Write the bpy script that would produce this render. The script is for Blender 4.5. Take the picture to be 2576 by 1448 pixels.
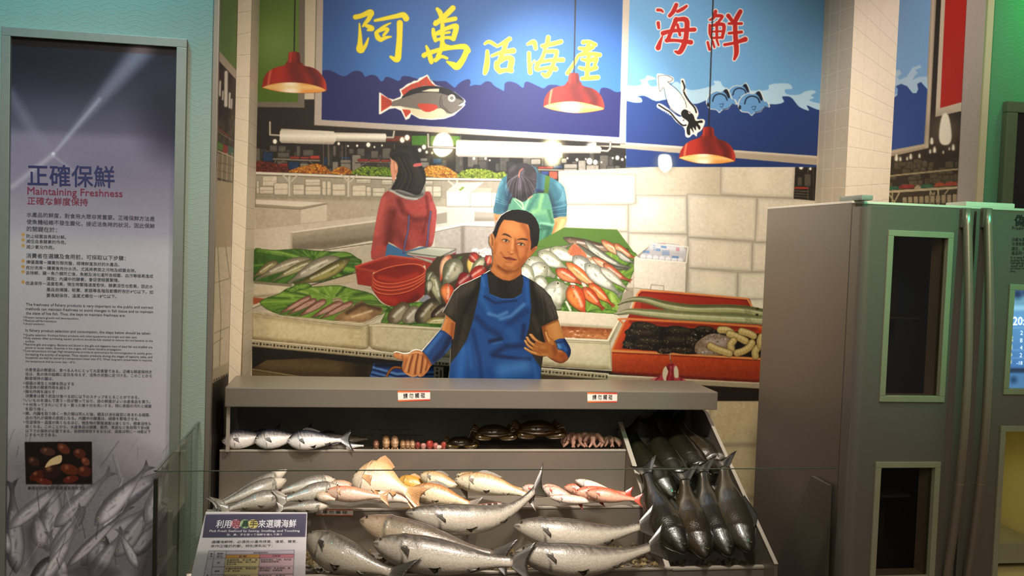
import bpy, bmesh, math, random
import numpy as np
from mathutils import Vector, Matrix
from mathutils.geometry import delaunay_2d_cdt
random.seed(7); RNG = np.random.default_rng(7)
for _o in list(bpy.data.objects): bpy.data.objects.remove(_o)
SC = bpy.context.scene; COL = SC.collection
# ---------------------------------------------------------------- camera
F, YAW, PIT, ROL, EYE = 2341.6, .16333, .04595, -.03543, 1.55
def _basis():
    f = np.array([math.sin(YAW)*math.cos(PIT), math.cos(YAW)*math.cos(PIT), -math.sin(PIT)])
    r = np.array([math.cos(YAW), -math.sin(YAW), 0]); u = np.cross(r, f)
    c, s = math.cos(ROL), math.sin(ROL)
    return np.array([c*r-s*u, s*r+c*u, f])
CB = _basis(); C0 = np.array([0, 0, EYE])
cam = bpy.data.cameras.new('camera'); cam.sensor_width = 36; cam.lens = F/2576*36; cam.clip_start = .05
camo = bpy.data.objects.new('camera', cam); COL.objects.link(camo)
camo.matrix_world = Matrix(((CB[0][0], CB[1][0], -CB[2][0], 0), (CB[0][1], CB[1][1], -CB[2][1], 0), (CB[0][2], CB[1][2], -CB[2][2], EYE), (0, 0, 0, 1)))
SC.camera = camo
# ---------------------------------------------------------------- view, world, lights
SC.view_settings.view_transform = 'Standard'; SC.view_settings.look = 'None'
SC.view_settings.gamma = 1; SC.view_settings.use_curve_mapping = False
SC.view_settings.exposure = 0.0
W = bpy.data.worlds.new('gallery_ambient'); SC.world = W; W.use_nodes = True
W.node_tree.nodes['Background'].inputs[0].default_value = (1, .86, .68, 1)
W.node_tree.nodes['Background'].inputs[1].default_value = .22
def light(name, kind, loc, target, energy, color, **k):
    d = bpy.data.lights.new(name, kind); d.energy = energy; d.color = color
    for a, v in k.items(): setattr(d, a, v)
    o = bpy.data.objects.new(name, d); COL.objects.link(o); o.location = loc
    o.rotation_euler = (Vector(target)-Vector(loc)).to_track_quat('-Z', 'Y').to_euler()
    return o
WARM = (1, .91, .8)
light('mural_spot', 'SPOT', (.9, 2.7, 3.2), (.92, 4.3, 1.98), 500, (.9, .93, 1), spot_size=.74, spot_blend=1.0, shadow_soft_size=.05)
light('mural_wash_spot', 'SPOT', (.9, 2.0, 3.4), (.9, 4.3, 1.35), 470, WARM, spot_size=1.4, spot_blend=.9, shadow_soft_size=.12)
light('counter_spot', 'SPOT', (.3, 2.35, 3.4), (.35, 3.4, .6), 330, (1, .88, .78), spot_size=.62, spot_blend=.9, shadow_soft_size=.03)
light('tray_spot', 'SPOT', (1.0, 2.2, 3.4), (.8, 3.25, .55), 210, (1, .88, .78), spot_size=.6, spot_blend=.9, shadow_soft_size=.03)
light('panel_spot', 'SPOT', (-.8, 1.5, 3.3), (-.95, 3.6, .9), 150, (1, .86, .74), spot_size=.95, spot_blend=1, shadow_soft_size=.1)
light('teal_wall_lamp', 'SPOT', (-1.05, 2.75, 3.5), (-1.1, 3.6, 2.5), 125, (.04, .62, .82), spot_size=1.6, spot_blend=1, shadow_soft_size=.1)
light('green_wall_lamp', 'SPOT', (2.95, 3.1, 3.35), (2.8, 3.75, 2.42), 130, (.02, .75, .16), spot_size=.9, spot_blend=1, shadow_soft_size=.1)
light('right_wall_spot', 'SPOT', (1.2, 2.3, 3.4), (2.57, 4.0, 2.25), 100, (1, .86, .82), spot_size=.55, spot_blend=1, shadow_soft_size=.1)
light('door_green_fill', 'SPOT', (2.2, 1.1, 3.2), (1.9, 2.75, 1.7), 170, (.04, .9, .45), spot_size=.5, spot_blend=1, shadow_soft_size=.1)  # added green fill, stands in for green reflections on the refrigerator door
light('room_lamp', 'AREA', (.4, -.6, 3.4), (.4, 2.5, 0.8), 40, (1, .82, .62), size=2.2)
# ---------------------------------------------------------------- rays
def ray(x, y):
    return ((x-1288)/F)*CB[0]+((724-y)/F)*CB[1]+CB[2]
def onP(x, y, p, n):
    d = ray(x, y); p = np.asarray(p, float); n = np.asarray(n, float)
    return C0+d*(np.dot(p-C0, n)/np.dot(d, n))
def onY(x, y, Y): return onP(x, y, (0, Y, 0), (0, 1, 0))
def onX(x, y, X): return onP(x, y, (X, 0, 0), (1, 0, 0))
def onZ(x, y, Z): return onP(x, y, (0, 0, Z), (0, 0, 1))
class Plane:
    """a real flat surface; maps points of the picture on it to world points, off = height above the surface"""
    def __init__(s, p, n):
        s.p = np.asarray(p, float); s.n = np.asarray(n, float)/np.linalg.norm(n)
    def pts(s, xy, off=0.0):
        xy = np.asarray(xy, float); q = s.p+s.n*off
        d = ((xy[:, :1]-1288)/F)*CB[0]+((724-xy[:, 1:2])/F)*CB[1]+CB[2]
        return C0+d*(((q-C0)@s.n)/(d@s.n))[:, None]
    def at(s, x, y, off=0.0): return s.pts([(x, y)], off)[0]
# ---------------------------------------------------------------- colour, materials
def lin(c):
    c = np.asarray(c, float)/255.0
    return np.where(c <= .04045, c/12.92, ((c+.055)/1.055)**2.4)
def hexc(h):
    if isinstance(h, str):
        h = h.lstrip('#'); return np.array([int(h[i:i+2], 16) for i in (0, 2, 4)], float)
    return np.asarray(h, float)
MATS = {}
def mat(name, color='888888', rough=.5, metal=0.0, noise=.12, scale=40, stretch=(1, 1, 1), bump=0.0, vcol=False, coat=0.0, emit=0.0, spec=.5, sheen=None):
    if name in MATS: return MATS[name]
    m = bpy.data.materials.new(name); m.use_nodes = True; nt = m.node_tree; b = nt.nodes['Principled BSDF']
    b.inputs['Roughness'].default_value = rough; b.inputs['Metallic'].default_value = metal
    b.inputs['Specular IOR Level'].default_value = spec
    if coat: b.inputs['Coat Weight'].default_value = coat; b.inputs['Coat Roughness'].default_value = .08
    tc = nt.nodes.new('ShaderNodeTexCoord'); mp = nt.nodes.new('ShaderNodeMapping'); mp.inputs['Scale'].default_value = stretch
    nz = nt.nodes.new('ShaderNodeTexNoise'); nz.inputs['Scale'].default_value = scale; nz.inputs['Detail'].default_value = 4
    nt.links.new(tc.outputs['Object'], mp.inputs[0]); nt.links.new(mp.outputs[0], nz.inputs['Vector'])
    rp = nt.nodes.new('ShaderNodeMapRange'); rp.inputs[3].default_value = 1-noise; rp.inputs[4].default_value = 1+noise
    rp.inputs[1].default_value = .3; rp.inputs[2].default_value = .7
    nt.links.new(nz.outputs[0], rp.inputs[0])
    mx = nt.nodes.new('ShaderNodeMix'); mx.data_type = 'RGBA'; mx.blend_type = 'MULTIPLY'; mx.inputs[0].default_value = 1
    if vcol:
        at = nt.nodes.new('ShaderNodeAttribute'); at.attribute_name = 'Col'; nt.links.new(at.outputs['Color'], mx.inputs[6])
    else:
        mx.inputs[6].default_value = (*lin(hexc(color)), 1)
    nt.links.new(rp.outputs[0], mx.inputs[7]); nt.links.new(mx.outputs[2], b.inputs['Base Color'])
    if bump:
        bp = nt.nodes.new('ShaderNodeBump'); bp.inputs['Strength'].default_value = bump; bp.inputs['Distance'].default_value = .002
        nt.links.new(nz.outputs[0], bp.inputs['Height']); nt.links.new(bp.outputs[0], b.inputs['Normal'])
    if emit:
        nt.links.new(mx.outputs[2], b.inputs['Emission Color']); b.inputs['Emission Strength'].default_value = emit
    MATS[name] = m; return m
# ---------------------------------------------------------------- objects
def link(name, me, parent=None, m=None):
    o = bpy.data.objects.new(name, me); COL.objects.link(o)
    if parent is not None: o.parent = parent
    if m is not None and me is not None: me.materials.append(m)
    return o
def tag(o, label=None, cat=None, group=None, kind=None):
    for k, v in (('label', label), ('category', cat), ('group', group), ('kind', kind)):
        if v: o[k] = v
    return o
def thing(name, label, cat, loc=(0, 0, 0), group=None):
    o = bpy.data.objects.new(name, None); COL.objects.link(o); o.location = loc; o.empty_display_size = .05
    bpy.context.view_layer.update() if False else None
    return tag(o, label, cat, group)
def obj(name, bm, m, parent=None, smooth=False, local=False):
    """one mesh object; bm is in world space, moved into the parent's space"""
    if parent is not None and not local:
        off = Vector((0, 0, 0)); p = parent
        while p is not None: off += p.location; p = p.parent
        bmesh.ops.translate(bm, verts=bm.verts, vec=-off)
    bmesh.ops.recalc_face_normals(bm, faces=bm.faces)
    me = bpy.data.meshes.new(name); bm.to_mesh(me); bm.free()
    if smooth:
        me.polygons.foreach_set('use_smooth', [True]*len(me.polygons))
    return link(name, me, parent, m)
def worldoff(parent):
    off = Vector((0, 0, 0)); p = parent
    while p is not None: off += p.location; p = p.parent
    return np.array(off)
def B(): return bmesh.new()
def box(bm, x0, x1, y0, y1, z0, z1, bev=0.0):
    r = bmesh.ops.create_cube(bm, size=1)
    for v in r['verts']:
        v.co = Vector(((x0+x1)/2+v.co.x*(x1-x0), (y0+y1)/2+v.co.y*(y1-y0), (z0+z1)/2+v.co.z*(z1-z0)))
    if bev:
        e = list({e for v in r['verts'] for e in v.link_edges})
        bmesh.ops.bevel(bm, geom=e, offset=bev, segments=2, affect='EDGES', profile=.7)
    return bm
def prism(bm, pts, vec, bev=0.0):
    """a flat outline (world points) pushed along vec"""
    a = [bm.verts.new(Vector(p)) for p in pts]; b = [bm.verts.new(Vector(p)+Vector(vec)) for p in pts]
    n = len(a); fs = [bm.faces.new(a), bm.faces.new(b[::-1])]
    for i in range(n): fs.append(bm.faces.new((a[i], b[i], b[(i+1) % n], a[(i+1) % n])))
    if bev:
        es = list({e for f in fs for e in f.edges})
        bmesh.ops.bevel(bm, geom=es, offset=bev, segments=2, affect='EDGES', profile=.7)
    return bm
def tube(bm, pts, rad, seg=10, caps=True, flat=None):
    pts = [Vector(p) for p in pts]; n = len(pts)
    rad = rad if hasattr(rad, '__len__') else [rad]*n
    rings = []; up = Vector((.13, .27, .95))
    for i, p in enumerate(pts):
        t = (pts[min(i+1, n-1)]-pts[max(i-1, 0)]).normalized()
        a = t.cross(up)
        if a.length < 1e-4: a = t.cross(Vector((1, 0, 0)))
        a.normalize(); b = a.cross(t)
        rings.append([bm.verts.new(p+(a*math.cos(2*math.pi*k/seg)+b*math.sin(2*math.pi*k/seg)*(flat or 1))*rad[i]) for k in range(seg)])
    for i in range(n-1):
        for k in range(seg):
            bm.faces.new((rings[i][k], rings[i][(k+1) % seg], rings[i+1][(k+1) % seg], rings[i+1][k]))
    if caps: bm.faces.new(rings[0][::-1]); bm.faces.new(rings[-1])
    return bm
def catmull(pts, sub=6, closed=True):
    P = np.asarray(pts, float); n = len(P); out = []
    rng = range(n) if closed else range(n-1)
    for i in rng:
        if closed: p0, p1, p2, p3 = P[i-1], P[i], P[(i+1) % n], P[(i+2) % n]
        else: p0, p1, p2, p3 = P[max(i-1, 0)], P[i], P[i+1], P[min(i+2, n-1)]
        for k in range(sub):
            t = k/sub
            out.append(.5*((2*p1)+(-p0+p2)*t+(2*p0-5*p1+4*p2-p3)*t*t+(-p0+3*p1-3*p2+p3)*t**3))
    if not closed: out.append(P[-1])
    return np.array(out)
# ---------------------------------------------------------------- painting (pigment of the flat pictures in the room)
def seg_dist(X, Y, pts):
    d = None
    pts = np.asarray(pts, float)
    if len(pts) == 1: return np.hypot(X-pts[0, 0], Y-pts[0, 1])
    for (ax, ay), (bx, by) in zip(pts[:-1], pts[1:]):
        vx, vy = bx-ax, by-ay; L = vx*vx+vy*vy+1e-9
        t = np.clip(((X-ax)*vx+(Y-ay)*vy)/L, 0, 1)
        e = np.hypot(X-ax-t*vx, Y-ay-t*vy)
        d = e if d is None else np.minimum(d, e)
    return d
class Canvas:
    def __init__(s, x0, y0, x1, y1, r=1.0, bg='888888'):
        s.x0, s.y0, s.r = x0, y0, r; s.w = int((x1-x0)/r)+1; s.h = int((y1-y0)/r)+1
        s.a = np.empty((s.h, s.w, 3), np.float32); s.a[:] = hexc(bg)
        s.m = None
    def sl(s, x0, y0, x1, y1):
        i0 = max(0, int((x0-s.x0)/s.r)); i1 = min(s.w, int((x1-s.x0)/s.r)+2)
        j0 = max(0, int((y0-s.y0)/s.r)); j1 = min(s.h, int((y1-s.y0)/s.r)+2)
        if i1 <= i0 or j1 <= j0: return None
        Y, X = np.mgrid[j0:j1, i0:i1].astype(np.float32)
        return (slice(j0, j1), slice(i0, i1)), X*s.r+s.x0, Y*s.r+s.y0
    def blend(s, S, col, m):
        s.a[S] += (hexc(col).astype(np.float32)-s.a[S])*m[..., None]
    def fill(s, pts, col, sm=0, soft=.8, a=1.0, lg=None, ab=(), nz=0, clip=False):
        P = catmull(pts, sm) if sm else np.asarray(pts, float)
        p = soft+2
        q = s.sl(P[:, 0].min()-p, P[:, 1].min()-p, P[:, 0].max()+p, P[:, 1].max()+p)
        if q is None: s.m = None; return s
        S, X, Y = q; ins = np.zeros(X.shape, bool); Q = np.roll(P, -1, 0)
        for (ax, ay), (bx, by) in zip(P, Q):
            if ay != by:
                c = (ay > Y) != (by > Y); ins ^= c & (X < (bx-ax)*(Y-ay)/(by-ay)+ax)
        d = seg_dist(X, Y, np.vstack([P, P[:1]])); m = np.clip(.5+np.where(ins, d, -d)/(2*soft), 0, 1)*a
        if clip and s.m is not None:
            full = np.zeros((s.h, s.w), np.float32); full[s.m[0]] = s.m[1]; m = m*full[S]
            keep = s.m
        else: keep = None
        C = np.empty(X.shape+(3,), np.float32); C[:] = hexc(col)
        if lg:
            x0, y0, x1, y1, c2 = lg; vx, vy = x1-x0, y1-y0
            t = np.clip(((X-x0)*vx+(Y-y0)*vy)/(vx*vx+vy*vy), 0, 1)[..., None]
            C += (hexc(c2)-C)*t
        s.a[S] += (C-s.a[S])*m[..., None]
        s.m = keep or (S, m)
        for t in ab: s.ab(*t)
        if nz: s.noise(nz)
        return s
    def ab(s, pts, r, col, a=.6, free=False, sm=0):
        """airbrush along pts, kept inside the last filled shape"""
        P = np.asarray(pts, float).reshape(-1, 2)
        if sm: P = catmull(P, sm, False)
        q = s.sl(P[:, 0].min()-r, P[:, 1].min()-r, P[:, 0].max()+r, P[:, 1].max()+r)
        if q is None: return s
        S, X, Y = q; t = np.clip(1-seg_dist(X, Y, P)/r, 0, 1); t = t*t*(3-2*t)*a
        if not free and s.m is not None:
            full = np.zeros((s.h, s.w), np.float32); full[s.m[0]] = s.m[1]; t = t*np.clip(full[S], 0, 1)
        s.blend(S, col, t); return s
    def line(s, pts, w, col, a=1.0, sm=0, soft=.7, clip=False):
        P = np.asarray(pts, float)
        if sm: P = catmull(P, sm, False)
        q = s.sl(P[:, 0].min()-w-2, P[:, 1].min()-w-2, P[:, 0].max()+w+2, P[:, 1].max()+w+2)
        if q is None: return s
        S, X, Y = q; t = np.clip(.5+(w/2-seg_dist(X, Y, P))/(2*soft), 0, 1)*a
        if clip and s.m is not None:
            full = np.zeros((s.h, s.w), np.float32); full[s.m[0]] = s.m[1]; t = t*full[S]
        s.blend(S, col, t); return s
    def el(s, cx, cy, rx, ry, col, rot=0, soft=.8, a=1.0, ab=(), clip=False):
        n = 20; c, q = math.cos(rot), math.sin(rot)
        P = [(cx+rx*math.cos(2*math.pi*k/n)*c-ry*math.sin(2*math.pi*k/n)*q, cy+rx*math.cos(2*math.pi*k/n)*q+ry*math.sin(2*math.pi*k/n)*c) for k in range(n)]
        return s.fill(P, col, soft=soft, a=a, ab=ab, clip=clip)
    def noise(s, amt, cell=5):
        if s.m is None: return s
        S, m = s.m; h, w = m.shape
        g = RNG.normal(size=(h//cell+3, w//cell+3)).astype(np.float32)
        jj = np.arange(h)/cell; ii = np.arange(w)/cell; j = jj.astype(int); i = ii.astype(int); fj = (jj-j)[:, None]; fi = (ii-i)[None]
        v = (g[j][:, i]*(1-fj)*(1-fi)+g[j+1][:, i]*fj*(1-fi)+g[j][:, i+1]*(1-fj)*fi+g[j+1][:, i+1]*fj*fi)
        s.a[S] = np.clip(s.a[S]+(v*amt*m)[..., None], 0, 255); return s
    def get(s, xy):
        xy = np.asarray(xy, float); i = np.clip((xy[:, 0]-s.x0)/s.r, 0, s.w-1.001); j = np.clip((xy[:, 1]-s.y0)/s.r, 0, s.h-1.001)
        i0 = i.astype(int); j0 = j.astype(int); fi = (i-i0)[:, None]; fj = (j-j0)[:, None]; A = s.a
        return A[j0, i0]*(1-fi)*(1-fj)+A[j0, i0+1]*fi*(1-fj)+A[j0+1, i0]*(1-fi)*fj+A[j0+1, i0+1]*fi*fj
def cmesh(name, V, faces, cols, m, parent=None):
    me = bpy.data.meshes.new(name)
    V = np.asarray(V)-(worldoff(parent) if parent is not None else 0)
    if isinstance(faces, np.ndarray):
        nf, k = faces.shape
        me.vertices.add(len(V)); me.vertices.foreach_set('co', V.astype(np.float32).ravel())
        me.loops.add(nf*k); me.loops.foreach_set('vertex_index', faces.astype(np.int32).ravel())
        me.polygons.add(nf); me.polygons.foreach_set('loop_start', np.arange(0, nf*k, k, dtype=np.int32))
        me.update(calc_edges=True)
    else: me.from_pydata([tuple(v) for v in V], [], faces)
    if cols is not None:
        at = me.color_attributes.new('Col', 'FLOAT_COLOR', 'POINT')
        c = np.ones((len(V), 4), np.float32); c[:, :3] = lin(np.clip(cols, 0, 255)); at.data.foreach_set('color', c.ravel())
    return link(name, me, parent, m)
PAINT = mat('painted_board', vcol=True, rough=.55, noise=.03, scale=90, spec=.3)
def grid_art(name, cv, pl, x0, y0, x1, y1, step, parent=None, off=0.0, m=None):
    xs = np.arange(x0, x1+step*.5, step); ys = np.arange(y0, y1+step*.5, step); nx, ny = len(xs), len(ys)
    Xg, Yg = np.meshgrid(xs, ys); xy = np.stack([Xg.ravel(), Yg.ravel()], 1)
    k = np.arange(nx*ny).reshape(ny, nx)
    f = np.stack([k[:-1, :-1].ravel(), k[1:, :-1].ravel(), k[1:, 1:].ravel(), k[:-1, 1:].ravel()], 1)
    return cmesh(name, pl.pts(xy, off), f, cv.get(xy), m or PAINT, parent)
def region_art(name, outline, cv, pl, parent, off, step=3.0, sm=0, m=None, thick=0.0, edge='d8d0c4'):
    P = catmull(outline, sm) if sm else np.asarray(outline, float)
    Q = []
    for a, b in zip(P, np.roll(P, -1, 0)):
        k = max(1, int(np.linalg.norm(b-a)/step))
        Q += [a+(b-a)*i/k for i in range(k)]
    P = np.array(Q)
    x0, y0 = P.min(0); x1, y1 = P.max(0)
    gx, gy = np.meshgrid(np.arange(x0, x1, step), np.arange(y0, y1, step)); gx[1::2] += step/2
    g = np.stack([gx.ravel(), gy.ravel()], 1)
    ins = np.zeros(len(g), bool)
    for (ax, ay), (bx, by) in zip(P, np.roll(P, -1, 0)):
        if ay != by:
            c = (ay > g[:, 1]) != (by > g[:, 1]); ins ^= c & (g[:, 0] < (bx-ax)*(g[:, 1]-ay)/(by-ay)+ax)
    g = g[ins]
    if len(g):
        d = seg_dist(g[:, 0], g[:, 1], np.vstack([P, P[:1]])); g = g[d > step*.5]
    n = len(P); allp = [Vector(p) for p in np.vstack([P, g])]
    v, e, f, *_ = delaunay_2d_cdt(allp, [(i, (i+1) % n) for i in range(n)], [list(range(n))], 1, 1e-4)
    xy = np.array([tuple(p) for p in v]); f = [tuple(t) for t in f]
    V = pl.pts(xy, off); cols = cv.get(xy)
    if thick:
        nb = len(V); be = {}
        for t in f:
            for a, b in zip(t, t[1:]+t[:1]): be[(a, b)] = 1
        rim = [(a, b) for (a, b) in be if (b, a) not in be]
        back = V-pl.n*thick
        ids = sorted({a for ab_ in rim for a in ab_}); mp = {}
        ev = []; ec = []
        for a in ids:
            mp[a] = nb+len(ev); ev.append(V[a]); ec.append(hexc(edge)); ev.append(back[a]); ec.append(hexc(edge))
        for a, b in rim: f.append((mp[b], mp[a], mp[a]+1, mp[b]+1))
        V = np.vstack([V, np.array(ev)]); cols = np.vstack([cols, np.array(ec)])
    return cmesh(name, V, f, cols, m or PAINT, parent)
# ---------------------------------------------------------------- lettering
def glyphs(s):
    cu = bpy.data.curves.new('lettering_curve', 'FONT'); cu.body = s; cu.resolution_u = 2
    ob = bpy.data.objects.new('lettering_curve', cu); COL.objects.link(ob)
    dg = bpy.context.evaluated_depsgraph_get()
    me = bpy.data.meshes.new_from_object(ob.evaluated_get(dg))
    V = np.array([tuple(v.co)[:2] for v in me.vertices]).reshape(-1, 2); Fc = [tuple(p.vertices) for p in me.polygons]
    bpy.data.meshes.remove(me); bpy.data.objects.remove(ob); bpy.data.curves.remove(cu)
    return V, Fc
class Lettering:
    """lines of writing on a plane, gathered as one lettering mesh per call of done()"""
    def __init__(s, pl, off): s.pl, s.off, s.V, s.F, s.n = pl, off, [], [], 0
    def put(s, txt, p0, p1, h=None, bold=0.0, sq=1.0):
        """baseline from picture point p0 to p1; h = height in picture px of a full character (default keeps the letter shape)"""
        V, Fc = glyphs(txt)
        if not len(V): return s
        x0, x1 = V[:, 0].min(), V[:, 0].max(); a = s.pl.at(*p0, s.off); b = s.pl.at(*p1, s.off)
        ex = (b-a)/(x1-x0); up = np.cross(s.pl.n, ex); up /= np.linalg.norm(up)
        if up[2] < 0: up = -up
        if h is None: k = np.linalg.norm(ex)*sq
        else: k = np.linalg.norm(s.pl.at(p0[0], p0[1]-h, s.off)-a)/.88
        reps = [(0, 0)] if not bold else [(0, 0), (bold, 0), (-bold, 0), (0, bold), (0, -bold)]
        for i, (dx, dy) in enumerate(reps):
            P = a+np.outer(V[:, 0]-x0+dx, ex)+np.outer(V[:, 1]+dy, up*k)+s.pl.n*(1e-5*i)
            s.V.append(P); s.F += [tuple(i2+s.n for i2 in f) for f in Fc]; s.n += len(P)
        return s
    def done(s, name, m, parent):
        return cmesh(name, np.vstack(s.V), s.F, None, m, parent)
# ---------------------------------------------------------------- the room
YM = 4.3                                   # painted back wall
def struct(name, bm, m, smooth=False):
    o = obj(name, bm, m, None, smooth); o['kind'] = 'structure'; return o
CREAM = mat('cream_plaster', 'd6c6ac', .7, noise=.04, scale=8)
PLASTER = mat('grey_plaster', 'b3a6a2', .8, noise=.05, scale=120, bump=.25)
STEEL = mat('brushed_steel', '8f877b', .34, .6, noise=.05, scale=60, stretch=(1, 30, 30))
STEELD = mat('satin_steel', '8f867b', .34, .6, noise=.05, scale=50, stretch=(1, 30, 30))
FLOORM = mat('stone_floor', '5a5048', .45, noise=.1, scale=6)
CEILM = mat('dark_ceiling', '3a3632', .9, noise=.05, scale=5)
def wavy(name, col, hi):
    m = bpy.data.materials.new(name); m.use_nodes = True; nt = m.node_tree; b = nt.nodes['Principled BSDF']; N = nt.nodes.new
    tc = N('ShaderNodeTexCoord'); sp = N('ShaderNodeSeparateXYZ'); nt.links.new(tc.outputs['Object'], sp.inputs[0])
    def mth(op, a, b2=None):
        n = N('ShaderNodeMath'); n.operation = op
        for i, v in enumerate((a, b2)):
            if v is None: continue
            if hasattr(v, 'links'): nt.links.new(v, n.inputs[i])
            else: n.inputs[i].default_value = v
        return n.outputs[0]
    nz = N('ShaderNodeTexNoise'); nz.inputs['Scale'].default_value = 7; nt.links.new(tc.outputs['Object'], nz.inputs['Vector'])
    ph = mth('ADD', mth('MULTIPLY', sp.outputs[0], 78.0), mth('MULTIPLY', nz.outputs[0], 7.0))
    z = mth('ADD', sp.outputs[2], mth('MULTIPLY', mth('SINE', ph), .0075))
    fr = mth('FRACT', mth('MULTIPLY', z, 55.0))
    tri = mth('ABSOLUTE', mth('SUBTRACT', fr, .5))
    ln = N('ShaderNodeMapRange'); ln.inputs[1].default_value = .06; ln.inputs[2].default_value = .0; nt.links.new(tri, ln.inputs[0])
    mx = N('ShaderNodeMix'); mx.data_type = 'RGBA'; mx.inputs[6].default_value = (*lin(hexc(col)), 1); mx.inputs[7].default_value = (*lin(hexc(hi)), 1)
    nt.links.new(mth('MULTIPLY', ln.outputs[0], .6), mx.inputs[0]); nt.links.new(mx.outputs[2], b.inputs['Base Color'])
    bp = N('ShaderNodeBump'); bp.inputs['Distance'].default_value = .0015; bp.inputs['Strength'].default_value = .6
    nt.links.new(ln.outputs[0], bp.inputs['Height']); nt.links.new(bp.outputs[0], b.inputs['Normal'])
    b.inputs['Roughness'].default_value = .55
    return m
TEAL_LIT = wavy('teal_lit_wave_wallcovering', '8d9b8e', 'a9b1a2')  # pale covering, some of the teal lamp's light mixed into its colour
GREEN_LIT = wavy('green_lit_wave_wallcovering', '5c9878', '86b094')  # pale covering too, the green lamp's light is put into its base colour
CZ = 3.6
mural_pl = Plane((0, YM, 0), (0, -1, 0))
XL = onY(653, 0, YM)[0]; XR = onY(2075, 0, YM)[0]
NL = (XL, 3.975); NR = (XR, 4.015)          # near corners of the two pillars
def slant(x, y, near, sgn):
    n = np.array([-sgn*.5, -math.cos(math.pi/6), 0]); return onP(x, y, (near[0], near[1], 0), n), n
PLW, nLf = slant(594, 200, NL, -1); PRW, nRf = slant(2262, 0, NR, 1)
left_face = Plane((NL[0], NL[1], 0), nLf); right_face = Plane((NR[0], NR[1], 0), nRf)
leftR = Plane((XL, 0, 0), (1, 0, 0)); rightL = Plane((XR, 0, 0), (-1, 0, 0))
XWL = PLW[0]-.002; XWR = PRW[0]+.002
YT = onX(549, 127, XWL)[1]; YG = onX(2431, 0, XWR)[1]
bm = B(); box(bm, XWL-.3, XWR+.3, YM+.012, YM+.15, 0, CZ); struct('wall_back', bm, CREAM)
bm = B(); box(bm, XWL-.14, XWL-.006, YT+.02, YM+.01, 0, CZ); struct('wall_left', bm, CREAM)
bm = B(); box(bm, XWR+.006, XWR+.14, YG+.02, YM+.01, 0, CZ); struct('wall_right', bm, CREAM)
xt = onY(537, 0, YT)[0]
bm = B(); box(bm, -4.2, xt, YT, YT+.12, 0, CZ); struct('wall_front_left', bm, TEAL_LIT)
bm = B(); box(bm, xt+.001, onY(553, 0, YT)[0], YT-.004, YT+.02, 0, CZ, .003); struct('trim_1', bm, STEEL)
xg = onY(2479, 30, YG)[0]
bm = B(); box(bm, onY(2432, 0, YG)[0], xg, YG-.002, YG+.02, 0, CZ); struct('trim_2', bm, PLASTER)
bm = B(); box(bm, xg, 5.2, YG+.03, YG+.12, 0, CZ); struct('wall_front_right', bm, GREEN_LIT)
bm = B(); box(bm, -5, 6, -3, 5, -.1, 0); struct('floor', bm, FLOORM)
bm = B(); box(bm, -5, 6, 2.9, 5, CZ, CZ+.1); struct('ceiling', bm, CEILM)
# pillars with painted tile joints
TILE = mat('painted_tiles', vcol=True, rough=.45, noise=.03, scale=30, stretch=(6, 6, 1))
def pillar(name, near, wall, sgn, face, side, cvf, cvs, fx, sx):
    bm = B()
    pts = [(near[0], near[1]), (wall[0], wall[1]), (wall[0], YM), (near[0], YM)]
    prism(bm, [(x, y, 0) for x, y in pts], (0, 0, CZ))
    o = struct(name, bm, CREAM)
    for cv, pl, (a, b, c, d), zz in ((cvf, face, fx, 'tile_facing'), (cvs, side, sx, 'tile_facing')):
        P = [(a, -160), (b, -160), (d, 1460), (c, 1460)]
        region_art(zz, P, cv, pl, o, .0012, 1.7, m=TILE)
    return o
# left pillar: slanted front face, receding side face
def xat(x0, x1, y): return x0+(x1-x0)*y/960.0
cv = Canvas(560, -170, 670, 1470, 1, 'd3c4ab')
cv.fill([(560, -170), (640, -170), (640, 1470), (560, 1470)], 'd8c8ae', nz=2)
def lj(y0l, y0r):
    cv.line([(xat(599, 574, y0l), y0l), (xat(633, 610, y0r), y0r)], 1.2, '9c8d74'); cv.line([(xat(599, 574, y0l), y0l+1.6), (xat(633, 610, y0r), y0r+1.6)], 1.2, 'eadfc8')
for l, r in ((-22, -33), (33, 27), (88, 81), (140, 137), (194, 192), (245, 247), (297, 305), (350, 359), (404, 418), (453, 470), (506, 522), (557, 576), (608, 630), (661, 684), (712, 739), (764, 790), (814, 845), (866, 898), (917, 950), (968, 1002)):
    lj(l, r)
cvL = cv
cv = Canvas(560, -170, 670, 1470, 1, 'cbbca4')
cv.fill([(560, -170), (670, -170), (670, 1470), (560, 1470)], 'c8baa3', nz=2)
for yr, yl in ((27, 63), (81, 115), (137, 167), (192, 218), (247, 269), (305, 322), (359, 373), (418, 424), (470, 475), (522, 527), (576, 576), (630, 627), (684, 678), (739, 730), (790, 776), (845, 829), (898, 880), (950, 931)):
    a, b = (xat(633, 610, yr), yr), (xat(655, 632, yl), yl)
    cv.line([a, b], 1.2, '85765e'); cv.line([(a[0], a[1]+1.6), (b[0], b[1]+1.6)], 1.2, 'e2d7c0')
for f in (.35, .7):
    cv.line([(633+22*f, -170), (633+22*f-23, 420)], .8, 'b3a58c', .8)
pillar('pillar', NL, PLW, -1, left_face, leftR, cvL, cv, (603, 637, 562, 596), (637, 659, 596, 618))
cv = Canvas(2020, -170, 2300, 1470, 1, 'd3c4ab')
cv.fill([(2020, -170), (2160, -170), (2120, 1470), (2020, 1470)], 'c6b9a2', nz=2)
cvA = Canvas(2040, -170, 2300, 1470, 1, 'd9c9ae'); cvA.fill([(2040, -170), (2300, -170), (2300, 1470), (2040, 1470)], 'dacab0', nz=2)
ys_l = [(40, 13), (94, 64), (139, 116), (191, 169), (236, 218), (283, 268), (331, 317), (376, 368), (425, 420), (472, 469), (520, 521), (-14, -38), (566, 570)]
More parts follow.
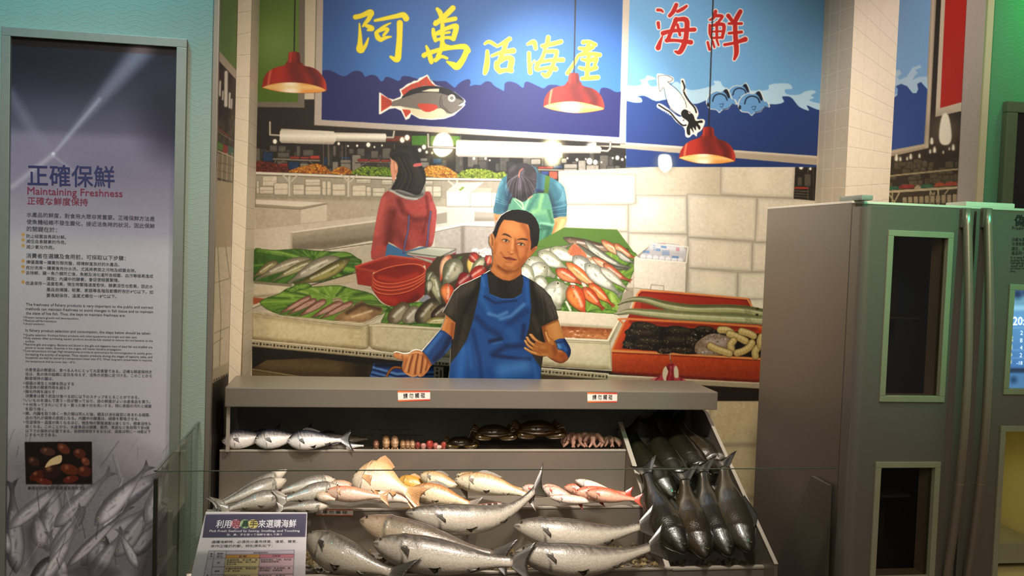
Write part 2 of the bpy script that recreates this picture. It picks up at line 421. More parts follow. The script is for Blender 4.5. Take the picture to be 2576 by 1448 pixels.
for yl, yr in ys_l:
    xl, xr = 2075-.038*yl, 2149-.048*yr
    cv.line([(xl, yl), (xr, yr)], 1.3, 'b5a78e'); cv.line([(xl, yl+1.5), (xr, yr+1.5)], 1.2, 'e9dfca')
    xe = 2261-.055*yr; ye = yr+(118-.247*(yr+38))
    cvA.line([(xr, yr), (xe, ye)], 1.2, 'a0917a'); cvA.line([(xr, yr+1.6), (xe, ye+1.6)], 1.2, 'e6dac3')
for x in (2097, 2122): cv.line([(x, -170), (x-.043*1600, 1430)], 1.3, 'ded3bd')
for x in (2190, 2226): cvA.line([(x, -170), (x-.05*1600, 1430)], .8, 'c3b49c', .7)
pillar('pillar', NR, PRW, 1, right_face, rightL, cvA, cv, (2158, 2272, 2078, 2190), (2081, 2158, 2018, 2078))
# ---------------------------------------------------------------- the counter
Y1, Y2, Y3 = 3.6, 3.325, 2.99
Z1, Z2, Z3 = .739, .588, .47
CXL, CXD, CXR = -.5, 1.091, 1.447
YC, YCB, ZC, ZCU = 3.55, 3.86, .987, .914
LIP = mat('steel_lip', 'c9c0b2', .3, .55, noise=.03, scale=60)
counter = thing('display_counter', 'stepped brushed steel seafood counter with canopy shelf and sloping side bin, before the mural', 'counter', (.47, 3.4, 0))
bm = B(); box(bm, -.478, 1.443, YC, YCB, ZCU, ZC, .004); obj('canopy', bm, STEEL, counter)
bm = B(); box(bm, CXL, CXR, YCB-.03, YCB-.01, 0, ZCU); obj('back_panel', bm, mat('dark_back_panel', '565c58', .45, .3, noise=.05, scale=20), counter)
def tier(name, yf, yb, zl, zf, zb, x0, x1):
    bm = B(); box(bm, x0, x1, yf, yf+.012, zb, zl, .002); box(bm, x0, x1, yf+.012, yb, zf-.012, zf); o = obj(name, bm, STEELD, counter)
    bm = B(); box(bm, x0, x1, yf-.002, yf+.013, zl-.004, zl+.003, .0015); obj('lip', bm, LIP, o)
tier('shelf', Y1, YCB-.03, Z1, Z1-.008, Z2-.05, CXL, CXD-.008)
tier('shelf', Y2, Y1, Z2, Z2-.03, Z3-.06, CXL, CXD-.008)
tier('shelf', Y3, Y2, Z3, Z3-.04, 0.0, CXL, CXD-.008)
bm = B(); box(bm, CXL-.015, CXL, Y3, YCB-.01, 0, Z3-.06); prism(bm, [(CXL-.015, Y3, Z3-.06), (CXL-.015, Y2, Z3-.06), (CXL-.015, Y2, Z3), (CXL-.015, Y3+.05, Z3)], (.015, 0, 0))
obj('side_panel', bm, STEELD, counter)
bm = B(); box(bm, -.475, -.462, YC+.03, YC+.04, Z1, ZCU); obj('post', bm, LIP, counter)
d0 = onX(1681, 1431, CXD); d1 = onX(1560, 1062, CXD)
def wallstrip(X, a, b, t):
    bm = B(); prism(bm, [(X, a[1], a[2]), (X, b[1], b[2]), (X, b[1], 0.35), (X, a[1], .0)], (t, 0, 0)); return bm
o = obj('divider', wallstrip(CXD-.007, d0, d1, .014), STEELD, counter)
def strip(bm, X, a, b, w, h):
    n = Vector((0, -(b[2]-a[2]), b[1]-a[1])).normalized()*h
    prism(bm, [(X, a[1], a[2]), (X, b[1], b[2]), (X, b[1]+n.y, b[2]+n.z), (X, a[1]+n.y, a[2]+n.z)], (w, 0, 0)); return bm
obj('lip', strip(B(), CXD-.009, d0, d1, .018, .004), LIP, o)
e0 = onX(1952.6, 1420, CXR); e1 = onX(1776, 1036, CXR)
bm = B(); prism(bm, [(CXR-.006, *q) for q in ((e0[1], e0[2]), (e1[1], e1[2]), (YCB-.01, ZCU), (YCB-.01, 0), (e0[1], 0))], (.012, 0, 0)); o = obj('bin_side', bm, STEELD, counter)
obj('lip', strip(B(), CXR-.007, e0, e1, .014, .004), LIP, o)
dd = Vector((0, d1[1]-d0[1], d1[2]-d0[2])); bn = Vector((0, -dd.z, dd.y)).normalized()
BIN0 = Vector((0, d0[1], d0[2]))-bn*.09; BIN1 = Vector((0, d1[1]+.02, d1[2]))-bn*.09
bm = B(); prism(bm, [(CXD+.008, BIN0.y, BIN0.z), (CXR-.007, BIN0.y, BIN0.z), (CXR-.007, BIN1.y, BIN1.z), (CXD+.008, BIN1.y, BIN1.z)], tuple(-bn*.01)); obj('bin_floor', bm, LIP, counter)
bm = B(); box(bm, CXD-.009, CXR+.006, d0[1]-.006, d0[1]+.008, 0, d0[2]); o = obj('bin_front', bm, STEELD, counter)
bm = B(); box(bm, CXD-.009, CXR+.006, d0[1]-.008, d0[1]+.012, d0[2]-.003, d0[2]+.006, .002); obj('lip', bm, LIP, o)
# ---------------------------------------------------------------- glass guard
def glass(name, tint=(1, 1, 1)):
    m = bpy.data.materials.new(name); m.use_nodes = True; nt = m.node_tree; nt.nodes.remove(nt.nodes['Principled BSDF'])
    out = nt.nodes['Material Output']; t = nt.nodes.new('ShaderNodeBsdfTransparent'); g = nt.nodes.new('ShaderNodeBsdfGlossy'); x = nt.nodes.new('ShaderNodeMixShader'); f = nt.nodes.new('ShaderNodeFresnel')
    nz = nt.nodes.new('ShaderNodeTexNoise'); nz.inputs['Scale'].default_value = 3; rm = nt.nodes.new('ShaderNodeMapRange'); rm.inputs[3].default_value = .01; rm.inputs[4].default_value = .03
    nt.links.new(nz.outputs[0], rm.inputs[0]); nt.links.new(rm.outputs[0], g.inputs['Roughness'])
    t.inputs[0].default_value = (*tint, 1); f.inputs[0].default_value = 1.5
    nt.links.new(f.outputs[0], x.inputs[0]); nt.links.new(t.outputs[0], x.inputs[1]); nt.links.new(g.outputs[0], x.inputs[2]); nt.links.new(x.outputs[0], out.inputs[0]); return m
CLEAR = glass('clear_glass', (.97, .985, .975)); TINT = glass('greenish_glass', (.9, .92, .8)); GEDGE = mat('polished_glass_edge', '3d4f45', .15, 0, noise=.1, scale=30, coat=.5)
GY, GX0, GX1, GZ = 2.75, -.557, 1.53, .87
guard = thing('glass_guard', 'clear glass guard with green edges standing in front of the seafood counter', 'glass panel', (.5, GY, 0))
bm = B(); v = [bm.verts.new(p) for p in ((GX0, GY, 0), (GX1, GY, 0), (GX1, GY, GZ), (GX0, GY, GZ))]; bm.faces.new(v); o = obj('front_pane', bm, CLEAR, guard)
bm = B(); box(bm, GX0, GX1, GY, GY+.004, GZ, GZ+.0025); obj('edge', bm, GEDGE, o)
bm = B(); box(bm, GX0-.004, GX0+.008, GY-.003, GY+.01, 0, GZ-.02, .002); obj('corner_seal', bm, mat('dark_seal', '23291f', .4, noise=.1), guard)
gb = onX(503, 1066, GX0)[1]
bm = B(); v = [bm.verts.new(p) for p in ((GX0, GY+.01, 0), (GX0, gb, 0), (GX0, gb, GZ), (GX0, GY+.01, GZ))]; bm.faces.new(v); o = obj('side_pane', bm, TINT, guard)
bm = B(); box(bm, GX0-.004, GX0+.004, GY, gb, GZ, GZ+.004); obj('edge', bm, GEDGE, o)
bm = B(); box(bm, GX0-.005, GX0+.005, gb, gb+.006, 0, GZ+.004); obj('edge', bm, mat('pale_glass_edge', '8a8f5e', .2, noise=.1), o)
cheek = Plane((1.542, 0, 0), (-1, 0, 0))
bm = B(); prism(bm, cheek.pts([(2041, 1197), (2084, 1220), (2070, 1600), (1900, 1600), (1958, 1410)]), (.012, 0, 0)); tag(obj('end_panel', bm, mat('end_panel_steel', '6e675d', .5, .5, noise=.05, scale=40), None), 'slanted steel end panel standing between the counter and the refrigerator', 'panel')
# ---------------------------------------------------------------- refrigerator
FX, FY0, FYD, FY1, FZ = 1.563, 2.72, 2.8, 3.43, 1.724
FW = 1.16
GREYM = mat('fridge_side', '83796f', .4, .55, noise=.04, scale=150)
DOORM = mat('fridge_door', '77726a', .36, .35, noise=.04, scale=150)
FRAMEM = mat('window_frame_plastic', '96967c', .5, noise=.04, scale=20)
DARKIN = mat('dark_interior', '2b261d', .6, noise=.1, scale=10); LINER = mat('niche_liner', 'b8a27e', .6, noise=.06, scale=10)
fridge = thing('refrigerator', 'tall grey double-door display refrigerator with glass windows and a screen, beside the counter', 'refrigerator', (FX+FW/2, 3.1, 0))
bm = B(); box(bm, FX, FX+.02, FYD, FY1, .02, FZ); box(bm, FX+.02, FX+FW, FY1-.02, FY1, .02, FZ); box(bm, FX+FW-.02, FX+FW, FYD, FY1-.02, .02, FZ); box(bm, FX+.02, FX+FW-.02, FYD, FY1-.02, FZ-.02, FZ); box(bm, FX+.02, FX+FW-.02, FYD, FY1-.02, .02, .06)
obj('body', bm, GREYM, fridge)
bm = B(); box(bm, FX-.001, FX+FW, FYD-.002, FY1+.004, FZ, FZ+.008, .002); obj('top_plate', bm, mat('white_top_plate', 'ded6c8', .5, noise=.03), fridge)
fp = Plane((0, FY0, 0), (0, -1, 0))
def wx(x, y): return onY(x, y, FY0)
xs = wx(2449, 560)[0]; xs2 = wx(2456, 560)[0]
def win(pts): a = np.array([wx(*p) for p in pts]); return a[:, 0].min(), a[:, 0].max(), a[:, 2].min(), a[:, 2].max()
def mid(a, b): return (a+b)/2
def winq(tl, tr, br, bl): P = [wx(*p) for p in (tl, tr, br, bl)]; return mid(P[0][0], P[3][0]), mid(P[1][0], P[2][0]), mid(P[2][2], P[3][2]), mid(P[0][2], P[1][2])
W1 = winq((2233, 578.6), (2396.6, 583.8), (2375, 1009.5), (2211, 1010.8)); W2 = winq((2202, 1161), (2364, 1160), (2349, 1462), (2186, 1465))
a = wx(2539, 714); b = wx(2521, 991); W3 = (mid(a[0], b[0]), mid(a[0], b[0])+.27, b[2], a[2])
a = wx(2514.5, 1070); b = wx(2493, 1470); W4 = (mid(a[0], b[0]), mid(a[0], b[0])+.29, b[2], a[2])
def door(x0, x1, wins, left):
    bm = B(); z0, z1 = .08, FZ-.012; y1 = FYD-.006
    X0 = min(w[0] for w in wins)+.012; X1 = max(w[1] for w in wins)-.012
    def slab(a, b, c, d, r=None):
        box(bm, a, b, FY0, y1, c, d)
    # outer stile with a rounded edge
    r = .028; n = 8
    arc = [(x0+r-r*math.cos(t*math.pi/2/n), FY0+r-r*math.sin(t*math.pi/2/n)) for t in range(n+1)] if left else [(x0, FY0)]
    prism(bm, [(x, y, z0) for x, y in arc+[(X0, FY0), (X0, y1), (x0, y1)]], (0, 0, z1-z0))
    slab(X1, x1, z0, z1)
    ws = sorted(wins, key=lambda w: w[2]); z = z0
    for w in ws:
        if w[2]+.012 > z: slab(X0, X1, z, w[2]+.012)
        if w[0]+.012 > X0+.001: slab(X0, w[0]+.012, w[2]+.012, w[3]-.012)
        if w[1]-.012 < X1-.001: slab(w[1]-.012, X1, w[2]+.012, w[3]-.012)
        z = w[3]-.012
    slab(X0, X1, z, z1)
    d = obj('door', bm, DOORM, fridge); return d
dr1 = door(FX, xs, [W1, W2], True); dr2 = door(xs2, FX+FW, [W3, W4], False)
def wframe(w, d, t=.019):
    bm = B(); x0, x1, z0, z1 = w
    for q in ((x0, x1, z1-t, z1), (x0, x1, z0, z0+t), (x0, x0+t, z0+t, z1-t), (x1-t, x1, z0+t, z1-t)): box(bm, q[0], q[1], FY0-.006, FY0+.02, q[2], q[3], .002)
    obj('window_frame', bm, FRAMEM, d)
for w, d in ((W1, dr1), (W2, dr1), (W3, dr2), (W4, dr2)): wframe(w, d)
def niche(w, depth, m, nm, par, back=None):
    x0, x1, z0, z1 = w[0]+.013, w[1]-.013, w[2]+.013, w[3]-.013; bm = B(); y0 = FY0+.02; y1 = FY0+depth; t = .004
    for q in ((x0-t, x0, y0, y1, z0, z1), (x1, x1+t, y0, y1, z0, z1), (x0, x1, y0, y1, z0-t, z0), (x0, x1, y0, y1, z1, z1+t)): box(bm, *q)
    if back: box(bm, x0-t, x1+t, y1, y1+t, z0-t, z1+t)
    return obj(nm, bm, m, par)
for w in (W1, W2):
    niche(w, .09, LINER, 'window_lining', dr1)
    bm = B(); box(bm, w[0], w[1], FY0+.3, FY0+.305, w[2], w[3]); zc = w[2]+(w[3]-w[2])*(.47 if w is W1 else .62); box(bm, w[0]+.02, w[1]-.02, FY0+.12, FY0+.3, zc, zc+.008); obj('inner_shelf', bm, DARKIN, fridge)
    bm = B(); v = [bm.verts.new(p) for p in ((w[0]+.015, FY0+.012, w[2]+.015), (w[1]-.015, FY0+.012, w[2]+.015), (w[1]-.015, FY0+.012, w[3]-.015), (w[0]+.015, FY0+.012, w[3]-.015))]; bm.faces.new(v); obj('window_pane', bm, CLEAR, dr1)
o = niche(W4, .34, mat('pale_compartment', 'cfc68c', .6, noise=.05, scale=10), 'lit_compartment', dr2, True)
bm = B(); box(bm, W4[0]+.02, W4[1]-.02, FY0+.12, FY0+.335, W4[2]+.09, W4[2]+.1); box(bm, W4[0]+.02, W4[1]-.02, FY0+.11, FY0+.12, W4[2]+.03, W4[2]+.1, .003); obj('drawer', bm, FRAMEM, o)
zl = W4[2]+(W4[3]-W4[2])*.735
bm = B(); box(bm, W4[0]+.016, W4[0]+.075, FY0+.2, FY0+.26, zl, zl+.012, .003); lp = obj('lamp_housing', bm, DARKIN, o)
bm = B(); box(bm, W4[0]+.02, W4[0]+.07, FY0+.21, FY0+.25, zl-.008, zl, .003); obj('lamp_tube', bm, mat('lit_tube', 'fff0b0', emit=14), lp)
# handles
def handle(px0, d, label=None):
    P = []; x0, z0, z1 = wx(px0, 526)[0], wx(px0-52, 1480)[2], wx(px0, 526)[2]
    for i in range(25):
        t = i/24; P.append((x0, FY0-.012-.05*math.sin(math.pi*t)**1.0, z0+(z1-z0)*t))
    bm = B(); tube(bm, P, .014, 12); h = obj('handle', bm, mat('handle_steel', 'a39a8a', .3, .7, noise=.04, scale=30, stretch=(1, 1, 6)), d, True)
    for k in (7, 17):
        bm = B(); tube(bm, [Vector(P[k])+Vector((0, 0, -.0012)), Vector(P[k])+Vector((0, 0, .0012))], .0146, 12); obj('ring', bm, mat('ring_metal', 'b0a58c', .3, .6, noise=.05), h)
    bm = B(); box(bm, x0-.016, x0+.016, FY0-.014, FY0+.004, z1-.06, z1+.004, .004); obj('handle_mount', bm, DOORM, h)
handle(2427, dr1); handle(2479, dr2)
a = onY(2121, 503, FYD+.1); b = onY(2185, 497, FY0+.02)
bm = B(); prism(bm, [(FX+.005, FY0+.03, FZ+.0085), (FX+.045, FY0+.03, FZ+.0085), (FX+.045, FYD+.09, FZ+.0085), (FX+.005, FYD+.09, FZ+.0085)], (0, 0, .017), .005); obj('hinge_cover', bm, mat('hinge_grey', '8f958c', .5, noise=.05), fridge)
a = onY(2425, 519, FYD+.02)[0]; b = onY(2548, 522, FYD+.02)[0]
bm = B(); box(bm, a, b, FYD+.01, FYD+.12, FZ+.0085, FZ+.024, .005); obj('hinge_cover', bm, mat('white_top_plate'), fridge)
# screen behind the upper window of the second door
scr = Plane((0, FY0+.018, 0), (0, -1, 0))
cv = Canvas(2500, 690, 2600, 1010, 1, '5f8fc0'); cv.fill([(2500, 690), (2600, 690), (2600, 1010), (2500, 1010)], '6b9bd0', lg=(2500, 740, 2500, 980, '3a67a6'))
cv.fill([(2500, 690), (2600, 690), (2600, 768), (2500, 768)], '6d93b8', ab=[([(2560, 740)], 22, '1c3152', .9), ([(2580, 735)], 14, '27426a', .9)])
cv.fill([(2500, 768), (2600, 768), (2600, 780), (2500, 780)], '8db6e0', soft=4)
for i, y in enumerate((832, 850, 869, 888, 907)): cv.fill([(2500, y-8), (2600, y-8), (2600, y-7), (2500, y-7)], '8fb9ee', a=.6); (i and cv.fill([(2541-i, y-3), (2548-i, y-3), (2548-i, y+8), (2541-i, y+8)], 'd8dcae'))
cv.fill([(2500, 925), (2600, 925), (2600, 937), (2500, 937)], '27384e', soft=2); cv.fill([(2500, 940), (2600, 940), (2600, 1010), (2500, 1010)], '4d77a8', ab=[([(2550, 955)], 16, '203a5c', .9)])
scro = region_art('screen', [(2530, 700), (2790, 700), (2780, 1005), (2512, 1005)], cv, scr, dr2, .002, 4, m=mat('screen_glow', vcol=True, emit=.75, noise=.02))
WHT = mat('screen_white', 'e8f4ff', emit=1.0, noise=.02)
L = Lettering(scr, .004); L.put('20:05', (2548, 817), (2602, 817), 26, .02); L.put('2', (2567, 842), (2573, 842)); L.put('8', (2566, 861), (2572, 861)); L.put('4', (2566, 879), (2572, 879)); L.put('2', (2565, 898), (2571, 898)); L.put('-18', (2557, 917), (2572, 917))
L.done('screen_digits', WHT, scro)
INK = mat('black_ink', '17161a', .6, noise=.05); L = Lettering(fp, .001)
L.put('偽裝', (2552, 566), (2606, 567), None, .025); L.put('Freshness', (2547, 577.5), (2592, 578)); L.done('title_lettering', INK, dr2); L = Lettering(fp, .001)
for y, s in ((606, '冷藏水產品'), (617, '冷凍魚類前'), (629, '選在，冰箱'), (640, '產品同一種')): L.put(s, (2545, y), (2588, y), 9)
for y, s in ((650, 'It is easy for'), (657, 'putting them'), (664, 'refrigerator'), (671, 'water will be'), (677, 'products may')): L.put(s, (2543, y), (2584, y))
L.put('safety.', (2541, 684), (2556, 684)); L.done('body_lettering', INK, dr2)
# ---------------------------------------------------------------- display panel on the green-lit wall
gw = Plane((0, YG+.03, 0), (0, -1, 0))
a = gw.at(2522, 256); x0, z1 = a[0], a[2]
panel = thing('wall_panel', 'dark screen panel with rounded grey-green frame on the green-lit wall behind the refrigerator', 'panel', (x0+.3, YG, z1-.5)); panel['kind'] = 'thing'
bm = B()
for q in ((x0, x0+.62, z1-.045, z1), (x0, x0+.05, z1-1.0, z1-.045), (x0+.57, x0+.62, z1-1.0, z1-.045), (x0, x0+.62, z1-1.045, z1-1.0)): box(bm, q[0], q[1], YG-.003, YG+.0295, q[2], q[3], .006)
obj('frame', bm, mat('panel_frame', '6d7a64', .4, .4, noise=.04), panel)
bm = B(); box(bm, x0+.05, x0+.57, YG+.012, YG+.022, z1-1.0, z1-.045); obj('dark_screen', bm, mat('dark_glass', '15151c', .12, noise=.1), panel)
# ---------------------------------------------------------------- the painted market (flat mural): pigment
ZN = dict(z3=(620, 0, 3.448), z4=(1200, 0, 3.291), z7=(620, 330, 3.914), z8=(620, 620, 3.963), m1=(1000, 500, 3.017), y2=(1300, 360, 3.963), y3=(1300, 640, 3.963),
          hd=(1200, 510, 6.895), h1=(960, 820, 9.05), h2=(1290, 780, 9.653), sq=(1600, 870, 12.065), gm=(1240, 390, 6.295), la=(640, 110, 10.345), lb=(1340, 160, 10.345), lc=(1680, 300, 11.14), z5=(1876, 0, 2.586), px=(0, 0, 1))
def Z(k, *p):
    x0, y0, s = ZN[k]; a = np.array(p, float).reshape(-1, 2); return a/s+np.array([x0, y0])
MU = Canvas(560, -130, 2110, 1420, 1.0, 'cdbfa5')
U = MU
OUT = []                                    # (part name, outline, step, parent key, key, label)
def part(name, outline, key=None, parent=None, label=None, step=4, sm=0): OUT.append((name, np.asarray(outline, float), step, parent, key, label, sm))
# distant market in the dark
U.fill([(560, 250), (2110, 250), (2110, 520), (560, 520)], '2c251d', nz=3)
R2 = random.Random(11)
def pbox(x0, y0, x1, y1, c, o='1d1813', w=1.6, r=2):
    pts = [(x0+r, y0), (x1-r, y0), (x1, y0+r), (x1, y1-r), (x1-r, y1), (x0+r, y1), (x0, y1-r), (x0, y0+r)]
    U.fill(pts, c, nz=5); c2 = hexc(c)
    U.ab([(x0, y1), (x1, y1)], 6, c2*.7, .7); U.ab([(x1, y0), (x1, y1)], 5, c2*.75, .5)
    U.line(pts+[pts[0]], w, o, .8)
for i in range(95):
    x = R2.uniform(640, 2000); w = R2.uniform(10, 34); h = R2.uniform(14, 60); y1 = R2.uniform(412, 446)+(x-640)*.012
    g = R2.uniform(52, 105); pbox(x, y1-h, x+w, y1, (g*1.02, g*.95, g*.82))
for z in ((228, 138, 306, 205), (312, 142, 390, 207), (306, 207, 424, 264), (556, 180, 664, 246), (492, 140, 532, 250), (1010, 170, 1058, 225), (1090, 168, 1166, 250), (1225, 190, 1300, 270), (1336, 165, 1426, 275), (1038, 232, 1130, 420), (845, 298, 905, 400), (925, 280, 1030, 318), (925, 316, 1030, 400), (850, 140, 885, 250), (525, 315, 612, 358), (1712, 263, 1785, 300), (1712, 302, 1800, 360)):
    a = Z('z7', z[:2], z[2:]); g = 128 if z[1] > 225 else 98; pbox(a[0][0], a[0][1], a[1][0], a[1][1], (g*1.03, g*.97, g*.86))
for z, c in (((160, 205, 262, 300), '1d3a5c'), ((410, 300, 520, 390), '1b3b5f'), ((928, 250, 1030, 278), '1f3f66'), ((325, 315, 410, 360), '8d2f20'), ((1375, 45, 1622, 105), '7d3220'), ((1625, 40, 1812, 145), '4a7d1d'), ((1812, 45, 2105, 145), '4f8222'), ((760, 260, 800, 330), '1d3a5c'), ((1835, 265, 1925, 320), '2a4a6e')):
    a = Z('z7', z[:2], z[2:]); pbox(a[0][0], a[0][1], a[1][0], a[1][1], c)
for z in ((470, 205, 605, 300), (612, 170, 690, 300), (692, 215, 820, 300), (465, 252, 605, 300), (1080, 218, 1205, 305), (1226, 182, 1310, 305), (1035, 245, 1080, 300), (1590, 265, 1720, 318), (895, 225, 975, 290), (1130, 120, 1205, 215), (1770, 200, 1862, 430), (1868, 330, 1965, 400), (1945, 270, 2022, 400), (140, 155, 240, 215), (445, 150, 500, 200)):
    a = Z('y2', z[:2], z[2:]); g = 150 if z[0] < 840 else 88; pbox(a[0][0], a[0][1], a[1][0], a[1][1], (g*1.03, g*.97, g*.86))
for z, c in (((848, 262, 943, 300), 'a34a22'), ((210, 232, 362, 256), 'b2452a'), ((365, 220, 460, 255), '33435f'), ((243, 272, 322, 325), '33487a'), ((322, 272, 408, 360), 'b9583a'), ((1860, 418, 2010, 500), '8c3f1c')):
    a = Z('y2', z[:2], z[2:]); pbox(a[0][0], a[0][1], a[1][0], a[1][1], c)
def lamp(x, y, r, halo='6b6350', c='f4efdf'):
    U.ab([(x, y)], r*2.6, halo, .75, free=True); U.el(x, y, r, r*1.15, c, soft=1)
for p in ((280, 100, 20), (908, 122, 12), (1000, 145, 8), (1090, 142, 10), (1200, 133, 20), (1335, 140, 8), (1260, 155, 8), (1535, 85, 24), (1582, 62, 24), (1748, 155, 20), (1706, 185, 16), (1775, 205, 12), (1828, 213, 10), (2240, 268, 12), (2355, 268, 10), (2395, 285, 7)):
    q = Z('z7', p[:2])[0]; lamp(q[0], q[1], p[2]/3.914)
for p in ((1003, 145, 18), (1093, 138, 13), (1222, 155, 12), (1315, 157, 12), (1355, 195, 16), (1052, 162, 11), (1122, 168, 8), (1270, 172, 9), (957, 148, 8), (1637, 187, 9), (1932, 220, 8), (2000, 225, 5), (725, 180, 27), (783, 190, 20), (600, 165, 12), (688, 158, 7), (505, 150, 8), (845, 190, 7), (1175, 190, 7)):
    q = Z('y2', p[:2])[0]; lamp(q[0], q[1], p[2]/3.963)
def ptable(k, pts, legs=(), c='8f8674', w=5):
    U.line(Z(k, *pts)+np.array([0, 2]), w*.8, '3a3226'); U.line(Z(k, *pts), w*.6, c)
    for l in legs: U.line(Z(k, *l), 2.2, '756c5b')
ptable('z7', [(265, 272), (720, 290)], ([(290, 275), (275, 330)], [(370, 285), (310, 330)], [(620, 290), (670, 340)])); ptable('z7', [(1075, 298), (1440, 305)], ([(1190, 300), (1120, 345)], [(1400, 305), (1420, 340)]))
for x0, x1, y in ((425, 525, 262), (530, 622, 264), (626, 722, 260), (1095, 1205, 288), (1210, 1320, 292), (1325, 1415, 294)):
    a = Z('z7', (x0, y-14), (x1, y+8)); pbox(a[0][0], a[0][1], a[1][0], a[1][1], 'a8402a', '5a2015')
a = Z('z7', (626, 240), (722, 275)); pbox(*a[0], *a[1], 'b8442c', '5a2015')
for x in (757, 803, 812, 942, 978, 1456, 2110): U.line(Z('z7', (x, 130 if x != 2110 else 40), (x+2, 330)), 1.4, '7d7462')
for a, b in (((215, 262), (460, 270)), ((1195, 332), (1740, 358))): ptable('y2', [a, b], (), '9a907c')
for l in ([(1405, 345), (1405, 425)], [(1470, 352), (1468, 425)], [(1360, 345), (1400, 395)], [(1545, 355), (1478, 420)], [(1800, 360), (1800, 430)]): U.line(Z('y2', *l), 2.4, '8a806c')
for i in range(26): q = Z('y2', (R2.choice([R2.uniform(1215, 1360), R2.uniform(1480, 1690)]), R2.uniform(312, 328)))[0]; U.el(q[0], q[1], 3, 2, 'c9c2b2')
# fruit
def pile(k, pts, cols, n, r, dark, sm=5):
    P = catmull(Z(k, *pts), sm); U.fill(P, dark); U.m_keep = U.m; M = U.m
    x0, y0 = P.min(0); x1, y1 = P.max(0)
    for i in range(n):
        x, y = R2.uniform(x0, x1), y0+(y1-y0)*i/n; rr = r*R2.uniform(.8, 1.2); c = hexc(R2.choice(cols))*R2.uniform(.82, 1.1)
        U.m = M; U.el(x, y, rr, rr*.9, np.clip(c*.62, 0, 255), clip=True); U.m = M
        U.el(x-rr*.15, y-rr*.22, rr*.75, rr*.62, np.clip(c, 0, 255), clip=True)
    U.m = M
    part('painted_fruit', P, None, 'stalls', None, 5)
part('painted_stalls', [(640, 280), (2070, 290), (2070, 512), (1980, 500), (1700, 475), (1560, 500), (1420, 440), (1270, 520), (1060, 515), (640, 490)], 'stalls', None, 'dim rows of painted market stalls and lamps', 6)
pile('z7', [(98, 400), (100, 300), (160, 295), (300, 320), (400, 360), (425, 400)], ['7a2c14', '8c3a1a', '682410'], 260, 3, '4a1a0c')
pile('z7', [(440, 405), (470, 370), (560, 345), (690, 320), (770, 345), (835, 410), (820, 418)], ['d98a1e', 'c8741a', 'e0a02a', 'b8621a'], 260, 3.6, '7a3c0c')
pile('z7', [(840, 418), (870, 375), (930, 350), (990, 360), (1040, 420)], ['d98a1e', 'c8741a', 'e0a02a', 'b8621a'], 120, 3.4, '7a3c0c')
pile('z7', [(1062, 425), (1080, 375), (1180, 345), (1290, 355), (1350, 350), (1440, 380), (1440, 440)], ['8aa81e', '6f9018', '9cb42a'], 300, 2.7, '2f4a0c')
pile('z7', [(1765, 440), (1770, 350), (1860, 338), (1960, 350), (2050, 400), (2085, 455)], ['e8a230', 'dc8e22', 'f0b448'], 260, 3, '9c5a10')
pile('z7', [(2100, 455), (2110, 400), (2180, 375), (2300, 370), (2400, 385), (2460, 410), (2540, 400), (2540, 468)], ['a4b432', '8a9e26', 'b4c040'], 300, 2.8, '4f6414')
pile('y2', [(1190, 440), (1190, 370), (1230, 370), (1300, 405), (1330, 440)], ['c4453a', 'd4584a', 'e07a6a'], 130, 2.4, '6a1a14')
pile('y2', [(1335, 442), (1340, 400), (1380, 395), (1430, 405), (1470, 415), (1500, 450)], ['5e8c22', '6f9c2c', '4c7a1c'], 26, 7, '2a4410')
pile('y2', [(1520, 455), (1530, 415), (1600, 420), (1640, 410), (1690, 440), (1690, 468)], ['5e8c22', '6f9c2c', '4c7a1c'], 26, 7, '2a4410')
pile('y2', [(1570, 420), (1600, 380), (1700, 395), (1860, 440), (1862, 478), (1690, 465), (1680, 420)], ['e0ae28', 'd49c1e', 'ecc040'], 180, 2.8, '8a5e0c')
U.fill(Z('y2', (1185, 440), (1880, 482), (1885, 500), (1185, 465)), 'a59c88'); U.line(Z('y2', (1185, 467), (1885, 502)), 2, '4a4236')
for x in (1465, 1490): U.line(Z('y2', (x, 450), (x, 515)), 2.4, '8a806c')
for x in (1195, 1265, 1330, 1510, 1580, 1650): a = Z('y2', (x, 482), (x+60, 515)); pbox(*a[0], *a[1], 'c4bba8', '5a5142')
# long white tables with boxes below
U.fill(Z('z7', (90, 398), (1450, 455), (2544, 470), (2544, 1000), (90, 1000)), 'a89c86', nz=3)
U.fill(Z('z7', (90, 398), (1450, 450), (2544, 468), (2544, 490), (1450, 475), (90, 425)), 'd9d0bd'); U.line(Z('z7', (90, 427), (1450, 477), (2544, 492)), 2.2, '6e6350')
bx = [(158, 440, 305, 545), (130, 545, 268, 620), (272, 510, 414, 630), (458, 522, 572, 632), (578, 470, 730, 540), (578, 540, 735, 632), (745, 488, 788, 636), (792, 490, 836, 636), (845, 518, 978, 640), (1042, 530, 1180, 645), (1080, 470, 1228, 515), (1180, 545, 1230, 645), (1242, 555, 1368, 648), (1330, 480, 1440, 530), (1760, 540, 1835, 650), (1835, 540, 1920, 650), (1760, 490, 1840, 530), (98, 485, 128, 620)]
for q in bx: a = Z('z7', q[:2], q[2:]); pbox(*a[0], *a[1], 'cfc3ab', '7d715c', 1.4); U.line([(a[0][0], (a[0][1]+a[1][1])/2), (a[1][0], (a[0][1]+a[1][1])/2)], 1, '8f836d')
for x in (428, 1010): U.fill(Z('z7', (x-14, 440), (x+14, 440), (x+14, 645), (x-14, 640)), 'cdc3ae', ab=[(Z('z7', (x+10, 440), (x+10, 640)), 4, '8f846e', .7)]); U.line(Z('z7', (x-75, 425), (x-12, 490)), 4, 'c2b8a2'); U.line(Z('z7', (x+75, 430), (x+12, 495)), 4, 'c2b8a2')
